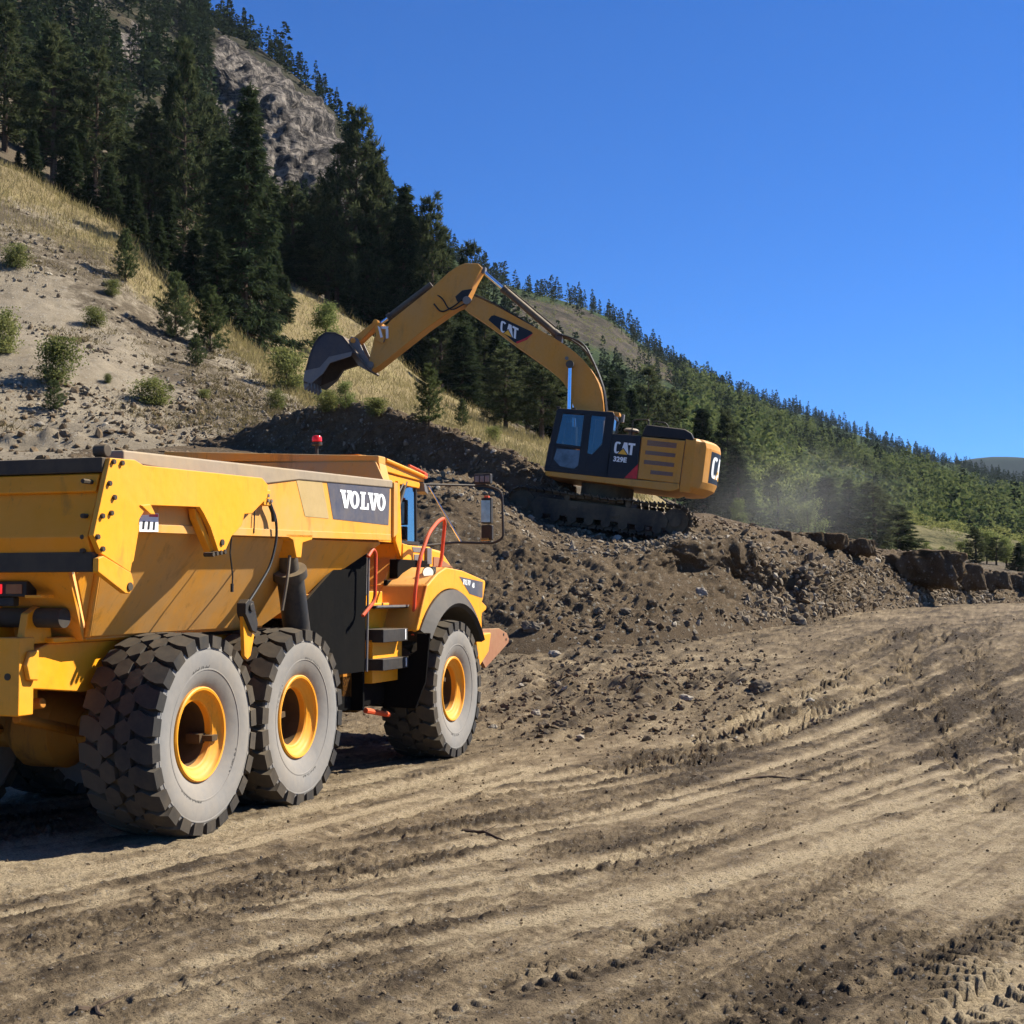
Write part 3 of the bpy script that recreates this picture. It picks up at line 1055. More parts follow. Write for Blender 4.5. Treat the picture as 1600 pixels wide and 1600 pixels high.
ledge = np.exp(-((np.arange(G.shape[0])[:, None] - 78) / 14.0) ** 2) * smooth(1025, 1050, gpx) * (1 - smooth(1240, 1260, gpx))
disp = disp + ledge * (.35 * fbm(X * 1.1, X * .2 + Z * .3, 3, 161) + .15 * fbm(X * 3.2, Z * 1.5, 3, 165))
disp = disp * face
G = G + nrm * disp[..., None] * np.array([1, 1, .9])
G[..., 2] += crest * (.30 * blocks + .22 * np.abs(lump)) * 1.0
bank_me = np_mesh('dirt_bank', G.reshape(-1, 3), grid_faces(*G.shape[:2]), BANKM)
bank = tag(link('dirt_bank', bank_me), kind='structure')
BANKG = G

# ---- the spoil pile behind the hauler
PILE = {
    240: [(721, 50.7), (695, 51.25), (701, 51.80), (695, 52.25), (729, 54.6)],
    300: [(721, 49.9), (695, 50.45), (696, 51.00), (690, 51.45), (724, 53.8)],
    330: [(721, 49.3), (695, 49.85), (689, 50.40), (683, 50.85), (717, 53.2)],
    380: [(723, 48.7), (697, 49.25), (674, 49.80), (668, 50.25), (702, 52.6)],
    440: [(726, 47.7), (700, 48.25), (655, 48.80), (649, 49.25), (683, 51.6)],
    500: [(731, 46.3), (705, 46.85), (643, 47.40), (637, 47.85), (671, 50.2)],
    540: [(735, 45.5), (709, 46.05), (637, 46.60), (631, 47.05), (665, 49.4)],
    600: [(742, 44.1), (716, 44.65), (645, 45.20), (639, 45.65), (673, 48.0)],
    650: [(750, 43.0), (724, 43.55), (659, 44.10), (653, 44.55), (687, 46.9)],
    700: [(758, 42.2), (732, 42.75), (675, 43.30), (669, 43.75), (703, 46.1)],
    760: [(768, 41.3), (742, 41.85), (697, 42.40), (691, 42.85), (725, 45.2)],
    820: [(779, 40.5), (753, 41.05), (722, 41.60), (716, 42.05), (750, 44.4)],
    860: [(786, 39.9), (760, 40.45), (746, 41.00), (740, 41.45), (774, 43.8)],
    900: [(794, 39.5), (768, 40.05), (766, 40.60), (760, 41.05), (794, 43.4)],
}
G, fx = loft(PILE, 240, 900, 330, [8, 44, 14, 14], 10, 1.5)
nrm = normals(G)
X, Y, Z = G[..., 0], G[..., 1], G[..., 2]
fc = smooth(2, 14, np.arange(G.shape[0]))[:, None]
V = Y + Z * 1.3
disp = fc * (.22 * fbm(X * .8, V * .8, 4, 201) + .2 * np.clip(.45 - worley(X * 2.1, V * 2.1, 211), 0, 1) + .09 * fbm(X * 4, V * 4, 3, 221))
G = G + nrm * disp[..., None]
pile = tag(link('spoil_pile', np_mesh('spoil_pile', G.reshape(-1, 3), grid_faces(*G.shape[:2]), BANKM)), kind='structure')
PILEG = G

# ---- the gravel and grass hillside
HILL = {
    -400: [(705, 48), (430, 66), (60, 88), (75, 92), (40, 98), (-200, 130), (-220, 170)],
    0: [(702, 48), (480, 66), (258, 86), (275, 90), (268, 95), (150, 140), (140, 180)],
    100: [(700, 48), (510, 65), (308, 86), (322, 90), (318, 95), (200, 140), (190, 180)],
    190: [(699, 49), (540, 65), (358, 85), (375, 89), (370, 95), (260, 138), (250, 180)],
    250: [(698, 50), (570, 65), (432, 84), (445, 88), (430, 95), (310, 135), (300, 180)],
    330: [(696, 51), (600, 65), (500, 80), (515, 84), (490, 92), (370, 130), (360, 170)],
    400: [(694, 52), (625, 65), (555, 76), (565, 80), (530, 90), (400, 125), (395, 160)],
    450: [(692, 53), (645, 64), (590, 74), (598, 78), (560, 88), (432, 115), (430, 150)],
    490: [(690, 53), (660, 64), (623, 72), (632, 76), (585, 88), (455, 112), (450, 150)],
    560: [(692, 54), (670, 63), (655, 70), (660, 74), (620, 86), (500, 110), (495, 150)],
    650: [(705, 53), (690, 60), (680, 68), (680, 72), (650, 84), (590, 106), (585, 150)],
    750: [(730, 50), (715, 58), (705, 66), (704, 70), (690, 82), (642, 104), (638, 150)],
    850: [(755, 48), (740, 56), (730, 64), (728, 70), (718, 80), (690, 102), (685, 150)],
    950: [(778, 47), (770, 54), (762, 62), (760, 70), (752, 80), (735, 102), (728, 150)],
    1060: [(815, 47), (818, 54), (820, 62), (820, 70), (816, 80), (805, 104), (790, 150)],
    1110: [(834, 47), (834, 54), (834, 62), (832, 70), (828, 80), (818, 104), (805, 150)],
    1250: [(866, 50), (868, 56), (870, 64), (870, 74), (868, 84), (860, 108), (850, 150)],
    1400: [(866, 64), (868, 68), (872, 74), (874, 82), (874, 92), (870, 115), (862, 150)],
    1600: [(905, 77), (906, 80), (908, 86), (908, 94), (905, 104), (895, 125), (880, 155)],
    2150: [(930, 85), (930, 88), (925, 92), (922, 98), (920, 110), (905, 130), (890, 160)],
}
for k, c in HILL.items():
    c.insert(0, (c[0][0] + 20, c[0][1] - 4))
G, fx = loft(HILL, -400, 2100, 600, [8, 72, 64, 12, 14, 40, 12], 12, 1.7)
nrm = normals(G)
X, Y, Z = G[..., 0], G[..., 1], G[..., 2]
gpx, gpy = px_of(G)
ri = np.arange(G.shape[0])[:, None] + 0 * gpx
V = Y * .5 + Z
disp = .45 * fbm(X * .12, V * .12, 3, 301) + .22 * fbm(X * .5, V * .35, 4, 311) + .10 * fbm(X * 1.7, V * 1.7, 4, 321)
cutb = (1 - smooth(90, 260, gpx)) * smooth(600, 690, gpy)           # broken edge low on the left
disp += cutb * (.6 * fbm(X * .45, V * .45, 4, 331) + .4 * np.clip(.45 - worley(X * .9, V * .9, 341), 0, 1) + .2 * fbm(X * 2.2, V * 2.2, 3, 345))
disp *= smooth(2, 16, ri)
G = G + nrm * disp[..., None]
crest_py = np.interp(gpx, [-400, 0, 100, 190, 250, 330, 400, 490], [60, 258, 308, 358, 432, 500, 555, 623])
above = gpy - crest_py
nz_ = fbm(X * .15, V * .15, 3, 351)
grass = (1 - smooth(15, 95, above + 70 * nz_))
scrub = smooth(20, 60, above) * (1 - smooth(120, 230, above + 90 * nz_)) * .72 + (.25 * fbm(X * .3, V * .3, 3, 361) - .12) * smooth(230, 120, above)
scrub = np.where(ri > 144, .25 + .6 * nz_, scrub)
grass = np.where(ri > 144, .75, grass)
grass = grass * (1 - .8 * smooth(225, 330, gpx) * (ri < 144) * smooth(10, 40, above))
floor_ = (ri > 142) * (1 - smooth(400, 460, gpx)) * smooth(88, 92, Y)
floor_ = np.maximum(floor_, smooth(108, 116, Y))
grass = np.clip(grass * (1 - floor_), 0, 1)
scrub = np.clip(np.maximum(scrub, floor_ * 1.4), 0, 1.4)  # under the wood: brown litter, its colour darkened for the trees' shade
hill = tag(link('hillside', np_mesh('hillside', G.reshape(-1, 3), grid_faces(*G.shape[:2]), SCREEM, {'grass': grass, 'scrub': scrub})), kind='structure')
HILLG, HGRASS, HRI = G, grass, ri

# ---- the rocky mountain behind the forest
MTN = {
    -600: [(0, 160), (-130, 220), (-240, 280), (-320, 330), (-400, 380), (-380, 480)],
    0: [(150, 165), (40, 210), (-80, 260), (-170, 310), (-290, 360), (-270, 450)],
    150: [(260, 165), (140, 210), (20, 260), (-60, 310), (-160, 360), (-140, 450)],
    310: [(360, 165), (270, 205), (180, 250), (92, 300), (14, 345), (40, 430)],
    390: [(400, 165), (320, 205), (232, 240), (135, 270), (82, 330), (120, 420)],
    440: [(430, 165), (350, 200), (275, 235), (160, 262), (118, 325), (150, 410)],
    500: [(450, 165), (390, 200), (320, 230), (208, 258), (172, 315), (210, 400)],
    525: [(470, 165), (420, 195), (350, 230), (250, 258), (206, 310), (240, 390)],
    580: [(495, 165), (450, 195), (400, 225), (340, 260), (296, 300), (330, 370)],
    640: [(560, 160), (510, 190), (460, 220), (420, 250), (390, 290), (420, 350)],
    720: [(620, 155), (590, 180), (565, 210), (535, 240), (505, 280), (530, 340)],
    860: [(690, 150), (670, 170), (650, 195), (630, 225), (610, 260), (640, 310)],
}
for k, c in MTN.items(): c.insert(0, (c[0][0] + 70, c[0][1] - 14))
G, fx = loft(MTN, -600, 860, 420, [6, 36, 44, 60, 40, 20], 10, 1.6)
nrm = normals(G)
X, Y, Z = G[..., 0], G[..., 1], G[..., 2]
gpx, gpy = px_of(G)
ri = np.arange(G.shape[0])[:, None] + 0 * gpx
rock = smooth(325, 350, gpx) * (1 - smooth(535, 560, gpx)) * smooth(66, 101, ri) * (1 - smooth(166, 176, ri))
rock = np.maximum(rock, .75 * np.exp(-(((gpx - 205) / 30) ** 2 + ((gpy - 75) / 40) ** 2)))
rock = np.maximum(rock, .7 * np.exp(-(((gpx - 140) / 30) ** 2 + ((gpy - 5) / 25) ** 2)))
rock = np.maximum(rock, .6 * np.exp(-(((gpx - 250) / 40) ** 2 + ((gpy - 180) / 30) ** 2)))
V = Z * 1.0
wl_ = np.abs(fbm(X * .035 + Z * .02, Y * .035 + Z * .05, 4, 401))
disp = 5 * fbm(X * .02, (Y + Z) * .02, 4, 411) + 1.6 * fbm(X * .12, (Y + Z) * .12, 4, 421)
disp += rock * (2.5 * (wl_ - .2) + 2.5 * fbm(X * .13 + Z * .05, Z * .2, 4, 431) + 4.6 * fbm(X * .42, Z * .22, 4, 441) + 1.8 * fbm(X * .9, Z * .9, 2, 451))
G = G + nrm * (disp * smooth(0, 12, ri))[..., None] * np.array([1, 1, .5])
mtn = tag(link('mountain', np_mesh('mountain', G.reshape(-1, 3), grid_faces(*G.shape[:2]), MTNM, {'rock': rock})), kind='structure')
MTNG, MROCK = G, rock

# ---- the long wooded ridge
RIDGE = {
    380: [(470, 185), (400, 270), (330, 340), (270, 420), (200, 500), (230, 620)],
    600: [(580, 170), (500, 260), (420, 350), (370, 440), (335, 520), (360, 640)],
    700: [(620, 165), (540, 260), (470, 350), (420, 450), (392, 540), (420, 660)],
    760: [(640, 160), (570, 260), (510, 350), (465, 450), (428, 560), (450, 680)],
    830: [(660, 160), (600, 260), (540, 350), (492, 470), (452, 590), (475, 700)],
    900: [(690, 160), (630, 260), (575, 370), (522, 490), (470, 620), (490, 740)],
    960: [(710, 160), (650, 260), (600, 380), (547, 520), (494, 650), (515, 780)],
    1000: [(725, 160), (670, 260), (620, 390), (573, 540), (531, 680), (550, 800)],
    1080: [(760, 160), (710, 260), (660, 400), (618, 570), (582, 740), (600, 880)],
    1200: [(810, 160), (760, 270), (710, 430), (668, 640), (630, 830), (645, 980)],
    1300: [(835, 160), (790, 280), (740, 460), (700, 680), (668, 920), (680, 1080)],
    1450: [(860, 160), (825, 290), (780, 480), (745, 740), (718, 1030), (730, 1200)],
    1600: [(880, 160), (852, 300), (812, 520), (778, 800), (755, 1120), (765, 1320)],
    1800: [(897, 165), (870, 300), (842, 550), (818, 850), (800, 1200), (808, 1400)],
    2200: [(916, 170), (900, 320), (885, 600), (872, 900), (862, 1300), (868, 1500)],
}
for k, c in RIDGE.items(): c.insert(0, (c[0][0] + 70, c[0][1] - 14))
G, fx = loft(RIDGE, 380, 2150, 420, [6, 40, 44, 44, 40, 16], 14, 1.6)
nrm = normals(G)
X, Y, Z = G[..., 0], G[..., 1], G[..., 2]
gpx, gpy = px_of(G)
ri = np.arange(G.shape[0])[:, None] + 0 * gpx
disp = (9 * fbm(X * .012, Y * .012, 4, 501) + 2.5 * fbm(X * .06, Y * .06, 4, 511)) * smooth(0, 14, ri) * (.45 + .55 * (1 - smooth(146, 174, ri)))
G[..., 2] += disp
skyl = np.interp(gpx, [700, 760, 830, 900, 960, 1000, 1080, 1200], [392, 428, 452, 470, 494, 531, 582, 630])
dry = 1.25 * smooth(770, 830, gpx) * (1 - smooth(1020, 1090, gpx)) * np.exp(-((gpy - skyl - 34) / 30) ** 2)
meadow = .9 * np.exp(-(((gpx - 1380) / 130) ** 2 + ((gpy - (755 + (gpx - 1380) * .22)) / 20) ** 2)) + .9 * np.exp(-(((gpx - 1500) / 110) ** 2 + ((gpy - 842) / 28) ** 2)) + .5 * np.exp(-(((gpx - 1180) / 60) ** 2 + ((gpy - 690) / 18) ** 2))
meadow = np.maximum(meadow, smooth(1370, 1420, gpx) * (ri < 40) * 1.2)
ridge = tag(link('forested_ridge', np_mesh('forested_ridge', G.reshape(-1, 3), grid_faces(*G.shape[:2]), RIDGEM, {'dry': dry, 'meadow': meadow})), kind='structure')
RIDGEG = G

# ---- the farthest ridge
DIST = {
    1200: [(900, 2300), (820, 2400), (775, 2500), (760, 2700)],
    1400: [(900, 2300), (800, 2400), (738, 2500), (750, 2700)],
    1500: [(900, 2300), (790, 2400), (718, 2500), (735, 2700)],
    1560: [(900, 2300), (790, 2400), (711, 2500), (735, 2700)],
    1640: [(900, 2300), (790, 2400), (712, 2500), (735, 2700)],
    1750: [(900, 2300), (790, 2400), (722, 2500), (740, 2700)],
    2200: [(900, 2300), (800, 2400), (735, 2500), (750, 2700)],
}
G, fx = loft(DIST, 1200, 2200, 160, [12, 14, 10], 14, 1.2)
G[..., 2] += 12 * fbm(G[..., 0] * .006, G[..., 1] * .006, 4, 601)
tag(link('distant_ridge', np_mesh('distant_ridge', G.reshape(-1, 3), grid_faces(*G.shape[:2]), DISTM)), kind='structure')


# ---- finding the ground under things
def bvh_of(G):
    nr_, nc_ = G.shape[:2]
    return BVHTree.FromPolygons([tuple(p) for p in G.reshape(-1, 3)], [tuple(q) for q in grid_faces(nr_, nc_)])


def coarse(G, a, b): return G[::a, ::b]


TREES = {'bank': bvh_of(coarse(BANKG, 2, 2)), 'pile': bvh_of(PILEG), 'hill': bvh_of(coarse(HILLG, 1, 1)), 'mtn': bvh_of(MTNG), 'ridge': bvh_of(RIDGEG)}


def drop(x, y, which):
    """height of the highest of the named surfaces at x, y"""
    best = None
    for w in which:
        h = TREES[w].ray_cast(Vector((x, y, 900)), Vector((0, 0, -1)))
        if h[0] is not None and (best is None or h[0].z > best): best = h[0].z
    if best is None:
        print('no ground at', x, y)
        best = drop(x * .9, y * .9, ('hill', 'bank', 'ridge', 'mtn')) if y > 20 else 0.0
    return best


def hit(px, py, which):
    """first point of the named surfaces along the sight line through a picture point"""
    d = Vector(W(px, py, 10.0)) - Vector((0, 0, CAMH))
    best = None
    for w in which:
        h = TREES[w].ray_cast(Vector((0, 0, CAMH)), d.normalized(), 3000)
        if h[0] is not None and (best is None or h[3] < best[3]): best = h
    return None if best is None else best[0]
# ================================================================== trees and plants
def blades(c, d, l, w, rng):
    """one narrow triangle per row: base at c, tip at c+d*l"""
    n_ = len(c)
    side = np.cross(d, rng.normal(size=(n_, 3)))
    side /= np.maximum(np.linalg.norm(side, axis=1), 1e-6)[:, None]
    V = np.stack([c - side * w[:, None] / 2, c + side * w[:, None] / 2, c + d * l[:, None]], 1).reshape(-1, 3)
    return V, np.arange(3 * n_).reshape(-1, 3)


def conifer(seed, H=12.0, Rb=2.6, kind='pine', t0=.16, whorls=24, per=5, dens=1.0):
    """unit trees, base at the origin, height H: (crown mesh data), (trunk mesh data)"""
    rng = np.random.default_rng(seed)
    lean = rng.normal(size=2) * .012 * H
    def axis(t): return np.array([lean[0] * t * t, lean[1] * t * t, t * H])
    mb = MB()
    tr = .016 * H
    mb.tube([tuple(axis(t) - (np.array([0, 0, .03 * H]) if t == 0 else 0)) for t in (0, .15, .4, .7, .98)], [tr * 1.25, tr, tr * .72, tr * .4, tr * .08], 7)
    C, D, Ln, Wd = [], [], [], []
    for k in range(whorls):
        t = t0 + (1 - t0) * ((k + rng.uniform(-.35, .35)) / whorls)
        t = min(max(t, t0), .985)
        u = (t - t0) / (1 - t0)
        if kind == 'fir': prof = (1 - u) ** .9 * .95 + .05
        elif kind == 'young': prof = (1 - u) ** .75 * (.65 + .35 * min(1, u / .2)) + .05
        else: prof = (1 - u) ** .62 * (.50 + .50 * min(1, u / .3)) + .06
        nb = max(3, int(round(per * (1 if u < .85 else .7))))
        a0 = rng.uniform(0, 6.28)
        for b in range(nb):
            if kind == 'pine' and rng.random() < .14: continue
            a = a0 + 6.283 * b / nb + rng.normal() * .25
            L = Rb * prof * rng.uniform(.62, 1.18)
            el = {'fir': -.22 - .25 * (1 - u), 'young': .45 - .2 * (1 - u), 'pine': .30 - .45 * (1 - u)}[kind] + rng.normal() * .13
            el += .6 * max(0, u - .7)
            dirv = np.array([math.cos(a) * math.cos(el), math.sin(a) * math.cos(el), math.sin(el)])
            p0 = axis(t)
            curve = {'fir': .16, 'young': .22, 'pine': .12}[kind]
            def at(s): return p0 + dirv * L * s + np.array([0, 0, curve * L * s * s])
            mb.tube([tuple(at(s)) for s in (0, .5, 1)], [tr * .22 * (1 - u * .7) + .008, tr * .13 + .004, .004], 4)
            nt_ = max(2, int(round((3 + 5 * L / 2.6) * dens)))
            for q in range(nt_):
                s = rng.uniform(.25 if kind != 'pine' else .38, 1.03)
                c = at(s)
                side = np.array([-math.sin(a), math.cos(a), 0])
                if kind == 'fir':
                    nb2 = 15
                    c = c + side * rng.normal() * .16 * L * (1.15 - s)
                    dd = rng.normal(size=(nb2, 3)) * np.array([.65, .65, .30]) + dirv * .8 + np.array([0, 0, -.18])
                    ll = rng.uniform(.22, .48, nb2) * H / 12
                    ww = rng.uniform(.07, .13, nb2) * H / 12
                else:
                    nb2 = 15 if kind == 'pine' else 13
                    c = c + side * rng.normal() * .20 * L * (1.2 - s) + np.array([0, 0, rng.normal() * .06 * L])
                    dd = rng.normal(size=(nb2, 3)) * .75 + dirv * .45 + np.array([0, 0, .35])
                    ll = rng.uniform(.24, .50, nb2) * H / 12
                    ww = rng.uniform(.07, .13, nb2) * H / 12
                    if kind == 'young': ll *= 1.25; ww *= 1.1
                dd /= np.linalg.norm(dd, axis=1)[:, None]
                cc = c + rng.normal(size=(nb2, 3)) * .05 * H / 12 * 2
                C.append(cc); D.append(dd); Ln.append(ll); Wd.append(ww)
    n_ = 40                                               # leader
    z = rng.uniform(.93, 1.0, n_)
    C.append(np.stack([axis(t) for t in z])); dd = rng.normal(size=(n_, 3)) * .5 + np.array([0, 0, .8]); dd /= np.linalg.norm(dd, axis=1)[:, None]
    D.append(dd); Ln.append(rng.uniform(.15, .35, n_) * H / 12); Wd.append(np.full(n_, .08 * H / 12))
    V, F = blades(np.concatenate(C), np.concatenate(D), np.concatenate(Ln), np.concatenate(Wd), rng)
    return (V, F), mb


def leafy(seed, H=6.0, Rb=2.2, n_leaf=5200, stems=1, leaf=.16, lo=.18, openness=.5):
    rng = np.random.default_rng(seed)
    mb = MB()
    tips = []
    for s in range(stems):
        a = rng.uniform(0, 6.28)
        b0 = np.array([math.cos(a), math.sin(a), 0]) * (.06 * H * (stems > 1) * rng.uniform(.3, 1.4))
        top = b0 * (2.2 if stems > 1 else 1) + np.array([rng.normal() * .05 * H, rng.normal() * .05 * H, H * rng.uniform(.72, .97)])
        r0 = .020 * H / (1 + .35 * (stems - 1))
        mb.tube([tuple(b0 - np.array([0, 0, .03 * H])), tuple(b0 * .5 + top * .5 + rng.normal(size=3) * .02 * H), tuple(top)], [r0, r0 * .6, r0 * .12], 6)
        for k in range(max(4, 16 // stems)):
            t = rng.uniform(lo, .95)
            p = b0 * (1 - t) + top * t
            a = rng.uniform(0, 6.28); e = rng.uniform(.15, .9)
            L = Rb * (1 - abs(t - .45) * .9) * rng.uniform(.45, 1.0)
            q = p + np.array([math.cos(a) * math.cos(e), math.sin(a) * math.cos(e), math.sin(e)]) * L
            mb.tube([tuple(p), tuple((p + q) / 2 + rng.normal(size=3) * .03 * H), tuple(q)], [r0 * .35, r0 * .2, r0 * .06], 4)
            tips += [q, (p + q) / 2 + rng.normal(size=3) * .05 * H]
    tips = np.array(tips)
    k = rng.integers(0, len(tips), n_leaf)
    c = tips[k] + rng.normal(size=(n_leaf, 3)) * Rb * .20 * np.array([1, 1, .8])
    c[:, 2] = np.clip(c[:, 2], .03 * H, H)
    nrm_ = rng.normal(size=(n_leaf, 3)) + np.array([0, 0, .6]); nrm_ /= np.linalg.norm(nrm_, axis=1)[:, None]
    a_ = np.cross(nrm_, rng.normal(size=(n_leaf, 3))); a_ /= np.linalg.norm(a_, axis=1)[:, None]
    b_ = np.cross(nrm_, a_)
    s_ = leaf * rng.uniform(.6, 1.25, n_leaf)[:, None]
    V = np.stack([c - a_ * s_ * .6, c - b_ * s_ * .35, c + a_ * s_ * .6, c + b_ * s_ * .35], 1).reshape(-1, 3)
    F = np.arange(4 * n_leaf).reshape(-1, 4)
    return (V, F), mb


def far_conifer(seed, n_=110):
    """a distant conifer of unit height: ragged whorls of sprays round a stem"""
    rng = np.random.default_rng(seed)
    t = rng.uniform(.10, 1.0, n_) ** .9
    a = rng.uniform(0, 6.28, n_)
    rad = (.20 * (1 - t) ** .8 + .015) * rng.uniform(.25, 1.1, n_)
    c = np.stack([np.cos(a) * rad * .5, np.sin(a) * rad * .5, t], 1)
    d = np.stack([np.cos(a), np.sin(a), rng.uniform(-.5, .5, n_) + .9 * (t > .9)], 1) + rng.normal(size=(n_, 3)) * .3
    d /= np.linalg.norm(d, axis=1)[:, None]
    V, F = blades(c, d, rad * .6 + .045, rng.uniform(.05, .10, n_), rng)
    s = np.array([[-.012, 0, -.05], [.012, 0, -.05], [0, 0, .9], [0, -.012, -.05], [0, .012, -.05], [0, 0, .9]])
    return np.concatenate([V, s]), np.concatenate([F, np.array([[0, 1, 2], [3, 4, 5]]) + len(V)])


def far_leafy(seed, n_=200):
    rng = np.random.default_rng(seed)
    bl = rng.normal(size=(6, 3)) * np.array([.16, .16, .17]) + np.array([0, 0, .52])
    k = rng.integers(0, 6, n_)
    d0 = rng.normal(size=(n_, 3)); d0 /= np.linalg.norm(d0, axis=1)[:, None]
    c = bl[k] + d0 * .17 * rng.uniform(.5, 1, n_)[:, None]
    c[:, 2] = np.clip(c[:, 2], .06, 1)
    dd = np.cross(d0, rng.normal(size=(n_, 3))); dd /= np.linalg.norm(dd, axis=1)[:, None]
    V, F = blades(c - dd * .05, dd, rng.uniform(.06, .11, n_), rng.uniform(.055, .09, n_), rng)
    s = np.array([[-.015, 0, -.05], [.015, 0, -.05], [0, 0, .6], [0, -.015, -.05], [0, .015, -.05], [0, 0, .6]])
    return np.concatenate([V, s]), np.concatenate([F, np.array([[0, 1, 2], [3, 4, 5]]) + len(V)])


PROTO = {}


def proto(key, gen, H, fm, crown='crown', stem='trunk'):
    (V, F), mb = gen
    cm = np_mesh(key + '_crown', V, F, fm, smooth_=False)
    tm = mb.mesh(key + '_trunk', BARK)
    PROTO[key] = (cm, tm, H, crown, stem)


for k in range(5): proto('pine%d' % k, conifer(10 + k, 12, [2.5, 2.9, 2.2, 2.6, 3.0][k], 'pine', [.14, .2, .1, .24, .12][k], [24, 22, 26, 20, 24][k], 5), 12, PINEF)
for k in range(3): proto('fir%d' % k, conifer(30 + k, 12, [3.1, 2.5, 2.0][k], 'fir', .04, 30, 7, 1.0), 12, FIRF)
for k in range(3): proto('young%d' % k, conifer(50 + k, 5, [1.75, 1.95, 1.65][k], 'young', .07, 15, 6, 2.1), 5, YPINEF)
for k in range(3): proto('leafy%d' % k, leafy(70 + k, 8, 2.3, 5200, [1, 3, 2][k], .22), 8, DECF)
for k in range(3): proto('shrub%d' % k, leafy(80 + k, 2.0, 1.05, 4200, 9, .10, .05), 2.0, SHRF, 'leaves', 'stems')
for k in range(4):
    V, F = far_conifer(90 + k)
    PROTO['far%d' % k] = (np_mesh('far_conifer', V, F, FARF, smooth_=False), None, 1.0, 'crown', 'trunk')
for k in range(3):
    V, F = far_leafy(95 + k)
    PROTO['farleaf%d' % k] = (np_mesh('far_leafy', V, F, FARD, smooth_=False), None, 1.0, 'crown', 'trunk')
FARC = [far_conifer(90 + k, 72) for k in range(4)]
FARL = [far_leafy(95 + k) for k in range(3)]


def plant(name, key, loc, height, rz, label, cat, group=None, sx=1.0):
    cm, tm, H, cn, sn = PROTO[key]
    s = height / H
    if tm is None:
        o = link(name, cm)
    else:
        o = empty(name)
        link(cn, cm, o); link(sn, tm, o)
    o.location = loc
    o.rotation_euler = (0, 0, rz)
    o.scale = (s * sx, s * sx, s)
    return tag(o, label, cat, group)


rngT = random.Random(5)


def top_height(px, py_top, x, y, z):
    return CAMH + slope(py_top) * y - z


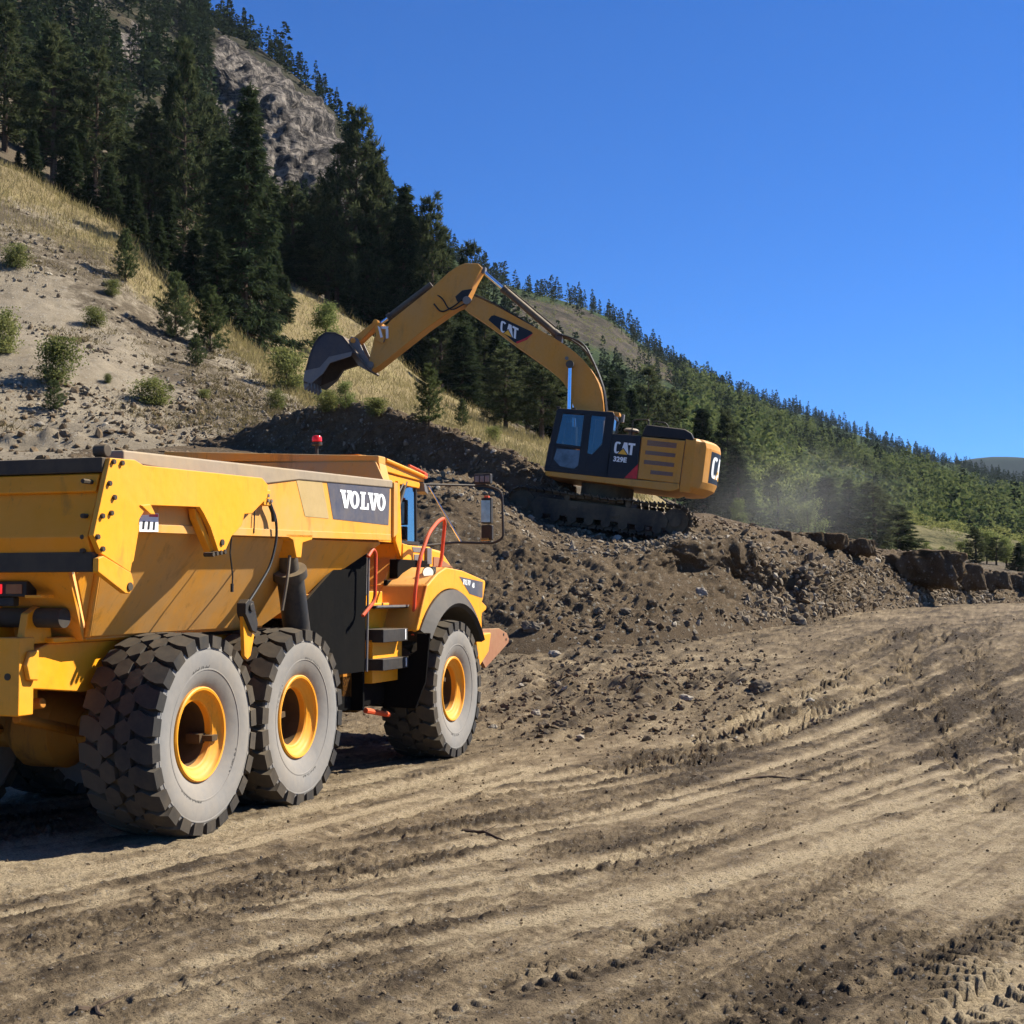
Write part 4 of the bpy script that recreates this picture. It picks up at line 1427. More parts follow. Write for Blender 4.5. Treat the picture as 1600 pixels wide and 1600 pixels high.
# big trees of the wood behind the hillside: (px, py of the tip, distance, proto, width, label)
BIG = [
    (-62, 30, 100, 'pine1', 1.0, None), (12, 8, 104, 'pine4', 1.05, 'tall dark pine cut by the left edge above the grassy crest'),
    (60, 66, 110, 'pine2', 1.1, 'dark pine second from the left edge, behind two taller crowns'),
    (88, 36, 99, 'pine0', 1.15, 'tall broad dark pine with a bare lower trunk above the left grassy crest'),
    (122, 118, 112, 'pine3', 1.1, 'lower dark pine squeezed between two taller pines at upper left'),
    (152, 76, 100, 'pine1', 1.0, 'tall dark pine left of the small rocky gap on the mountain'),
    (198, 196, 112, 'fir1', 1.2, 'short dark fir in the gap left of the rocky gap'),
    (238, 166, 106, 'pine2', 1.2, 'medium dark pine with thin top under the mountain scrub'),
    (264, 172, 115, 'pine3', 1.0, 'slim dark pine tucked behind the tall brownish one'),
    (292, 66, 105, 'pine4', .95, 'tallest brownish pine standing left of the pale cliff'),
    (333, 150, 114, 'pine0', 1.0, 'dark pine whose tip touches the left end of the pale cliff'),
    (386, 128, 86, 'fir0', 1.05, 'big black-green fir with drooping layered boughs in front of the cliff'),
    (352, 215, 98, 'fir2', 1.2, 'narrow fir standing just left of the big drooping fir'),
    (432, 300, 112, 'fir1', 1.1, 'dark fir below the pale scree right of the big drooping fir'),
    (460, 285, 108, 'pine3', 1.0, 'ragged pine below the right end of the cliff'),
    (498, 290, 118, 'pine2', 1.1, 'pine against the scree just left of the tallest skyline pine'),
    (528, 222, 114, 'pine1', .9, 'pine hugging the left side of the tallest skyline pine'),
    (556, 170, 106, 'pine4', 1.0, 'tall broad pine rising highest against the blue sky'),
    (590, 236, 111, 'pine0', .85, 'pine on the right shoulder of the tallest skyline pine'),
    (574, 330, 98, 'fir2', 1.4, 'darker fir low in front of the tallest skyline pine'),
    (632, 284, 108, 'fir1', 1.1, 'pointed conifer second from the right against the sky'),
    (655, 345, 116, 'pine2', 1.2, 'half hidden pine between the two pointed skyline conifers'),
    (679, 307, 110, 'pine3', .95, 'clumpy pointed pine rightmost of the tall skyline group'),
    (700, 384, 122, 'fir1', 1.2, 'small fir on the skyline just left of the boom joint'),
    (736, 380, 132, 'pine1', 1.0, 'hazy pine on the skyline behind the boom joint'),
    (610, 375, 100, 'fir0', .8, 'dark fir above the stick of the excavator'),
    (512, 330, 102, 'pine0', 1.1, 'dark pine above the golden grass slope'),
    (476, 350, 104, 'fir2', 1.5, 'dark fir at the top edge of the golden grass slope'),
    (690, 470, 112, 'pine1', 1.1, 'green pine framed under the bend of the boom'),
    (722, 505, 106, 'fir1', 1.1, 'green fir directly below the boom joint'),
    (757, 482, 124, 'pine2', 1.1, 'pine seen below the boom logo'),
    (790, 545, 98, 'pine4', .9, 'bushy green pine under the middle of the boom'),
    (824, 520, 118, 'pine0', 1.0, 'pine touching the lower edge of the boom right of the logo'),
    (846, 566, 96, 'pine3', 1.1, 'green pine left of the chrome boom cylinder rod'),
    (872, 582, 104, 'fir1', 1.2, 'dark fir just left of the excavator cab roof'),
    (912, 560, 120, 'pine2', 1.2, 'pine behind the foot of the boom'),
    (962, 585, 118, 'fir0', .9, 'dark fir right of the foot of the boom'),
    (1012, 572, 142, 'pine1', 1.1, 'hazy tall pine above the excavator hood rails'),
    (1052, 610, 150, 'pine3', 1.1, 'hazy pine above the engine hood'),
    (1098, 634, 136, 'fir1', 1.2, 'hazy fir above the counterweight'),
    (1138, 640, 134, 'pine0', 1.0, 'hazy dark pine standing right above the counterweight'),
    (1154, 694, 90, 'fir0', .85, 'dark fir close behind the counterweight, its foot at the bank crest'),
    (1290, 742, 104, 'fir1', 1.25, 'dark fir left one of the valley clump behind the bank'),
    (1326, 746, 110, 'fir0', .8, 'dark fir second of the valley clump behind the bank'),
    (1366, 752, 104, 'pine2', 1.3, 'dark conifer third of the valley clump behind the bank'),
    (1402, 786, 108, 'fir2', 1.7, 'low dark conifer at the right end of the valley clump'),
    (1524, 822, 124, 'pine2', 1.0, 'dark round pine in the far valley left of the yellow tree'),
    (1556, 838, 128, 'pine1', 1.0, 'dark pine in the far valley right of the yellow tree'),
    (1590, 846, 122, 'fir0', .9, 'dark fir in the far valley at the right edge'),
    (1478, 842, 230, 'fir1', 1.4, 'small dark conifer alone on the valley meadow'),
]
for px, pt, Y, key, sx, lab in BIG:
    if 425 < px < 715: Y = max(Y, 114)
    x = ux(px, pt) * Y
    z = drop(x, Y, ('hill', 'mtn', 'ridge') if Y < 160 else ('ridge', 'hill'))
    h = top_height(px, pt, x, Y, z)
    nm = 'fir_tree' if key.startswith('fir') else 'pine_tree'
    plant(nm, key, (x, Y, z - .1), h, rngT.uniform(0, 6.28), lab or 'dark pine standing outside the left edge beside the tall pines', 'tree', 'conifers of the wood behind the hillside', sx * 8.0 / max(h, 5) ** .82)

FILL = [(-20, 130, 116), (38, 125, 120), (105, 115, 122), (135, 170, 120), (175, 185, 122), (215, 235, 120), (255, 235, 124), (310, 170, 124), (345, 250, 120), (410, 275, 122),
        (600, 280, 126), (645, 335, 126), (492, 340, 118), (540, 345, 116), (592, 350, 116), (648, 410, 112), (715, 440, 120),
        (740, 450, 128), (775, 520, 122), (806, 555, 124), (860, 560, 130), (890, 580, 128), (945, 605, 132), (985, 605, 136)]
for n_i, (px, pt, Y) in enumerate(FILL):
    if 425 < px < 715: Y = max(Y, 117)
    x = ux(px, pt) * Y
    z = drop(x, Y, ('hill', 'mtn', 'ridge'))
    h = top_height(px, pt, x, Y, z)
    key = ['pine1', 'fir1', 'pine0', 'fir2', 'pine3'][n_i % 5]
    plant('fir_tree' if key[0] == 'f' else 'pine_tree', key, (x, Y, z - .1), h, rngT.uniform(0, 6.28), 'dark conifer of the dense wood, half hidden behind taller ones', 'tree', 'half hidden conifers in the dense wood', 8.4 / max(h, 5) ** .82)

EDGE = [(28, 284, 1.6), (52, 298, 3.0), (96, 322, 2.2), (112, 330, 3.6), (138, 344, 2.6), (168, 358, 3.4), (186, 372, 2.0), (206, 392, 3.8), (222, 410, 2.4), (246, 440, 3.2), (262, 446, 4.4), (280, 470, 2.6), (300, 480, 4.0), (318, 505, 2.8), (340, 520, 4.6), (430, 520, 3.6), (448, 505, 2.4)]
for n_i, (px, pb, h) in enumerate(EDGE):
    p = hit(px, pb - 4, ('hill',))
    if p is None: continue
    y = min(p.y + 6, 100) if p.y < 96 else p.y
    x = p.x / p.y * y
    plant('fir_tree', ['fir1', 'fir2', 'fir0'][n_i % 3], (x, y, drop(x, y, ('hill', 'mtn')) - .1), h * 1.35, rngT.uniform(0, 6.28), 'small dark fir in the shade along the lower edge of the wood', 'tree', 'small firs along the edge of the wood', 1.35)

# pale broad-leaved trees behind the counterweight, dusty
DEC = [
    (1184, 712, 104, 'leafy1', 1.0, 'pale green broad-leaved tree next to the counterweight in the dust'),
    (1214, 706, 110, 'leafy0', 1.0, 'tall pale broad-leaved tree in the middle of the dust cloud'),
    (1246, 724, 112, 'leafy2', 1.0, 'pale broad-leaved tree left of the dark valley clump'),
    (1268, 770, 98, 'leafy1', .9, 'low pale broad-leaved tree at the foot of the dark valley clump'),
    (1150, 770, 84, 'leafy2', .8, 'low bushy tree at the bank crest right behind the counterweight'),
    (1541, 824, 132, 'leafy0', 1.3, 'yellowing broad-leaved tree between two dark pines in the far valley'),
    (1446, 842, 134, 'leafy2', 1.2, 'bright green broad-leaved tree on the valley meadow'),
    (1428, 848, 130, 'leafy1', 1.3, 'round green tree left of the two bright trees on the valley meadow'),
    (1470, 850, 132, 'leafy2', 1.4, 'small green tree in the middle of the valley meadow'),
    (1502, 838, 130, 'leafy1', 1.2, 'green tree left of the dark round pine in the far valley'),
    (1574, 832, 130, 'leafy2', 1.2, 'light green tree between the two rightmost conifers in the far valley'),
    (1604, 834, 128, 'leafy0', 1.2, 'light green tree cut by the right edge of the photo'),
    (1040, 690, 120, 'leafy1', 1.0, 'green broad-leaved tree behind the engine hood rails'),
]
for px, pt, Y, key, sx, lab in DEC:
    x = ux(px, pt) * Y
    z = drop(x, Y, ('hill', 'ridge'))
    plant('broadleaf_tree', key, (x, Y, z - .1), top_height(px, pt, x, Y, z), rngT.uniform(0, 6.28), lab, 'tree', 'broad-leaved trees of the valley', sx)

# small plants on the gravel: (px, py base, py tip, proto, width, name, label)
SMALL = [
    (196, 440, 356, 'young0', .9, 'young_pine', 'small green pine just below the yellow grass crest'),
    (274, 532, 424, 'young1', 1.0, 'young_pine', 'bushy green pine left of a close pair on the gravel slope'),
    (328, 550, 446, 'young2', 1.15, 'young_pine', 'bright green pine right of a close pair on the gravel slope'),
    (306, 572, 520, 'young0', 1.1, 'young_pine', 'tiny pine low in front of the close pair'),
    (84, 642, 592, 'young1', 1.25, 'young_pine', 'dark little pine below the round bush at left'),
    (670, 664, 566, 'young2', 1.0, 'young_pine', 'lit young pine below the stick, on the grass slope'),
    (722, 668, 622, 'young0', 1.0, 'young_pine', 'smaller dark pine right of the lit young pine'),
    (90, 602, 528, 'shrub0', 1.0, 'shrub', 'round green bush above the dark little pine at left'),
    (238, 632, 588, 'shrub1', 1.5, 'shrub', 'low wide green bush in the middle of the gravel slope'),
    (22, 418, 378, 'shrub2', 1.1, 'shrub', 'dull bush in the dry grass at the left edge'),
    (174, 462, 436, 'shrub0', 1.1, 'shrub', 'dry olive bush under the topmost small pine'),
    (2, 552, 480, 'shrub1', .9, 'shrub', 'dark green bush cut by the left edge'),
    (150, 510, 478, 'shrub2', 1.2, 'shrub', 'thin brownish bush above the long shadow on the slope'),
    (168, 598, 582, 'shrub2', .9, 'shrub', 'tiny grey weed bush beside the low wide bush'),
    (318, 622, 606, 'shrub1', 1.6, 'shrub', 'small flat green bush right of the low wide bush'),
    (508, 556, 466, 'leafy0', 1.1, 'broadleaf_sapling', 'sunlit broad-leaved sapling rising behind the bucket'),
    (452, 612, 545, 'shrub0', 1.0, 'shrub', 'yellow green bush left of the bucket'),
    (432, 640, 606, 'shrub1', 1.0, 'shrub', 'small bush below the yellow green one left of the bucket'),
    (546, 640, 588, 'leafy1', 1.3, 'broadleaf_sapling', 'sunlit leafy sapling directly under the bucket'),
    (516, 642, 606, 'shrub2', 1.2, 'shrub', 'pale bush under the bucket at the pile crest'),
    (588, 650, 620, 'shrub0', 1.4, 'shrub', 'yellowish bush right of the leafy sapling under the bucket'),
    (425, 528, 505, 'shrub2', 1.4, 'shrub', 'brown bush at the foot of the big drooping fir'),
    (770, 690, 664, 'shrub1', 1.3, 'shrub', 'dull bush on the dry grass left of the cab'),
]
for px, pb, pt, key, sx, nm, lab in SMALL:
    p = hit(px, pb, ('hill', 'pile'))
    if p is None: continue
    h = CAMH + slope(pt) * p.y - p.z
    plant(nm, key, (p.x, p.y, p.z - .04), h, rngT.uniform(0, 6.28), lab, {'young_pine': 'young pine', 'shrub': 'shrub', 'broadleaf_sapling': 'sapling'}[nm], None, sx)

# the woods on the slopes: the nearest 170 are trees of their own, the rest one mass
rng = np.random.default_rng(77)


def pick(G, n_, wfun):
    i = rng.integers(1, G.shape[0] - 2, n_ * 12); j = rng.integers(1, G.shape[1] - 1, n_ * 12)
    w = wfun(i, j)
    ok = np.where(rng.random(len(i)) < w)[0][:n_]
    return G[i[ok], j[ok]]


gpxm, gpym = px_of(MTNG)
cover = smooth(-.18, .1, fbm(MTNG[..., 0] * .03, MTNG[..., 1] * .03 + MTNG[..., 2] * .03, 3, 701) + .05)
area_m = np.linalg.norm(np.gradient(MTNG, axis=1), axis=-1) * np.linalg.norm(np.gradient(MTNG, axis=0), axis=-1)
area_m /= np.percentile(area_m, 95)
mt = pick(MTNG, 3600, lambda i, j: np.clip(area_m[i, j], 0, 1) * (1 - MROCK[i, j]) ** 3 * np.maximum(cover[i, j], .75) * (1 - .75 * smooth(315, 345, gpxm[i, j]) * (i > 55)))
skym = MTNG[-22:-18, :].reshape(-1, 3)
skym = skym[rng.integers(0, len(skym), 230)]
gpx, gpy = px_of(RIDGEG)
area_r = np.linalg.norm(np.gradient(RIDGEG, axis=1), axis=-1) * np.linalg.norm(np.gradient(RIDGEG, axis=0), axis=-1)
area_r /= np.percentile(area_r, 97)
cov = smooth(-.25, .12, fbm(RIDGEG[..., 0] * .014, RIDGEG[..., 1] * .014, 4, 711) + .06 - .75 * dry + .25 * smooth(60, 20, gpy - np.interp(gpx, [700, 900, 1080, 1300, 1600], [375, 463, 568, 652, 745])))
sky_r = smooth(100, 0, gpy - np.interp(gpx, [700, 900, 1080, 1300, 1600, 1900], [375, 463, 568, 652, 745, 815]))
decw = smooth(-.12, .14, fbm(RIDGEG[..., 0] * .02, RIDGEG[..., 1] * .02, 3, 721) + .26 - .7 * sky_r) * smooth(960, 1120, gpx)
rc = pick(RIDGEG, 2300, lambda i, j: np.clip(area_r[i, j] ** .5, 0, 1) * cov[i, j] * (1 - .8 * decw[i, j]))
rc2 = pick(RIDGEG, 1300, lambda i, j: np.clip(area_r[i, j] ** .5, 0, 1) * sky_r[i, j] ** .7 * (gpx[i, j] > 990) * (i < 176))
rd = pick(RIDGEG, 1900, lambda i, j: np.clip(area_r[i, j] ** .5, 0, 1) * cov[i, j] * decw[i, j] * (i < 140))
skyr = RIDGEG[-19:-15, :].reshape(-1, 3)
skyr = skyr[rng.integers(0, len(skyr), 640)]
spx, spy = px_of(skyr)
skyr = skyr[(fbm(skyr[:, 0] * .02, skyr[:, 1] * .02, 2, 731) > -.12) & ((spx < 770) | (spx > 1070) | (rng.random(len(spx)) < .28))]


def spread(P, key_list, temps, hlo, hhi, wid, n_ind, name, label, group, stuffname, fm, scl=None):
    P = P + rng.normal(size=P.shape) * np.array([1.2, 1.2, 0])
    order = np.argsort(P[:, 1])
    h = rng.uniform(hlo, hhi, len(P)) * (1 if scl is None else scl)
    vis = [k for k in order if -.36 < P[k, 0] / P[k, 1] < .36]
    ind = vis[:n_ind]
    for k in ind:
        plant(name, key_list[int(rng.integers(0, len(key_list)))], tuple(P[k] - np.array([0, 0, .2])), float(h[k]), float(rng.uniform(0, 6.28)), label, 'tree', group, wid)
    rest = np.setdiff1d(np.arange(len(P)), ind)
    w = rng.uniform(.8, 1.2, len(rest)) * wid
    V, F = scatter(temps, P[rest] - np.array([0, 0, .2]), np.stack([h[rest] * w, h[rest] * w, h[rest]], 1), rotz(rng.uniform(0, 6.28, len(rest))), rng)
    tag(link(stuffname, np_mesh(stuffname, V, F, fm, smooth_=False)), kind='stuff')


FK = ['far%d' % k for k in range(4)]
spread(np.concatenate([mt, skym]), FK, FARC, 4.5, 10, 1.3, 90, 'conifer_tree', 'small dark conifer on the rocky mountain slope above the wood', 'conifers on the rocky mountain', 'mountain_forest', FARF, np.r_[np.ones(len(mt)), np.full(len(skym), .62)])
spread(np.concatenate([rc, rc2, skyr]), FK, FARC, 4.5, 11, 1.2, 100, 'conifer_tree', 'hazy conifer on the long wooded ridge behind the excavator', 'conifers on the long ridge', 'ridge_forest', FARF, np.r_[np.ones(len(rc)), np.full(len(rc2), .85), np.full(len(skyr), .66)])
spread(rd, ['farleaf%d' % k for k in range(3)], FARL, 5, 10.5, 1.15, 60, 'broadleaf_tree', 'pale green round tree on the lower slope of the long ridge', 'round trees on the long ridge', 'ridge_broadleaf_wood', FARD)

# low scrub on the open patches of the ridge
open_ = np.clip(np.maximum(dry, meadow) * 1.3, 0, 1)
sc_ = pick(RIDGEG, 2600, lambda i, j: np.clip(area_r[i, j] ** .5, 0, 1) * open_[i, j] * (i > 6))
near_ = pick(RIDGEG, 420, lambda i, j: (i < 40) * (i > 6) * (gpx[i, j] > 1380) * (gpx[i, j] < 1750) * .8)
sc_ = np.concatenate([sc_, near_])
small_leaf = [far_leafy(60 + k, 46) for k in range(4)]
hh = rng.uniform(.6, 2.6, len(sc_))
V, F = scatter(small_leaf, sc_ - np.array([0, 0, .1]), np.stack([hh * 1.5, hh * 1.5, hh], 1), rotz(rng.uniform(0, 6.28, len(sc_))), rng)
tag(link('ridge_scrub', np_mesh('ridge_scrub', V, F, SHRF, smooth_=False)), kind='stuff')

# grass on the crest and the golden slope
gi = np.where((HGRASS > .35))
w = np.clip(HGRASS[gi], 0, 1)
pgx, pgy = px_of(HILLG)
inview = (pgx[gi] > -120) & (pgx[gi] < 1000) & (HILLG[..., 1][gi] < 112)
sel = np.where(inview)[0]
sel = sel[rng.integers(0, len(sel), 70000)]
P = HILLG[gi[0][sel], gi[1][sel]] + rng.normal(size=(len(sel), 3)) * np.array([.35, .35, .02])
d = rng.normal(size=P.shape) * np.array([.35, .35, .1]) + np.array([0, 0, 1.0]); d /= np.linalg.norm(d, axis=1)[:, None]
crestb = HRI[gi[0][sel], gi[1][sel]] > 120
V, F = blades(P - np.array([0, 0, .05]), d, rng.uniform(.18, .50, len(P)) * np.where(crestb, 1.2, .8), rng.uniform(.022, .048, len(P)), rng)
tag(link('dry_grass', np_mesh('dry_grass', V, F, GRASSM, smooth_=False)), kind='stuff')
# sparse weeds on the gravel
sel = np.where((HGRASS < .35) & (pgx > -120) & (pgx < 620) & (HRI < 145) & (HRI > 10))
k = rng.integers(0, len(sel[0]), 2600)
cc = HILLG[sel[0][k], sel[1][k]]
cpx, cpy = px_of(cc)
cc = cc[fbm(cc[:, 0] * .2, cc[:, 1] * .2 + cc[:, 2] * .2, 2, 741) > .22 - .40 * smooth(210, 90, cpy - np.interp(cpx, [0, 190, 330, 490], [258, 358, 500, 623]))]
P = np.repeat(cc, 12, 0) + rng.normal(size=(len(cc) * 12, 3)) * np.array([.16, .16, .03])
d = rng.normal(size=P.shape) * np.array([.6, .6, .1]) + np.array([0, 0, .8]); d /= np.linalg.norm(d, axis=1)[:, None]
V, F = blades(P, d, rng.uniform(.12, .34, len(P)), rng.uniform(.02, .05, len(P)), rng)
tag(link('dry_weeds', np_mesh('dry_weeds', V, F, WEEDM, smooth_=False)), kind='stuff')

# ------------------------------------------------------------------ stones
TEMP0 = [rock_temp(s, 0, .8) for s in range(5)]
TEMP1 = [rock_temp(40 + s, 1, .5) for s in range(5)]


def stones(name, P, size, m, temps=TEMP0, sink=.25):
    n_ = len(P)
    sc = size[:, None] * rng.uniform(.7, 1.3, (n_, 3)) * np.array([1, 1, .75])
    P = P + np.array([0, 0, 1.0]) * (size * (.5 - sink) * .8)[:, None]
    V, F = scatter(temps, P, sc, rand_rots(n_, rng), rng)
    tag(link(name, np_mesh(name, V, F, m, smooth_=False)), kind='stuff')


def sizes(n_, lo, hi, pw=2.6):
    return lo + (hi - lo) * rng.random(n_) ** pw


# on the bank, thicker towards the toe
i = (rng.random(12000) ** 1.7 * 118).astype(int) + 4; j = rng.integers(4, BANKG.shape[1] - 4, 12000)
bx, by = px_of(BANKG)
P = BANKG[i, j]; q = bx[i, j]
dens = fbm(P[:, 0] * .6, P[:, 2] * 1.0 + P[:, 1] * .5, 3, 801)
ok = (dens > -.10) & (q > 560) & (q < 1760) & ~((q < 750) & (by[i, j] < 900) & (rng.random(len(q)) < .75))
P = P[ok]
stones('bank_stones', P, sizes(len(P), .016, .115, 4.0) * np.clip(P[:, 1] / 34, 1, 1.4), STONEM)
i = rng.integers(8, PILEG.shape[0] - 6, 1200); j = rng.integers(90, PILEG.shape[1] - 4, 1200)
stones('pile_stones', PILEG[i, j], sizes(1200, .03, .17, 4), STONEM)
i = (6 + rng.random(4200) ** 1.2 * 100).astype(int); j = rng.integers(585, 740, 4200)
stones('cut_slope_gravel', BANKG[i, j], sizes(4200, .025, .19, 4.5), PEBBM)
# gravel on the bench between bank crest and pile
i = rng.integers(96, 140, 4200); j = rng.integers(300, 600, 4200)
stones('bench_gravel', BANKG[i, j], sizes(4200, .02, .14, 4.5), PEBBM)
# scree on the hillside
sel = np.where((HGRASS < .5) & (pgx > -120) & (pgx < 720) & (HRI < 147) & (HRI > 6))
k = rng.integers(0, len(sel[0]), 10500)
P = HILLG[sel[0][k], sel[1][k]] + rng.normal(size=(10500, 3)) * np.array([.1, .1, 0])
P = P[fbm(P[:, 0] * .18, P[:, 1] * .18 + P[:, 2] * .3, 3, 811) > -.1]
stones('hillside_scree', P, sizes(len(P), .03, .20, 5), PEBBM)
sel = np.where((pgx > -120) & (pgx < 330) & (pgy > 600) & (HRI < 80))
k = rng.integers(0, len(sel[0]), 900)
stones('broken_earth', HILLG[sel[0][k], sel[1][k]], sizes(900, .03, .26, 6), CLODM)
# crumbs and pebbles on the haul road
n_ = 46000
qx = rng.uniform(-60, 1660, n_); qy = 945 + 720 * rng.random(n_) ** 1.1
gg = np.array([to_ground(a, b) for a, b in zip(qx, qy)])
zz, dd = ground_fields(gg[:, 0], gg[:, 1])
keep = rng.random(n_) < np.clip(.10 + .8 * dd, .04, 1)
rub = np.exp(-(((qx - 1000) / 230) ** 2 + ((qy - 1070) / 75) ** 2))
keep |= rng.random(n_) < rub * .8
gg, zz, qy, rub = gg[keep], zz[keep], qy[keep], rub[keep]
sz = sizes(len(gg), .005, .024, 3.0) * (1 + 1.8 * rub) * np.clip(gg[:, 1] / 13, .75, 1.6)
stones('road_crumbs', np.stack([gg[:, 0], gg[:, 1], zz], 1), sz, CLODM)
n_ = 4600
qx = 750 + 440 * rng.random(n_); qy = 985 + 175 * rng.random(n_)
gg = np.array([to_ground(a, b) for a, b in zip(qx, qy)])
zz, dd = ground_fields(gg[:, 0], gg[:, 1])
keep = (dd > .25 + .3 * rng.random(n_)) | (rng.random(n_) < .14)
stones('rubble_gravel', np.stack([gg[:, 0], gg[:, 1], zz], 1)[keep], sizes(n_, .012, .11, 4.5)[keep], STONEM)

# stones one can point at
ROCKS = [  # px, py, px width, label, pale
    (832, 985, 36, 'large grey angular rock lying at the toe of the bank nearest the hauler', 0),
    (1096, 929, 22, 'bright pale flat stone on the brown bank face', 1),
    (876, 877, 26, 'pale angular stone high on the bank face below the excavator', 0),
    (976, 957, 20, 'dark grey round stone at the bank toe left of centre', 0),
    (935, 960, 22, 'grey blocky stone at the bank toe, left of the dark round one', 0),
    (1020, 945, 18, 'grey stone on the lower bank face among dark clods', 0),
    (1071, 1098, 24, 'rounded tan boulder in the rubble mound on the haul road', 1),
    (866, 1024, 22, 'round tan stone between the hauler bumper and the rubble mound', 1),
    (836, 1122, 18, 'small pale cobble in front of the hauler', 1),
    (846, 1140, 20, 'brown cobble just below the small pale one', 0),
    (876, 1141, 26, 'dark flat clod beside the brown cobble', 0),
    (770, 1142, 14, 'white pebble at the foot of the front tyre', 1),
    (1186, 1088, 36, 'dark broken boulder at the right end of the rubble', 0),
    (1104, 1075, 20, 'dark stone on top of the rubble mound', 0),
    (962, 845, 18, 'pale stone at the edge of the excavator shadow', 1),
    (790, 868, 16, 'grey stone near the top of the bank face at left', 0),
    (1010, 1058, 24, 'dark clod left of the rubble mound top', 0),
    (1266, 1098, 14, 'pale pebble on the tyre track right of the rubble', 1),
    (1160, 1048, 16, 'brown stone behind the broken boulder', 0),
    (905, 930, 15, 'grey stone halfway up the bank face', 0),
]
STONED = stone_mat('dark_stone', (.085, .075, .06), (.20, .18, .145))
STONEP = stone_mat('pale_stone', (.36, .32, .25), (.55, .50, .41))


def gz(x, y):
    a, _ = ground_fields(np.array([x]), np.array([y]))
    return float(a[0])


for n_i, (px, py, w, lab, pale) in enumerate(ROCKS):
    g = to_ground(px, py)
    p = hit(px, py, ('bank',))
    if p is None or p.y > g[1] + .2:
        p = Vector((g[0], g[1], gz(*g)))
    v, f = rock_temp(900 + n_i, 2, .5)
    s = w / FPX * p.y / 2
    rr = rand_rots(1, rng, .5)[0]
    me = np_mesh('rock', (v * s) @ rr.T, f, STONEP if pale else (STONEM if n_i % 3 else STONED), smooth_=False)
    o = link('rock', me)
    o.location = p + Vector((0, 0, s * .25))
    tag(o, lab, 'rock')

# big cut lumps of earth along the crest of the bank
LUMPS = [
    (1218, 836, 22, 13, 42.5, 'small earth lump on the bank crest beneath the dusty trees'),
    (1278, 842, 42, 20, 44, 'flat-topped earth lump on the bank crest, left of the longer block'),
    (1342, 852, 28, 18, 50, 'small tan earth lump on the bank crest between two larger blocks'),
    (1430, 882, 62, 36, 55, 'largest dark block of cut earth on the bank crest'),
    (1512, 898, 28, 25, 59.5, 'dark block of cut earth right of the largest one'),
    (1552, 903, 26, 20, 63, 'ragged dark lump on the crest second from the right edge'),
    (1602, 908, 42, 23, 66, 'dark block of cut earth at the right edge'),
]
for n_i, (px, py, rx, rz_, Y, lab) in enumerate(LUMPS):
    c = W(px, py, Y)
    v, f = ico(4)
    s = np.array([rx, rx * .9, rz_]) / FPX * Y
    e = .62
    v = np.sign(v) * np.abs(v) ** e
    v[:, 2] = np.where(v[:, 2] > .55, .55 + (v[:, 2] - .55) * .25, v[:, 2])
    q = v * s * .92
    x, y, z = q[:, 0] + 13 * n_i, q[:, 1], q[:, 2]
    d = 1 + .42 * fbm(x * 1.3 + z * .5, y * 1.3 + z * .4, 4, 820) + .30 * fbm(x * 4 + z, y * 4 - z, 3, 830) - .45 * np.abs(fbm(x * 2.4, z * .5 + y, 2, 840)) + .12 * fbm(x * 11 + z * 3, y * 11 + z * 5, 2, 850)
    q = q * d[:, None]
    q[:, 2] -= .12 * np.abs(q[:, 0])
    o = link('earth_lump', np_mesh('earth_lump', q, f, BANKM))
    o.location = tuple(c)
    tag(o, lab, 'earth lump')

# twigs lying on the road
for (a, b, lab) in (((1150, 1218), (1268, 1216), 'long thin dark stick lying on the haul road, centre right'),
                    ((722, 1297), (790, 1308), 'short dark twig lying on the haul road, centre'),
                    ((120, 1578), (172, 1582), 'dark twig lying on the dirt at lower left')):
    p, q = to_ground(*a), to_ground(*b)
    pts = []
    for t in np.linspace(0, 1, 7):
        c = p * (1 - t) + q * t + np.array([0, .10 * math.sin(t * 5)])
        pts.append((c[0], c[1], gz(*c) + .012))
    mb = MB(); mb.tube(pts, [.014, .016, .014, .013, .011, .009, .005], 6)
    c = pts[3]; mb.tube([c, (c[0] + .12, c[1] + .16, c[2] + .03)], [.008, .003], 5)
    tag(mb.build('twig', BARK), lab, 'twig')
# ================================================================== articulated hauler
TRK = empty('dump_truck', (-2.338, 19.72, -.02), (0, 0, R(71.3)))
tag(TRK, 'dusty yellow articulated dump truck with six big tyres, parked on the haul road', 'dump truck')


def sym(f):
    for s in (-1, 1): f(s)


# ---- dump body
def body_half(mb, s):
    rail = [(-7.75, 2.75), (-2.18, 2.87), (-2.05, 2.96), (-2.05, 3.56), (-2.12, 3.60), (-7.79, 3.43)]
    mb.py(rail, s * 1.64, s * 1.44)
    mb.py([(-7.72, 2.745), (-2.2, 2.865), (-2.2, 2.94), (-7.72, 2.82)], s * 1.66, s * 1.50)          # lower lip
    mb.py([(-2.14, 2.90), (-2.02, 2.96), (-2.02, 3.58), (-2.14, 3.58)], s * 1.672, s * 1.40)         # front post
    a = [(-7.88, s * 1.52, 2.78), (-7.33, s * .98, 1.88), (-4.25, s * .98, 1.90), (-2.28, s * 1.50, 2.87)]
    mb.slab(a if s < 0 else a[::-1], .06)
    mb.tube([(-7.9, s * 1.54, 2.74), (-7.34, s * 1.0, 1.86)], .035, 8)
    mb.tube([(-4.25, s * 1.0, 1.90), (-2.26, s * 1.52, 2.84)], .03, 8)
    mb.tube([(-7.3, s * .985, 1.87), (-4.2, s * .985, 1.88)], .035, 8)
    mb.tube([(-7.34, s * 1.03, 1.93), (-5.35, s * 1.47, 2.80)], .012, 6)                              # weld seam


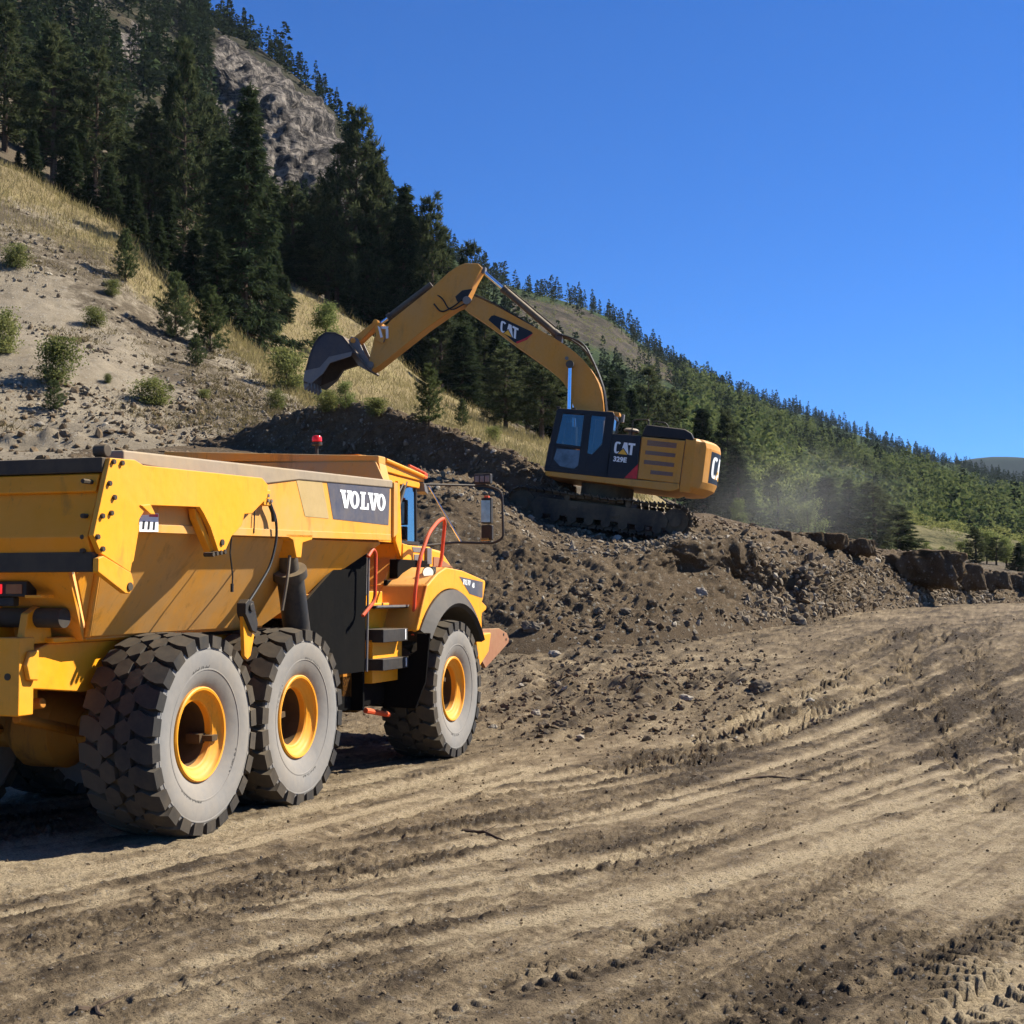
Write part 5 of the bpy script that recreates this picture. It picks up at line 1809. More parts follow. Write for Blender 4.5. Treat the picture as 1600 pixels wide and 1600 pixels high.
mb = MB()
sym(lambda s: body_half(mb, s))
mb.slab([(-7.33, -.98, 1.88), (-4.25, -.98, 1.90), (-4.25, .98, 1.90), (-7.33, .98, 1.88)], -.06)
mb.slab([(-4.25, -.98, 1.90), (-2.28, -1.5, 2.87), (-2.28, 1.5, 2.87), (-4.25, .98, 1.90)], -.06)
mb.slab([(-2.28, -1.5, 2.85), (-2.06, -1.5, 3.52), (-2.06, 1.5, 3.52), (-2.28, 1.5, 2.85)], -.06)
mb.slab([(-7.33, .98, 1.86), (-7.33, -.98, 1.86), (-8.14, -1.40, 2.46), (-8.14, 1.40, 2.46)], .06)
mb.slab([(-7.33, -.98, 1.90), (-7.88, -1.52, 2.76), (-8.14, -1.42, 2.46)], .02)
mb.slab([(-7.33, .98, 1.90), (-7.88, 1.52, 2.76), (-8.14, 1.42, 2.46)], -.02)
body = mb.build('dump_body', YELBED, TRK, .018)
mb = MB()
mb.slab([(-1.80, -1.46, 3.50), (-1.62, -1.21, 3.87), (-1.62, 1.35, 3.93), (-1.80, 1.46, 3.50)], .05)
mb.px([(-1.24, 3.865), (-1.24, 3.965), (1.9, 4.12), (1.9, 4.0)], -1.64, -1.42)
mb.slab([(-1.62, -1.21, 3.87), (-1.75, -1.33, 3.55), (-1.45, -1.30, 3.60), (-1.40, -1.21, 3.86)], .03)
mb.build('spill_guard', YELBED, body, .012)
for s in (-1, 1):                                                  # worn top roll of the rail
    mb = MB(); mb.py([(-7.80, 3.435), (-2.14, 3.605), (-2.14, 3.505), (-4.6, 3.42), (-5.5, 3.30), (-7.80, 3.33)], s * 1.657, s * 1.40); mb.build('rail_cap', CAPM, body, .02)
mb = MB()                                                          # decals on the rail
mb.add([(-3.93, -1.6435, 3.475), (-2.2, -1.6435, 3.525), (-2.24, -1.6435, 3.05), (-3.76, -1.6435, 3.05)], [(0, 1, 2, 3)])
mb.add([(-4.67, -1.6435, 3.455), (-4.05, -1.6435, 3.47), (-3.87, -1.6435, 3.05), (-4.44, -1.6435, 3.045)], [(0, 1, 2, 3)], 1)
mb.build('rail_decal', [DECAL, DECALF], body, flat=True)
gl, x = [], 0
for L, w in ((SLAB_V, .74), (SLAB_O, .78), (SLAB_L, .60), (SLAB_V, .74), (SLAB_O, .7)):
    gl.append((x, L)); x += w
flat_text(gl, (-3.60, -1.648, 3.185), (.352, 0, .008), (0, 0, .205)).build('maker_lettering', WHITE, body, flat=True)
gl = [(0, SLAB_L), (.8, SLAB_O), (1.6, SLAB_O), (2.4, SLAB_V)]
mb = MB(); mb.add([(-7.56, -1.664, 2.755), (-7.27, -1.664, 2.765), (-7.27, -1.664, 2.925), (-7.56, -1.664, 2.915)], [(0, 1, 2, 3)])
mb.add([(-7.42, -1.667, 2.89), (-7.28, -1.667, 2.893), (-7.28, -1.667, 2.92), (-7.42, -1.667, 2.917)], [(0, 1, 2, 3)], 1)
for q in range(3): mb.add([(-7.52 + .08 * q, -1.667, 2.78), (-7.49 + .08 * q, -1.667, 2.78), (-7.48 + .08 * q, -1.667, 2.85), (-7.51 + .08 * q, -1.667, 2.85)], [(0, 1, 2, 3)], 2)
mb.build('warning_sticker', [STICK, CATRED, HOSE], body, flat=True)

# ---- tailgate
mb = MB()
mb.py([(-8.17, 3.21), (-8.36, 2.68), (-8.27, 2.42), (-8.18, 2.42), (-8.27, 2.68), (-8.08, 3.21)], -1.715, 1.715)
mb.py([(-8.185, 3.20), (-8.24, 3.04), (-8.26, 3.055), (-8.21, 3.20)], -1.71, 1.71)
tg = mb.build('tailgate', TAILP, TRK, .01)
mb = MB()
mb.px([(-1.74, 3.21), (1.74, 3.21), (1.74, 3.335), (-1.74, 3.335)], -8.22, -8.05)
mb.px([(-1.74, 2.40), (1.74, 2.40), (1.74, 2.56), (-1.74, 2.56)], -8.335, -8.24)
mb.tube([(-8.08, -1.70, 3.40), (-8.08, -1.58, 3.40)], .055, 12)
mb.build('edge_bands', LIPM, tg, .012)  # dark brown-grey bands along the tailgate's top and bottom edges
ARM = [(-8.17, 3.33), (-7.82, 3.345), (-7.69, 3.31), (-5.64, 3.36), (-5.52, 3.30), (-5.53, 3.17), (-5.83, 3.00), (-5.98, 2.985), (-6.02, 2.88), (-6.22, 2.76),
       (-6.33, 2.62), (-6.39, 2.595), (-6.46, 2.62), (-6.60, 2.83), (-6.72, 2.95), (-6.79, 3.005), (-7.62, 2.975), (-7.74, 2.85), (-7.86, 2.40), (-8.28, 2.55), (-8.38, 2.69)]
HNG = [(-8.26, 2.53), (-7.87, 2.40), (-7.835, 2.33), (-7.84, 2.27), (-7.89, 2.225), (-7.95, 2.23), (-8.33, 2.40), (-8.33, 2.51)]
for s in (-1, 1):
    mb = MB()
    mb.py(ARM, s * 1.735, s * 1.785)
    mb.py([(-7.75, 2.97), (-7.60, 2.985), (-7.52, 2.90), (-7.60, 2.90)], s * 1.66, s * 1.80)
    mb.py([(-7.74, 2.85), (-7.66, 2.80), (-7.74, 2.50), (-7.86, 2.40)], s * 1.66, s * 1.735)
    mb.py([(-6.79, 3.0), (-6.70, 2.94), (-6.52, 2.72), (-6.46, 2.62), (-6.50, 2.60), (-6.76, 2.90)], s * 1.66, s * 1.735)
    mb.py(HNG, s * 1.745, s * 1.80)
    arm = mb.build('arm', YEL, tg, .008)
    pins = [((bx_, s * 1.785, bz_), (bx_, s * 1.81, bz_), .022, 6) for bx_, bz_ in ((-8.14, 3.30), (-8.02, 3.30), (-8.19, 3.12), (-8.12, 3.01), (-8.28, 2.85), (-8.16, 2.88), (-8.34, 2.68), (-8.27, 2.585))]
    pins += [((-7.895, s * 1.80, 2.285), (-7.895, s * 1.812, 2.285), .035, 14), ((-6.40, s * 1.785, 2.70), (-6.40, s * 1.80, 2.70), .03, 12)]
    pins += [((-8.24, s * 1.66, bz_), (-8.36, s * 1.66, bz_), .02, 6) for bz_ in (3.13, 2.85, 2.68, 2.57)]
    pins += [((-6.56 + .07 * q, s * 1.70, 2.585 + .01 * q), (-6.56 + .07 * q, s * 1.80, 2.585 + .01 * q), .022, 8) for q in range(4)]
    for p_, q_, r_, n_ in pins:
        mb = MB(); mb.cyl(p_, q_, r_, n_); mb.build('bolt', LIPM, tg)
mb = MB(); mb.box(-5.50, -5.36, -1.73, -1.645, 3.10, 3.26); mb.box(-5.60, -5.42, -1.72, -1.645, 3.18, 3.30)
mb.build('pivot_bracket', YEL, body, .012)
for q in range(3):
    mb = MB(); mb.cyl((-5.43 + .06 * (q % 2), -1.73, 3.15 + .05 * (q // 2)), (-5.43 + .06 * (q % 2), -1.75, 3.15 + .05 * (q // 2)), .018, 6); mb.build('bracket_bolt', STEEL, body)
mb = MB()
mb.tube(fillet([(-5.37, -1.70, 3.16), (-5.20, -1.705, 3.0), (-5.17, -1.70, 2.78), (-5.27, -1.69, 2.51), (-5.52, -1.68, 2.28), (-5.70, -1.68, 2.14)], .2), .014, 8)
mb.tube([(-5.37, -1.705, 3.16), (-5.27, -1.705, 3.04), (-5.25, -1.705, 2.95)], .022, 8)
mb.tube([(-5.98, -1.66, 2.9), (-5.96, -1.62, 2.62), (-5.87, -1.60, 2.40), (-5.88, -1.60, 2.25)], .008, 6)
mb.tube([(-5.88, -1.60, 2.32), (-5.88, -1.60, 2.24)], .016, 6)
mb.tube([(-5.56, -1.66, 3.06), (-5.58, -1.665, 2.82)], .007, 6)
mb.build('cable', HOSE, body)
mb = MB(); mb.py([(-5.86, 2.03), (-5.86, 2.13), (-5.80, 2.17), (-5.70, 2.15), (-5.61, 1.93), (-5.64, 1.84), (-5.72, 1.86)], -1.74, -1.64)
mb.cyl((-5.76, -1.745, 2.09), (-5.76, -1.76, 2.09), .04, 14)
mb.build('sensor_box', BLK, body, .012)
mb = MB(); mb.py([(-5.84, 2.02), (-5.70, 1.86), (-5.61, 1.82), (-5.68, 1.62), (-5.74, 1.585), (-5.80, 1.62)], -1.70, -1.66)
mb.build('paddle', YEL, body, .006)

# ---- hoist cylinders
for s in (-1, 1):
    mb = MB()
    a, b = np.array([-4.58, s * 1.50, 2.70]), np.array([-3.98, s * 1.36, 1.55])
    def on(t): return tuple(a + (b - a) * t)
    mb.tube([on(.24), on(1.0)], .145, 24)
    mb.tube([on(.19), on(.26)], .185, 24)
    mb.tube([on(.02), on(.20)], .105, 18)
    mb.cyl((-4.60, s * 1.36, 2.66), (-4.60, s * 1.62, 2.66), .06, 14)
    mb.tube(fillet([(-4.70, s * 1.60, 2.62), (-4.78, s * 1.62, 2.4), (-4.86, s * 1.6, 2.05)], .1), .018, 8)
    hc = mb.build('hoist_cylinder', CYLB, TRK)
    mb = MB()
    mb.py([(-4.98, 2.84), (-4.28, 2.86), (-4.30, 2.80), (-4.52, 2.76), (-4.55, 2.60), (-4.66, 2.60), (-4.74, 2.78)], s * 1.66, s * 1.40)
    mb.build('bracket', YEL, hc, .01)

# ---- wheels
def tyre_meshes():
    Rr, hw = .935, .375
    mb = MB()
    prof = [(-.27, .425), (-.30, .46), (-.345, .55), (-.365, .66), (-.368, .74), (-.36, .80), (-.35, .835)]
    full = prof + [(-.335, .862), (-.25, .874), (0, .878), (.25, .874), (.335, .862)] + [(-a, r) for a, r in prof[::-1]]
    n = 96
    mb.lathe(prof, n=n, mi=1, cap=False)
    mid = [(-.35, .835), (-.335, .862), (-.25, .874), (0, .878), (.25, .874), (.335, .862), (.35, .835)]
    mb.lathe(mid, n=n, mi=0, cap=False)
    mb.lathe([(-a, r) for a, r in prof[::-1]], n=n, mi=1, cap=False)
    for rr_ in (.60, .79):                                          # moulded rings
        for s in (-1, 1):
            y = s * np.interp(rr_, [.55, .66, .74, .80], [.345, .365, .368, .36])
            mb.lathe([(y - .006 * s, rr_ - .012), (y + .004 * s, rr_ - .006), (y + .004 * s, rr_ + .006), (y - .006 * s, rr_ + .012)], n=n, mi=1, cap=False)
    NP = 24
    hexa = [(-.50, .0), (-.29, .088), (.26, .088), (.50, .005), (.29, -.088), (-.26, -.088)]
    sh = [(-.10, .378), (.62, .378), (.68, .30), (.88, .215), (.78, .140), (.36, .112), (.16, .150), (-.04, .235), (-.14, .31)]
    def lug(poly_, s0, t0, fs, ft, ins=.94):
        P = [((s0 + a * fs) * 2 * math.pi / NP, t0 + b * ft) for a, b in poly_]
        ca = sum(p[0] for p in P) / len(P); cb = sum(p[1] for p in P) / len(P)
        base, top = [], []
        for a, b in P:
            edge = abs(b) > .37
            rb = .80 if edge else .865
            base.append((rb * math.cos(a), b * (1.0 if edge else 1.0), rb * math.sin(a)))
            a2, b2 = ca + (a - ca) * ins, cb + (b - cb) * ins
            rt = Rr - .10 * (abs(b2) / hw) ** 4 * .25
            if edge: b2 = b * .985
            top.append((rt * math.cos(a2), b2, rt * math.sin(a2)))
        m_ = len(P)
        vs_ = base + top
        fs_ = [tuple(range(m_, 2 * m_))] + [(i, (i + 1) % m_, m_ + (i + 1) % m_, m_ + i) for i in range(m_)]
        o = len(mb.v)
        mb.add(vs_, fs_, 0)
    for i in range(NP):
        lug(sh, i, 0, 1, 1)
        lug(sh, i + .5, 0, -1, -1)
        lug(hexa, i + .95, .086, .95, .92)
        lug(hexa, i + .45, -.086, .95, .92)
    tyre = mb.mesh('tyre', [TREAD, SIDEW])
    tyre.polygons.foreach_set('use_smooth', [True] * len(tyre.polygons)); tyre.set_sharp_from_angle(angle=R(30))
    # rim, outer side at -y
    mb = MB()
    mb.lathe([(-.27, .437), (-.305, .437), (-.315, .425), (-.31, .405), (-.285, .40), (-.27, .385), (-.262, .37), (-.25, .345), (-.24, .335), (-.235, .315), (-.22, .302), (-.16, .30)], n=56, cap=False)
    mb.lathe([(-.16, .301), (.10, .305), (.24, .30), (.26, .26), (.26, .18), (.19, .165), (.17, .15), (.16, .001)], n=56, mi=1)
    mb.lathe([(-.268, .44), (-.25, .46), (.25, .46), (.27, .44), (.24, .40), (.06, .36)], n=40, cap=False)
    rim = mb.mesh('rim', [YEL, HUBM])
    rim.polygons.foreach_set('use_smooth', [True] * len(rim.polygons)); rim.set_sharp_from_angle(angle=R(35))
    mb = MB()
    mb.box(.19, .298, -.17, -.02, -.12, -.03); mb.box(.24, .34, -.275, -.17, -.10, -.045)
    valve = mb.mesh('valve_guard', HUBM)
    return tyre, rim, valve


TYRE, RIM, VALVE = tyre_meshes()


def arc_place(ang0, rad, y, flip=1):
    def f(x, z):
        a = ang0 - x / rad
        r = rad + z
        return (r * math.cos(a), y, r * math.sin(a))
    return f


def side_y(r): return -float(np.interp(r, [.55, .66, .74, .80], [.345, .365, .368, .36])) - .004


LET = [('29.5 R 25', 112, .615, .078), ('XADN+', -20, .575, .085), ('MICHELIN', 262, .60, .085)]
spins = {0: 165, -4.52: 186, -6.46: 2}
first_letters = None
for ax_ in (0.0, -4.52, -6.46):
    for s in (-1, 1):
        w = empty('wheel', (ax_, s * 1.325, .93))
        w.parent = TRK
        w.rotation_euler = (0, R(-spins[ax_] if s < 0 else 20 + spins[ax_]), 0 if s < 0 else math.pi)
        w.name = 'wheel'
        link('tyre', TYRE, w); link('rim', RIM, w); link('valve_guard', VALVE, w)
        if first_letters is None:
            first_letters = []
            for txt, ang, rad, sz in LET:
                first_letters.append(font_mesh('sidewall_lettering', txt, SIDET, arc_place(R(ang), rad, side_y(rad)), sz, .001, w).data)
        else:
            for me_ in first_letters: link('sidewall_lettering', me_, w)

# ---- frames and axles
mb = MB()
for s in (-1, 1):
    mb.py([(-8.0, 1.50), (-7.85, 1.75), (-7.66, 1.80), (-3.2, 1.78), (-3.0, 1.3), (-7.2, 1.35), (-7.9, 1.42)], s * .85, s * .68)
    mb.py([(-7.70, 1.80), (-6.6, 1.80), (-6.6, 1.85), (-7.70, 1.85)], s * .92, s * .60)
    mb.py([(-7.98, 1.50), (-8.02, 1.62), (-7.97, 1.74), (-7.86, 1.75), (-7.86, 1.49)], s * .90, s * .85)
mb.px([(-.85, 1.20), (.85, 1.20), (.85, 1.86), (.62, 1.86), (.50, 1.62), (-.50, 1.62), (-.62, 1.86), (-.85, 1.86)], -8.06, -7.86)
mb.box(-7.9, -7.5, -.62, .62, 1.25, 1.72)
for yy in (-.80, -.42, .42, .80):
    mb.py([(-8.0, 1.80), (-7.60, 1.80), (-7.66, 2.06), (-7.80, 2.12), (-7.94, 2.06)], yy - .04, yy + .04)
rf = mb.build('rear_frame', YEL, TRK, .014)
mb = MB(); mb.cyl((-7.80, -1.10, 2.02), (-7.80, 1.10, 2.02), .085, 20); mb.cyl((-8.07, -.74, 1.53), (-7.8, -.74, 1.53), .03, 10)
mb.build('hinge_pin', LIPM, rf)
mb = MB(); mb.add([(-8.063, -.66, 1.42), (-8.063, -.34, 1.42), (-8.063, -.34, 1.56), (-8.063, -.66, 1.56)], [(3, 2, 1, 0)])
mb.add([(-8.066, -.66, 1.535), (-8.066, -.34, 1.535), (-8.066, -.34, 1.56), (-8.066, -.66, 1.56)], [(3, 2, 1, 0)], 1)
for q in range(3): mb.add([(-8.066, -.63 + .09 * q, 1.44), (-8.066, -.58 + .09 * q, 1.44), (-8.066, -.59 + .09 * q, 1.52), (-8.066, -.62 + .09 * q, 1.52)], [(3, 2, 1, 0)], 2)
mb.build('warning_sticker', [STICK, CATRED, HOSE], rf, flat=True)
for s in (1, -1):
    mb = MB(); mb.box(-8.10, -7.96, s * .42, s * .94, 2.20, 2.33); mb.box(-8.06, -7.98, s * .56, s * .78, 2.12, 2.20)
    tl = mb.build('tail_light', BLK, TRK, .012)
    mb = MB(); mb.box(-8.115, -8.10, s * .70, s * .50, 2.225, 2.305)
    mb.build('red_lamp', LAMPR, tl, .006)
    mb = MB(); mb.box(-8.112, -8.10, s * .90, s * .74, 2.225, 2.305)
    mb.build('amber_lamp', RUST, tl, .006)
mb = MB(); mb.box(-8.12, -7.95, -1.10, -.94, 2.19, 2.215); mb.build('lamp_bracket', YEL, tl, .004)
for ax_ in (-6.46, -4.52, 0.0):
    mb = MB()
    mb.cyl((ax_, -1.02, .93), (ax_, 1.02, .93), .19, 18)
    mb.tube([(ax_, -.4, .93), (ax_, -.2, .93), (ax_, .2, .93), (ax_, .4, .93)], [.2, .36, .36, .2], 18)
    for s in (-1, 1): mb.cyl((ax_, s * 1.02, .93), (ax_, s * 1.20, .93), .28, 22)
    mb.build('axle', FRAMEP, TRK)
mb = MB()
for s in (-1, 1):
    mb.py([(-6.6, 1.0), (-4.4, 1.0), (-4.9, 1.35), (-6.1, 1.35)], s * .98, s * .80)
    mb.cyl((-7.7, s * .55, 1.15), (-6.5, s * .45, .90), .05, 10)
mb.cyl((-7.6, -.75, 1.28), (-7.6, .2, 1.15), .05, 10)
mb.build('suspension_beam', FRAMEP, TRK, .02)
mb = MB()
for s in (-1, 1): mb.py([(-2.9, .95), (2.0, 1.0), (2.0, 1.55), (-2.9, 1.55)], s * .52, s * .36)
mb.box(-3.4, -2.4, -.30, .30, .90, 1.7)
mb.py([(-2.95, 1.0), (-2.2, .95), (-2.2, 1.45), (-2.95, 1.42)], -1.15, .9)
mb.cyl((-4.3, 0, 1.25), (-2.5, 0, 1.2), .28, 20)
mb.build('front_frame', FRAMEP, TRK, .02)
mb = MB(); mb.box(-2.72, -2.2, -1.15, -.60, .80, 1.25); mb.box(-2.1, -1.3, -1.2, -.62, .82, 1.20); mb.box(-2.2, -.9, .62, 1.4, .8, 1.6)
mb.build('tank', MUDG, TRK, .03)
mb = MB(); mb.tube([(-1.95, -1.22, .78), (-1.2, -1.2, .67)], .035, 8); mb.build('tie_rod', RED, TRK)

# ---- black guard between the body and the cab
mb = MB()
mb.py([(-2.30, 1.28), (-2.25, 2.79), (-2.62, 2.79), (-3.95, 2.10), (-3.55, 1.28)], -1.37, -1.33)
g = mb.build('mud_guard', MUDG, TRK, .006)
mb = MB()
mb.py([(-2.30, 1.28), (-2.25, 2.79), (-2.62, 2.79), (-3.95, 2.10), (-3.55, 1.28)], 1.33, 1.37)
mb.build('mud_guard', MUDG, TRK, .006)
mb = MB(); mb.tube([(-2.285, -1.385, 1.28), (-2.24, -1.385, 2.79)], .016, 8); mb.build('edge_strip', STEEL, g)
mb = MB(); mb.box(-2.22, -1.98, -1.25, -1.05, 2.20, 2.86); mb.build('side_screen', STEEL, TRK, .01)

# ---- cab
mb = MB()
mb.py([(-1.75, 2.20), (-.88, 2.22), (-.52, 2.61), (-.36, 2.70), (-.33, 2.90), (.46, 2.90), (.46, 2.2), (.3, 1.9), (-1.7, 1.9)], -.93, .93)
mb.box(-1.6, -1.48, -.93, .93, 2.9, 3.9)
cab = mb.build('cab', YEL, TRK, .025)
for s in (-1, 1):
    mb = MB()
    mb.slab([(-.54, s * .955, 2.92), (-.36, s * .955, 2.70), (-.33, s * .955, 2.90), (-.41, s * .955, 3.72), (-.47, s * .955, 3.74)], .05 * -s)
    mb.py([(-1.55, 2.9), (-.50, 2.9), (-.50, 2.98), (-1.55, 2.98)], s * .95, s * .90)
    mb.py([(-1.55, 3.72), (.45, 3.70), (.45, 3.80), (-1.55, 3.84)], s * .945, s * .89)
    mb.build('door_pillar', YEL, cab, .01)
mb = MB()
for s in (-1, 1):
    mb.tube([(.40, s * .90, 2.9), (.37, s * .90, 3.75)], .03, 8)
    mb.py([(-.34, 2.90), (.44, 2.90), (.44, 2.945), (-.34, 2.945)], s * .945, s * .90)
mb.tube([(.40, -.9, 2.93), (.40, .9, 2.93)], .03, 8)
mb.tube([(-.40, -.93, 3.22), (-.02, -.93, 3.76)], .025, 8)
mb.tube([(-.30, -.945, 3.60), (-.16, -.945, 3.72)], .016, 6)
mb.build('window_frame', BLK, cab)
for s in (-1, 1):
    mb = MB(); mb.py([(-.42, 2.94), (.42, 2.94), (.38, 3.74), (-.46, 3.74)], s * .905, s * .893); mb.build('window', GLASS, cab, flat=True)
mb = MB(); mb.slab([(.42, -.88, 2.95), (.42, .88, 2.95), (.38, .88, 3.74), (.38, -.88, 3.74)], .008); mb.build('windscreen', GLASS, cab, flat=True)
mb = MB(); mb.py([(-1.45, 4.0), (-.90, 4.0), (.52, 3.87), (.56, 3.80), (-.3, 3.82), (-1.45, 3.86)], -.97, .97)
mb.py([(-1.3, 4.03), (-.9, 4.035), (.3, 3.935), (.3, 3.90), (-.9, 4.0)], -.80, .80)
roof = mb.build('roof', YEL, cab, .015)
for s in (-1, 1):
    mb = MB(); mb.tube([(-.05, s * .985, 3.985), (.58, s * .97, 3.925)], .018, 8); mb.box(.46, .57, s * .94, s * 1.01, 3.85, 3.92); mb.build('roof_rail', RED, roof)
    mb = MB(); mb.tube([(-.85, s * .985, 3.99), (.2, s * .985, 3.90), (.56, s * .985, 3.865)], .028, 8); mb.build('roof_edge', YEL, roof)
mb = MB(); mb.cyl((-.5, .2, 3.98), (-.5, .2, 4.26), .025, 8); mb.cyl((-.5, .2, 4.26), (-.5, .2, 4.30), .075, 16)
bc = mb.build('beacon_stand', BLK, roof)
mb = MB(); mb.lathe([(0, .06), (.015, .07), (.06, .068), (.085, .055), (.092, .03), (.093, .001)], (-.5, .2, 4.30), 20, axis='z'); mb.build('beacon', LENSR, roof)
mb = MB(); mb.py([(.46, 3.78), (.66, 3.72), (.62, 3.62), (.50, 3.66)], -1.0, -.86); mb.cyl((.58, -.93, 3.70), (.65, -.93, 3.66), .05, 12); mb.build('work_light', STEEL, roof, .008)
mb = MB(); mb.box(-1.0, -.4, -.3, .3, 2.95, 3.05); mb.box(-1.05, -.9, -.28, .28, 3.0, 3.6); mb.build('seat', SEATM, cab, .03)

# ---- box behind the fender, hood, fender
mb = MB()
mb.py([(-.33, 2.62), (-.33, 2.90), (-.10, 2.88), (.66, 2.88), (.75, 2.80), (.75, 2.58)], -1.02, -.60)
bxo = mb.build('side_box', YEL, TRK, .015)
mb = MB()
mb.py([(.02, 2.79), (.36, 2.79), (.34, 2.86), (-.02, 2.86)], -1.028, -1.02)
mb.py([(.06, 2.66), (.36, 2.66), (.36, 2.76), (.06, 2.76)], -1.028, -1.02)
mb.py([(.45, 2.63), (.62, 2.63), (.62, 2.86), (.45, 2.86)], -1.06, -1.0)
mb.build('vent_cover', STEEL, bxo, .004)
mb = MB()
for x0, x1, z0, z1 in ((.45, 1.25, 2.50, 2.92), ):
    pass
mb.py([(.45, 1.6), (.45, 2.92), (1.35, 2.90), (1.90, 2.86), (2.38, 2.60), (2.45, 1.9), (2.3, 1.55)], -.72, .72)
hood = mb.build('hood', YEL, TRK, .05, 3)
mb = MB(); mb.py([(1.5, 2.62), (2.30, 2.62), (1.68, 2.76), (1.5, 2.76)], -.735, -.72); mb.build('hood_vent', RUST, hood)
ARC = [(.03 + 1.42 * math.cos(R(a)), .88 + 1.40 * math.sin(R(a))) for a in range(38, 145, 6)]
outer = [(-1.16, 1.72), (-1.14, 1.80), (-.80, 2.33), (-.44, 2.49), (-.12, 2.575), (.5, 2.54), (1.42, 2.41), (1.44, 2.36), (1.34, 2.14), (1.30, 2.10), (1.50, 2.03), (1.47, 1.98), (1.30, 1.93), (1.22, 1.75)]
for s in (-1, 1):
    mb = MB()
    mb.py(outer + ARC[1:-1], s * 1.575, s * 1.50)
    mb.py([(-.80, 2.33), (-.44, 2.49), (-.12, 2.575), (.5, 2.54), (1.42, 2.41), (1.44, 2.30), (-.1, 2.40), (-.7, 2.28)], s * 1.57, s * .74)
    mb.py([(-1.16, 1.74), (-1.14, 1.80), (-.80, 2.33), (-.70, 2.33), (-1.04, 1.74)], s * 1.57, s * .92)
    mb.py([(1.17, 1.62), (1.85, 1.64), (1.74, 1.36), (1.34, 1.16), (1.28, 1.3)], s * 1.52, s * 1.2)
    mb.py([(1.22, 1.75), (1.36, 2.14), (1.46, 2.36), (1.5, 1.64), (1.2, 1.62)], s * 1.50, s * .72)
    mb.slab([(1.3, s * 1.5, 1.9), (1.5, s * 1.56, 2.03), (1.5, s * 1.0, 2.03)], .04)
    fd = mb.build('fender', YEL, TRK, .02)
    mb = MB()
    n = 22
    rings = []
    for q in range(n + 1):
        a = R(140 - 104 * q / n)
        ca, sa = math.cos(a), math.sin(a)
        cx, cz, r0, r1 = .03, .80, 1.24, 1.475
        rings.append([(cx + r0 * ca, s * 1.20, cz + r0 * sa), (cx + r0 * ca, s * 1.66, cz + r0 * sa), (cx + (r0 + .05) * ca, s * 1.70, cz + (r0 + .05) * sa), (cx + r1 * ca, s * 1.60, cz + r1 * sa), (cx + (r1 - .01) * ca, s * 1.52, cz + (r1 - .01) * sa), (cx + (r0 + .06) * ca, s * 1.20, cz + (r0 + .06) * sa)])
    mb.loft(rings)
    mb.build('arch_trim', BLK, fd)
    mb = MB()
    o = s * 1.5785
    mb.add([(.35, o, 2.455), (1.31, o, 2.385), (1.30, o, 2.16), (1.22, o, 2.16), (.76, o, 2.215)], [(0, 1, 2, 3, 4)])
    mb.build('side_decal', DECAL, fd, flat=True)
    if s < 0:
        x = .0; gl = []
        for L, w in ((SLAB_V, .9), (SLAB_O, .8), (SLAB_L, .74), (SLAB_V, .9), (SLAB_O, .8)):
            gl.append((x, L)); x += w
        flat_text(gl, (.47, -1.582, 2.345), (.073, 0, -.004), (.03, 0, .075)).build('maker_lettering', WHITE, fd, flat=True)
        font_mesh('model_lettering', '40', WHITE, lambda a, b: (.85 + a, -1.582, 2.30 + b), .10, .004, fd)
        pass
# headlamp at the rear corner of the fender
mb = MB(); mb.cyl((-.50, -1.46, 2.50), (-.40, -1.44, 2.50), .085, 20); mb.box(-.50, -.36, -1.52, -1.40, 2.42, 2.58)
hl = mb.build('side_lamp', BLK, TRK, .01)
mb = MB(); mb.cyl((-.512, -1.462, 2.50), (-.50, -1.46, 2.50), .07, 20); mb.build('lamp_lens', LAMPW, hl)
# front bumper with the rusty lifting plate
mb = MB(); mb.box(1.65, 2.3, -1.2, 1.2, 1.15, 1.62); fb = mb.build('front_bumper', YEL, TRK, .03)
for s in (-1, 1):
    mb = MB()
    mb.py([(1.9, 1.69), (2.66, 1.68), (3.02, 1.60), (3.14, 1.50), (3.10, 1.44), (2.05, 1.10), (1.9, 1.2)], s * 1.36, s * 1.30)
    mb.slab([(1.95, s * 1.30, 1.60), (3.0, s * 1.30, 1.46), (2.1, s * 1.0, 1.12)], .04)
    p = mb.build('bumper_plate', RUST, fb, .008)
    mb = MB(); mb.cyl((2.86, s * 1.362, 1.58), (2.86, s * 1.366, 1.58), .022, 10); mb.cyl((2.98, s * 1.362, 1.50), (2.98, s * 1.366, 1.50), .022, 10); mb.build('bolt_hole', HOSE, fb, flat=True)

# ---- steps and the black rear flap of the front wheel
mb = MB()
mb.box(-2.05, -.80, -1.10, -.95, 1.30, 2.10)
mb.box(-2.05, -1.14, -1.36, -1.10, 1.12, 1.66)
mb.box(-2.05, -1.0, -1.02, -.92, 2.05, 2.25)
st = mb.build('step_panel', YEL, TRK, .012)
for (x0, x1, y0, y1, z0, z1, ed) in ((-2.0, -.84, -1.38, -1.02, 2.035, 2.07, 1), (-2.05, -1.28, -1.50, -1.10, 1.62, 1.78, 1), (-2.10, -1.30, -1.52, -1.20, 1.28, 1.42, 1)):
    mb = MB(); mb.box(x0, x1, y0, y1, z0, z1)
    s_ = mb.build('step', BLK, TRK, .008)
    mb = MB(); mb.box(x0 + .02, x1 - .02, y0 - .006, y0 + .004, z1 - .02, z1 + .006) if z1 > 2 else mb.box(x1 - .10, x1 - .07, y0 - .006, y0, z0 + .02, z1 - .01)
    mb.build('edge_plate', STICK if z1 < 2 else STEEL, s_)
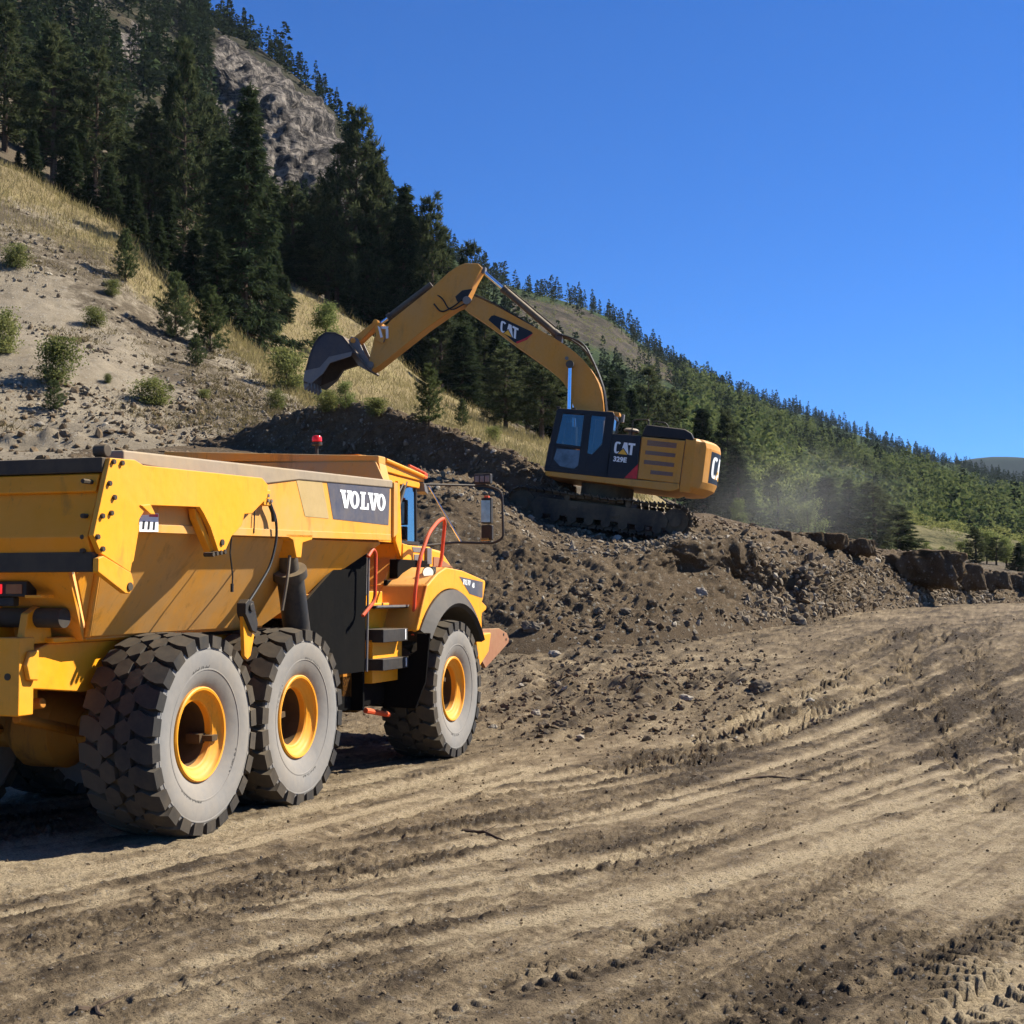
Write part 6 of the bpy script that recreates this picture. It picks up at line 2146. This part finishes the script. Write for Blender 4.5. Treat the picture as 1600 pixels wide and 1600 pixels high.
mb = MB(); mb.box(-.60, .55, -1.06, -.94, 2.27, 2.68); mb.box(-.80, -.60, -1.0, -.94, 2.2, 2.4)
mb.build('recess_shade', MUDG, TRK, .01)  # black boxes stand in for the shade in the recess
mb = MB()
mb.px([(-1.80, 1.72), (-1.62, 1.72), (-1.62, 1.50), (-1.30, 1.32), (-.90, 1.20), (-.90, .78), (-1.60, .76), (-1.74, 1.10)], -1.28, -1.235)
mb.py([(-1.25, 1.20), (-2.45, 1.22), (-2.45, .90), (-1.7, .80), (-1.25, .78)], -1.00, -.95)
mb.px([(-.9, 1.2), (-1.3, 1.30), (-1.3, .80), (-.9, .80)], -2.2, -2.15)
mb.build('wheel_flap', MUDG, TRK, .01)

# ---- handrails and mirrors
mb = MB(); mb.tube(fillet([(-2.62, -1.55, 2.66), (-2.50, -1.56, 2.76), (-2.42, -1.56, 2.70), (-2.44, -1.56, 2.14), (-2.70, -1.52, 1.96)], .09), .022, 10); mb.build('handrail', RED, TRK)
mb = MB(); mb.tube(fillet([(-1.02, -1.46, 1.68), (-.98, -1.47, 2.24), (-.82, -1.47, 2.68), (-.52, -1.47, 3.02), (-.18, -1.46, 3.19), (.20, -1.40, 3.26), (.30, -1.38, 3.20), (.28, -1.34, 2.7), (.20, -1.33, 2.52)], .12), .025, 10); mb.build('handrail', RED, TRK)
mb = MB()
mb.tube(fillet([(.45, -.92, 3.76), (1.50, -1.58, 3.80), (1.52, -1.80, 3.72), (1.52, -1.82, 3.02), (1.50, -1.66, 2.95), (1.2, -1.20, 2.96), (.45, -.86, 2.88)], .10), .017, 8)
ma = mb.build('mirror_arm', BLK, TRK)
mb = MB(); mb.tube([(.62, -1.0, 3.75), (1.46, -1.18, 2.97)], .012, 8); mb.build('strut', CHROME, ma)
mb = MB(); mb.box(1.44, 1.53, -1.66, -1.50, 3.24, 3.62); mb.box(1.45, 1.52, -1.67, -1.50, 3.00, 3.22); mr = mb.build('mirror', BLK, ma, .015)
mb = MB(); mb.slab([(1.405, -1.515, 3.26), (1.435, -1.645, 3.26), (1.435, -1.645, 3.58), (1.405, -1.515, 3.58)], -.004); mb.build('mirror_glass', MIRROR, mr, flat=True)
mb = MB(); mb.py([(1.40, 2.99), (1.50, 2.99), (1.50, 3.05), (1.45, 3.03)], -1.62, -1.50); mb.build('small_mirror', YEL, mr, .008)
mb = MB(); mb.box(1.46, 1.52, -1.61, -1.54, 3.615, 3.65); mb.build('marker', RED, mr, .008)
mb = MB(); mb.box(1.40, 1.50, -1.66, -1.40, 3.82, 3.97); wl_o = mb.build('work_light', BLK, ma, .012)
mb = MB()
for q in range(3): mb.box(1.39, 1.40, -1.645 + .08 * q, -1.58 + .08 * q, 3.85, 3.94)
mb.build('lens', STEEL, wl_o, .004)
# ================================================================== excavator
EXC = empty('excavator', (2.59, 39.92, 4.15))
EYAW, EPIT = R(169.4), R(7.5)
Rz_ = Matrix.Rotation(EYAW, 4, 'Z'); Ry_ = Matrix(((math.cos(EPIT), 0, -math.sin(EPIT), 0), (0, 1, 0, 0), (math.sin(EPIT), 0, math.cos(EPIT), 0), (0, 0, 0, 1)))
EXC.rotation_euler = (Rz_ @ Ry_).to_euler()
tag(EXC, 'yellow and black tracked excavator on the bank with its boom raised and bucket curled', 'excavator')

# ---- house
mb = MB()
mb.py([(1.58, 1.08), (1.62, 1.22), (-2.1, 1.295), (-2.12, 1.14), (-1.9, 1.05)], -1.40, 1.42)
mb.py([(-.93, 1.29), (-.91, 2.46), (-2.13, 2.48), (-2.13, 1.29)], 1.41, 1.0)
mb.py([(-.1, 1.29), (-.1, 2.45), (-2.13, 2.48), (-2.13, 1.29)], 1.0, -1.40)
mb.py([(1.55, 1.22), (1.5, 2.0), (-.1, 2.4), (-.1, 1.29)], -.62, -1.40)
house = mb.build('house', CATY, EXC, .03)
mb = MB(); mb.py([(-.95, 1.30), (-.93, 2.44), (-.938, 2.44), (-.958, 1.30)], 1.416, 1.41); mb.build('door_seam', HOSE, house)
mb = MB(); mb.py([(-2.10, 1.30), (-2.11, 2.46), (-2.125, 2.46), (-2.115, 1.30)], 1.416, 1.41); mb.build('door_seam', HOSE, house)
for (x0, x1, z0, z1) in ((-1.09, -1.90, 2.23, 2.375), (-1.07, -1.90, 1.98, 2.09), (-1.07, -1.90, 1.715, 1.83), (-1.28, -1.90, 1.46, 1.57)):
    mb = MB()
    mb.py([(x0, z0), (x1, z0 + .01), (x1, z1 + .005), (x0, z1)], 1.413, 1.408)
    v_ = mb.build('vent', RUST, house, flat=True)
    mb = MB()
    for q in range(4):
        z = z0 + .015 + (z1 - z0 - .03) * q / 3
        mb.py([(x0 - .02, z - .008), (x1 + .02, z - .004), (x1 + .02, z + .006), (x0 - .02, z + .006)], 1.424, 1.412)
    mb.build('louvre', STEEL, v_)
# black side panel with the logo
mb = MB()
mb.py([(-.10, 1.225), (-.58, 1.245), (-.92, 1.70), (-.905, 2.475), (-.12, 2.445)], 1.425, 1.15)
pn = mb.build('side_panel', NAVY, EXC, .012)
mb = MB(); mb.py([(-.585, 1.27), (-.935, 1.285), (-.925, 1.70)], 1.421, 1.40); mb.build('red_stripe', CATRED, pn)


def cat_logo(name, o, U, V, N_, parent):
    o, U, V, N_ = (np.array(a, float) for a in (o, U, V, N_))
    mb = flat_text([(0, CAT_C), (.66, CAT_A), (1.22, CAT_T)], o, U, V)
    mb.build(name, WHITE, parent, flat=True)
    tri = [(.38, -.02), (1.24, -.02), (.81, .46)]
    mb = MB(); mb.add([tuple(o + N_ * .005 + U * a + V * b) for a, b in tri], [(0, 1, 2)])
    e = [tuple(o + N_ * .003 + U * a + V * b) for a, b in ((.30, -.02), (1.32, -.02), (.81, .55))]
    mb.add(e, [(0, 1, 2)], 1)
    mb.build('logo_triangle', [TRIY, NAVY], parent, flat=True)


cat_logo('maker_lettering', (-.215, 1.430, 1.915), (-.308, 0, .0), (.0, 0, .325), (0, 1, 0), pn)
font_mesh('model_lettering', '329E', WHITE, lambda a, b: (-.225 - a, 1.430, 1.70 + b), .185, .008, pn)
# hood
mb = MB()
mb.py([(-.91, 2.47), (-1.0, 2.80), (-2.06, 2.79), (-2.26, 2.70), (-2.34, 2.55), (-2.34, 2.49)], 1.38, -1.30)
hd = mb.build('engine_hood', HOODB, EXC, .04, 3)
mb = MB()
mb.tube(fillet([(-.60, 1.0, 2.42), (-.58, 1.0, 2.93), (-1.02, 1.0, 2.98), (-1.06, 1.0, 2.76)], .08), .018, 8)
mb.tube(fillet([(-1.12, 1.0, 2.77), (-1.16, 1.0, 2.95), (-1.5, 1.0, 2.94), (-1.62, 1.0, 2.77)], .08), .018, 8)
mb.build('hand_rail', BLK, hd)
mb = MB(); mb.cyl((-.56, .8, 2.4), (-.56, .8, 2.62), .09, 14); mb.lathe([(0, .20), (.05, .22), (.10, .16), (.12, .001)], (-.56, .8, 2.60), 18, axis='z'); mb.build('air_cleaner', STEEL, EXC)
# counterweight with rounded corners
def cw_ring(z, grow=0.0, cut=0.0):
    pts = [(-2.12, 1.38), (-2.36, 1.385 - cut), (-2.40, 1.38 - cut), (-2.60 - grow, 1.26 - cut)]
    for k_ in range(11):
        y = 1.22 - .244 * k_
        pts.append((-.72 - math.sqrt(2.32 ** 2 - y * y) - grow, y * (1 - cut * .5)))
    pts += [(x, -y) for x, y in pts[3::-1]]
    return [(x, y, z) for x, y in pts]
mb = MB()
mb.loft([cw_ring(1.08, -.28, .08), cw_ring(1.24, -.06, .02), cw_ring(1.42, 0), cw_ring(2.36, 0), cw_ring(2.50, -.04, .01), cw_ring(2.57, -.13, .04)])
cw = mb.build('counterweight', CATY, EXC, .012, auto=14)
def rear_x(y): return -.72 - math.sqrt(2.32 ** 2 - y * y) - .004
mb = MB(); mb.loft([[(rear_x(y), y, 1.44) for y in np.linspace(.95, -.95, 9)], [(rear_x(y), y, 2.30) for y in np.linspace(.95, -.95, 9)]], closed=False, cap=False)
cwp = mb.build('rear_panel', NAVY, cw, flat=True)
gm_ = flat_text([(0, CAT_C), (.66, CAT_A), (1.22, CAT_T)], (0, 0, 0), (1, 0, 0), (0, 0, 1))
gm_.v = [(rear_x(.86 - a * .72) - .006, .86 - a * .72, 1.58 + c_ * .60) for a, b_, c_ in gm_.v]
gm_.build('maker_lettering', WHITE, cwp, flat=True)
mb = MB(); mb.add([(rear_x(.86 - a * .72) - .012, .86 - a * .72, 1.58 + c_ * .60) for a, c_ in ((.38, -.02), (1.24, -.02), (.81, .46))], [(0, 1, 2)]); mb.build('logo_triangle', TRIY, cwp, flat=True)
mb = MB(); mb.lathe([(0, .10), (.03, .11), (.05, .001)], (-2.7, -.6, 2.56), 12, axis='z'); mb.build('lifting_eye', STEEL, cw)

# ---- cab
mb = MB()
cb = [(1.64, 1.22), (1.60, 2.05), (1.53, 2.88), (1.47, 2.98), (-.06, 3.035), (-.12, 2.95), (-.12, 1.23)]
mb.py([(1.64, 1.22), (1.60, 1.98), (-.12, 1.75), (-.12, 1.23)], 1.43, 1.40)       # lower door skin with its window cut by the pane
mb.py([(1.64, 1.22), (1.62, 1.36), (-.12, 1.36), (-.12, 1.23)], 1.44, .45)
mb.py([(1.53, 2.86), (1.47, 2.98), (-.06, 3.035), (-.12, 2.95), (-.12, 2.89)], 1.44, .42)
for x0, x1, x2, x3 in ((1.64, 1.50, 1.31, 1.48), (.72, .73, .52, .50), (.14, .13, -.12, -.12)):
    mb.py([(x0, 1.3), (x1, 2.9), (x2, 2.9), (x3, 1.3)], 1.44, 1.37)
    mb.py([(x0, 1.3), (x1, 2.9), (x2, 2.9), (x3, 1.3)], .52, .45)
mb.py([(.52, 1.3), (.14, 1.3), (.10, 2.15), (.46, 1.70)], 1.435, 1.37)
mb.py([(-.12, 1.3), (.46, 1.3), (.46, 1.70), (.09, 2.18), (-.12, 2.2)], 1.436, 1.38)
mb.box(-.12, -.04, .45, 1.44, 1.3, 1.9)
mb.py([(1.49, 1.93), (.66, 1.91), (.66, 2.0), (1.48, 2.01)], 1.44, 1.38)
ecab = mb.build('cab', NAVY, EXC, .015)
mb = MB(); mb.py([(1.47, 2.0), (.65, 2.0), (.73, 2.86), (1.33, 2.84)], 1.41, 1.40); mb.build('window', GLASS2, ecab, flat=True)
mb = MB(); mb.py([(.53, 1.5), (.10, 2.2), (.13, 2.89), (.52, 2.88)], 1.41, 1.40); mb.build('window', GLASS2, ecab, flat=True)
mb = MB(); mb.py([(1.36, 1.86), (.70, 1.89), (.66, 1.52), (.82, 1.36), (1.21, 1.39), (1.41, 1.56)], 1.437, 1.431)
mb.build('lower_window', plain('dusty_door_glass', (.075, .10, .13), .25, .6, var=.5, scale=3), ecab, flat=True)
mb = MB(); mb.slab([(1.60, 1.36, 1.4), (1.60, .52, 1.4), (1.46, .52, 2.9), (1.46, 1.36, 2.9)], .01); mb.build('windscreen', GLASS2, ecab, flat=True)
mb = MB(); mb.slab([(-.10, 1.36, 2.2), (-.10, .52, 2.2), (-.08, .52, 2.9), (-.08, 1.36, 2.9)], .01); mb.build('rear_window', GLASS2, ecab, flat=True)
mb = MB(); mb.py([(.60, 1.5), (.20, 1.5), (.06, 1.62), (.0, 2.45), (.10, 2.5), (.18, 1.85), (.62, 1.75)], 1.15, .70); mb.build('seat', SEATM, ecab, .04)
mb = MB(); mb.box(-.05, .12, 1.0, 1.28, 3.035, 3.07); mb.box(-.22, -.06, .85, 1.3, 2.98, 3.06); mb.build('roof_hatch', CATY, ecab, .01)
mb = MB(); mb.tube([(-.16, 1.2, 2.6), (-.30, 1.25, 2.9), (-.30, 1.25, 3.0)], .02, 6); mb.box(-.36, -.30, 1.12, 1.32, 2.80, 3.02); mb.build('rear_mirror', STEEL, ecab, .01)
mb = MB(); mb.box(1.44, 1.54, 1.18, 1.32, 2.98, 3.05); mb.box(1.0, 1.1, 1.2, 1.32, 3.0, 3.06); mb.build('roof_light', BLK, ecab, .01)

# ---- undercarriage
mb = MB()
mb.lathe([(0, .75), (.45, .75)], (0, 0, .66), 28, axis='z')
mb.box(-.8, .8, -1.1, 1.1, .25, .70)
uc = mb.build('undercarriage', TRACKM, EXC, .02)
TW, TL, TR, TZ = .60, 2.12, .43, .26
def track_path(n):
    per = 4 * TL + 2 * math.pi * TR
    out = []
    for k in range(n):
        s = per * k / n
        if s < 2 * TL: out.append((-TL + s, TZ - TR, 0.0))
        elif s < 2 * TL + math.pi * TR:
            a = (s - 2 * TL) / TR; out.append((TL + TR * math.sin(a), TZ - TR * math.cos(a), a))
        elif s < 4 * TL + math.pi * TR:
            q = s - 2 * TL - math.pi * TR; out.append((TL - q, TZ + TR - .05 * math.sin(math.pi * min(1, q / (2 * TL))) * (1 + .4 * math.sin(q * 6)), math.pi))
        else:
            a = (s - 4 * TL - math.pi * TR) / TR; out.append((-TL - TR * math.sin(a), TZ + TR * math.cos(a), math.pi + a))
    return out
for s in (1, -1):
    yc = s * 1.28
    mb = MB()
    for x, z, a in track_path(50):
        c, n_ = math.cos(a), math.sin(a)
        def P(u, y, v): return (x + u * c + v * n_, y, z + u * n_ - v * c)
        prof = [(-.095, 0), (.095, 0), (.095, .03), (.06, .03), (.05, .075), (.03, .075), (.02, .03), (-.06, .03), (-.07, .06), (-.085, .06), (-.095, .03)]
        mb.add([P(u, yc - TW / 2, v) for u, v in prof] + [P(u, yc + TW / 2, v) for u, v in prof], [tuple(range(11))[::-1], tuple(range(11, 22))] + [(i, (i + 1) % 11, 11 + (i + 1) % 11, 11 + i) for i in range(11)])
        mb.add([P(u, yc + yy, v) for yy in (-.1, .1) for u, v in ((-.09, 0), (.09, 0), (.09, -.07), (-.09, -.07))], [(3, 2, 1, 0), (4, 5, 6, 7), (0, 1, 5, 4), (1, 2, 6, 5), (2, 3, 7, 6), (3, 0, 4, 7)])
    tk = mb.build('track', TRACKM, EXC)
    mb = MB()
    for x, nm_ in ((-TL, 'sprocket'), (TL, 'idler')):
        mb = MB(); mb.cyl((x, yc - .16, TZ), (x, yc + .16, TZ), TR - .08, 30); mb.cyl((x, yc - .22, TZ), (x, yc + .24, TZ), .16, 20)
        for q in range(10): mb.cyl((x + .26 * math.cos(q * .628), yc + .15, TZ + .26 * math.sin(q * .628)), (x + .26 * math.cos(q * .628), yc + .18, TZ + .26 * math.sin(q * .628)), .03, 8)
        mb.build(nm_, TRACKM, tk)
    for k in range(8):
        mb = MB(); mb.cyl((-1.65 + k * .47, yc - .2, TZ - TR + .16), (-1.65 + k * .47, yc + .22, TZ - TR + .16), .13, 16); mb.build('roller', TRACKM, tk)
    for k in range(2):
        mb = MB(); mb.cyl((-.8 + k * 1.7, yc - .12, TZ + TR - .14), (-.8 + k * 1.7, yc + .20, TZ + TR - .14), .08, 14); mb.build('roller', TRACKM, tk)
    mb = MB(); mb.py([(-1.9, TZ - .22), (1.8, TZ - .22), (1.9, TZ), (1.75, TZ + .22), (-1.7, TZ + .22), (-1.95, TZ)], yc - .17, yc + .19)
    mb.box(.55, .75, yc + .18, yc + .215, TZ - .02, TZ + .06); mb.box(-.6, -.35, yc + .18, yc + .215, TZ - .1, TZ)
    mb.build('track_frame', TRACKM, tk, .02)

# ---- boom
top = [(4.64, 6.10), (3.88, 5.85), (2.69, 5.36), (1.83, 5.00), (1.40, 4.78), (.88, 4.37), (.50, 3.83), (.32, 3.20), (.28, 2.2), (.20, 1.75)]
bot = [(4.86, 5.72), (4.05, 5.31), (3.15, 4.78), (2.20, 4.27), (1.70, 3.97), (1.36, 3.62), (1.22, 3.16), (.90, 2.2), (.55, 1.6)]
mb = MB()
nn = 26
def resample(p, n):
    p = np.array(p); d = np.r_[0, np.cumsum(np.linalg.norm(np.diff(p, axis=0), axis=1))]
    s = np.linspace(0, d[-1], n)
    q = np.stack([np.interp(s, d, p[:, 0]), np.interp(s, d, p[:, 1])], 1)
    return gauss1(q, 1.2, 0)
tp, bt = resample(top, nn), resample(bot, nn)
yb = -.05
mb.loft([[(t[0], yb + .33, t[1]), (t[0], yb - .33, t[1]), (b[0], yb - .33, b[1]), (b[0], yb + .33, b[1])] for t, b in zip(tp, bt)])
for s in (-1, 1):                                   # flange along the back edge
    mb.loft([[(t[0] + .015, yb + s * .345, t[1] + .015), (t[0] + .015, yb + s * .30, t[1] + .015), (t[0] - .0, yb + s * .30, t[1] - .05), (t[0], yb + s * .345, t[1] - .05)] for t in tp])
boom = mb.build('boom', CATY, EXC, .015, auto=30)
BO = yb + .333
mb = MB(); mb.py([(4.02, 5.43), (3.95, 5.55), (3.86, 5.585), (3.54, 5.50), (2.72, 5.215), (2.67, 5.17), (2.82, 4.97), (3.09, 4.83), (3.18, 4.86)], BO - .02, BO + .004)
lp = mb.build('boom_decal', NAVY, boom, flat=True)
mb = MB(); mb.py([(2.67, 5.165), (2.82, 4.965), (3.09, 4.825), (3.13, 4.87), (2.87, 5.01)], BO - .02, BO + .006); mb.build('red_stripe', CATRED, boom, flat=True)
ud = np.array([-.94, 0, -.335]); vd = np.array([-.30, 0, .95])
cat_logo('maker_lettering', np.array([3.63, BO + .008, 5.13]), ud * .315, np.array([.06, 0, 1.0]) * .33, (0, 1, 0), boom)
mb = MB()
hose_top = [(a + .08, b + .06) for a, b in ((1.83, 5.02), (1.45, 4.95), (1.05, 4.70), (.75, 4.35))]
for q in (-.12, 0, .12):
    mb.tube(fillet([(2.0, yb + q, 5.22), (1.72 + q * .3, yb + q, 5.20 + q * .2), (1.20, yb + q, 4.95 + abs(q)), (.78, yb + q * 1.4, 4.42), (.46, yb + q * 1.4, 3.80), (.28, yb + q * 1.4, 3.0)], .25), .028, 8)
    mb.tube(fillet([(2.75, yb + q, 5.42), (3.88, yb + q, 5.93), (4.55, yb + q, 6.16)], .2), .022, 8)
mb.build('hose', HOSE, boom)
mb = MB(); mb.cyl((1.60, yb + .33, 4.55), (1.60, yb + .36, 4.55), .05, 12); mb.cyl((1.46, yb - .42, 4.36), (1.46, yb + .56, 4.36), .09, 18); mb.cyl((4.72, yb - .40, 5.93), (4.72, yb + .40, 5.93), .12, 20); mb.build('pin', STEEL, boom)
# boom cylinders
for s in (1, -1):
    mb = MB(); mb.tube([(1.46, yb + s * .48, 4.36), (1.26, yb + s * .52, 2.55)], .058, 14); r_ = mb.build('cylinder_rod', CHROME, boom)
    mb = MB(); mb.tube([(1.27, yb + s * .52, 2.7), (1.12, yb + s * .54, 1.3)], .10, 16); mb.cyl((1.46, yb + s * .40, 4.36), (1.46, yb + s * .57, 4.36), .11, 18); mb.build('boom_cylinder', CYLB, boom)
# stick cylinder above the boom
def lerp(a, b, t): return tuple(np.array(a) * (1 - t) + np.array(b) * t)
A, B = (4.50, yb, 6.93), (1.95, yb, 5.20)
mb = MB(); mb.tube([A, lerp(A, B, .33)], .06, 14); mb.build('cylinder_rod', CHROME, boom)
mb = MB(); mb.tube([lerp(A, B, .29), lerp(A, B, .97)], .098, 18); mb.tube([lerp(A, B, .28), lerp(A, B, .33)], .12, 18); mb.tube([lerp(A, B, .93), lerp(A, B, 1.02)], .12, 16)
mb.tube([lerp((4.5, yb + .1, 7.06), (1.95, yb + .1, 5.36), .32), lerp((4.5, yb + .1, 7.06), (1.95, yb + .1, 5.36), .95)], .02, 6)
mb.box(1.85, 2.05, yb - .12, yb + .12, 4.98, 5.28)
mb.build('stick_cylinder', CYLB, boom)

# ---- stick
sp = [(5.82, 6.24), (5.40, 6.72), (5.16, 6.92), (4.95, 7.02), (4.55, 7.05), (4.42, 6.94), (4.60, 6.50), (4.70, 6.15), (4.82, 5.82), (5.06, 5.69), (5.87, 4.99), (7.16, 3.73), (7.35, 3.60), (7.46, 3.74), (7.37, 4.60), (6.93, 5.16)]
mb = MB(); mb.py(sp, yb + .27, yb - .27)
stick = mb.build('stick', CATY, EXC, .02)
mb = MB()
mb.tube(fillet([(5.7, yb + .30, 5.75), (5.45, yb + .31, 5.50), (5.05, yb + .32, 5.75), (4.80, yb + .34, 6.05), (4.9, yb + .34, 5.9)], .25), .022, 8)
mb.tube(fillet([(6.05, yb + .12, 6.10), (5.5, yb + .30, 6.0), (5.2, yb + .31, 5.55), (4.75, yb + .35, 5.85)], .3), .02, 8)
mb.build('hose', HOSE, stick)
mb = MB(); mb.py([(4.62, 6.30), (4.92, 6.22), (5.10, 6.02), (5.02, 5.88), (4.80, 5.92), (4.70, 6.1)], yb + .275, yb + .285); mb.build('grease_patch', HOSE, stick, flat=True)
mb = MB(); mb.box(4.36, 4.46, yb - .12, yb + .12, 6.82, 7.0); mb.cyl((4.50, yb - .2, 6.93), (4.50, yb + .2, 6.93), .08, 14); mb.cyl((7.36, yb - .35, 3.78), (7.36, yb + .35, 3.78), .10, 16); mb.cyl((7.12, yb - .35, 4.55), (7.12, yb + .35, 4.55), .09, 16); mb.build('pin', STEEL, stick)
A, B = (5.92, yb, 6.36), (7.36, yb, 5.02)
mb = MB(); mb.tube([A, lerp(A, B, .80)], .10, 18); mb.tube([lerp(A, B, .77), lerp(A, B, .83)], .12, 18); mb.build('bucket_cylinder', CYLB, stick)
mb = MB(); mb.tube([lerp(A, B, .80), B], .055, 14); mb.build('cylinder_rod', CHROME, stick)
mb = MB()
for s in (-1, 1):
    mb.py([(7.28, 5.10), (7.42, 5.10), (7.26, 4.50), (7.06, 4.44), (7.04, 4.60)], yb + s * .30, yb + s * .36)
    mb.py([(7.30, 5.06), (7.42, 5.12), (8.06, 4.50), (7.98, 4.38), (7.86, 4.40)], yb + s * .14, yb + s * .22)
mb.cyl((7.36, yb - .40, 5.04), (7.36, yb + .40, 5.04), .08, 16); mb.cyl((7.98, yb - .35, 4.44), (7.98, yb + .35, 4.44), .08, 16)
mb.build('bucket_linkage', CATY, stick, .01)
mb = MB(); mb.py([(7.28, 4.94), (7.20, 4.90), (7.08, 4.62), (7.15, 4.60)], yb + .36, yb + .372); mb.py([(7.05, 4.90), (6.97, 4.88), (6.93, 4.62), (7.0, 4.60)], yb + .28, yb + .30); mb.py([(7.28, 4.94), (6.97, 4.96), (6.98, 4.88), (7.24, 4.87)], yb + .30, yb + .31); mb.build('guard', STICK, stick)

# ---- bucket: curled, its mouth down towards the camera
bw = .68
shell = [(7.74, 4.06), (8.20, 4.50), (8.45, 4.58), (8.74, 4.56), (8.92, 4.40), (9.05, 4.16), (9.14, 3.80), (9.19, 3.40), (9.19, 3.08)]
mb = MB()
inn = [(a + (8.35 - a) * .10, b + (3.8 - b) * .10) for a, b in shell]
cross = []
mb.loft([[(a, yb + bw, b), (a, yb - bw, b), (c, yb - bw, d), (c, yb + bw, d)] for (a, b), (c, d) in zip(shell, inn)])
side = shell + [(8.66, 3.36), (8.50, 3.66), (7.85, 3.98)]
for s in (-1, 1): mb.py(side, yb + s * bw, yb + s * (bw - .035))
bk = mb.build('bucket', BUCKM, EXC, .01)
mb = MB()
for s in (-1, 1):
    mb.py([(9.20, 3.36), (9.20, 3.06), (8.95, 3.00), (8.62, 3.34), (8.46, 3.66), (7.85, 3.92), (7.84, 4.06), (8.52, 3.84), (8.76, 3.50)], yb + s * bw, yb + s * (bw + .03))
    mb.py([(8.12, 4.42), (8.38, 4.44), (7.72, 3.72), (7.34, 3.56), (7.28, 3.72), (7.62, 4.14), (7.86, 4.52), (8.06, 4.56)], yb + s * .24, yb + s * .32)
mb.build('side_cutter', STEEL, bk, .008)
mb = MB()
mb.slab([(7.74, yb + bw, 4.06), (7.74, yb - bw, 4.06), (7.30, yb - bw * .8, 3.60), (7.30, yb + bw * .8, 3.60)], .05)
mb.build('back_plate', BUCKM, bk, .01)
mb = MB(); mb.box(9.10, 9.20, yb - bw, yb + bw, 3.0, 3.10)
mb.build('lip_plate', BUCKM, bk, .01)
for k in range(5):
    mb = MB()
    y = yb - bw + .10 + k * (2 * bw - .2) / 4
    mb.py([(9.20, 3.12), (9.10, 3.10), (9.06, 2.92), (9.15, 2.80), (9.20, 2.95)], y - .06, y + .06)
    mb.build('tooth', STEEL, bk, .01)

# ---- dust hanging in the air behind the machine
m, nt, out = new_mat('dust_in_the_air')
co = N(nt, 'ShaderNodeTexCoord')
ln = N(nt, 'ShaderNodeVectorMath', operation='LENGTH'); nt.links.new(co.outputs['Object'], ln.inputs[0])
nz = noise(nt, co.outputs['Object'], 2.2, 4, .6, .5)
f = mth(nt, 'SUBTRACT', mth(nt, 'ADD', mth(nt, 'SUBTRACT', 1.0, ln.outputs['Value']), mth(nt, 'MULTIPLY', nz, .9)), .55)
f = mth(nt, 'MULTIPLY', f, mth(nt, 'SUBTRACT', 1.0, mth(nt, 'MULTIPLY', ln.outputs['Value'], ln.outputs['Value']), True))
dn = mth(nt, 'MULTIPLY', mth(nt, 'MAXIMUM', f, 0.0), DUSTD)
pv = N(nt, 'ShaderNodeVolumePrincipled'); pv.inputs['Color'].default_value = (.93, .90, .84, 1)
nt.links.new(dn, pv.inputs['Density']); nt.links.new(pv.outputs[0], out.inputs['Volume'])
v, f_ = ico(3)
dm_ = np_mesh('dust_cloud', v, f_, m)
dc = link('dust_cloud', dm_)
c = W(1235, 790, 80)
dc.location = tuple(c); dc.scale = (8.5, 12, 5.0)
tag(dc, 'pale cloud of dust drifting behind the bank right of the excavator', 'dust cloud', kind='stuff')

# ---- haze over the valley
m, nt, out = new_mat('valley_haze')
pv = N(nt, 'ShaderNodeVolumePrincipled')
pv.inputs['Color'].default_value = (.72, .84, 1.0, 1)
pv.inputs['Density'].default_value = HAZED
pv.inputs['Anisotropy'].default_value = 0.0
nt.links.new(pv.outputs[0], out.inputs['Volume'])
mb = MB(); mb.box(-900, 1700, -200, 2900, -25, 292)
hz = mb.build('haze', m, flat=True)
tag(hz, kind='stuff')
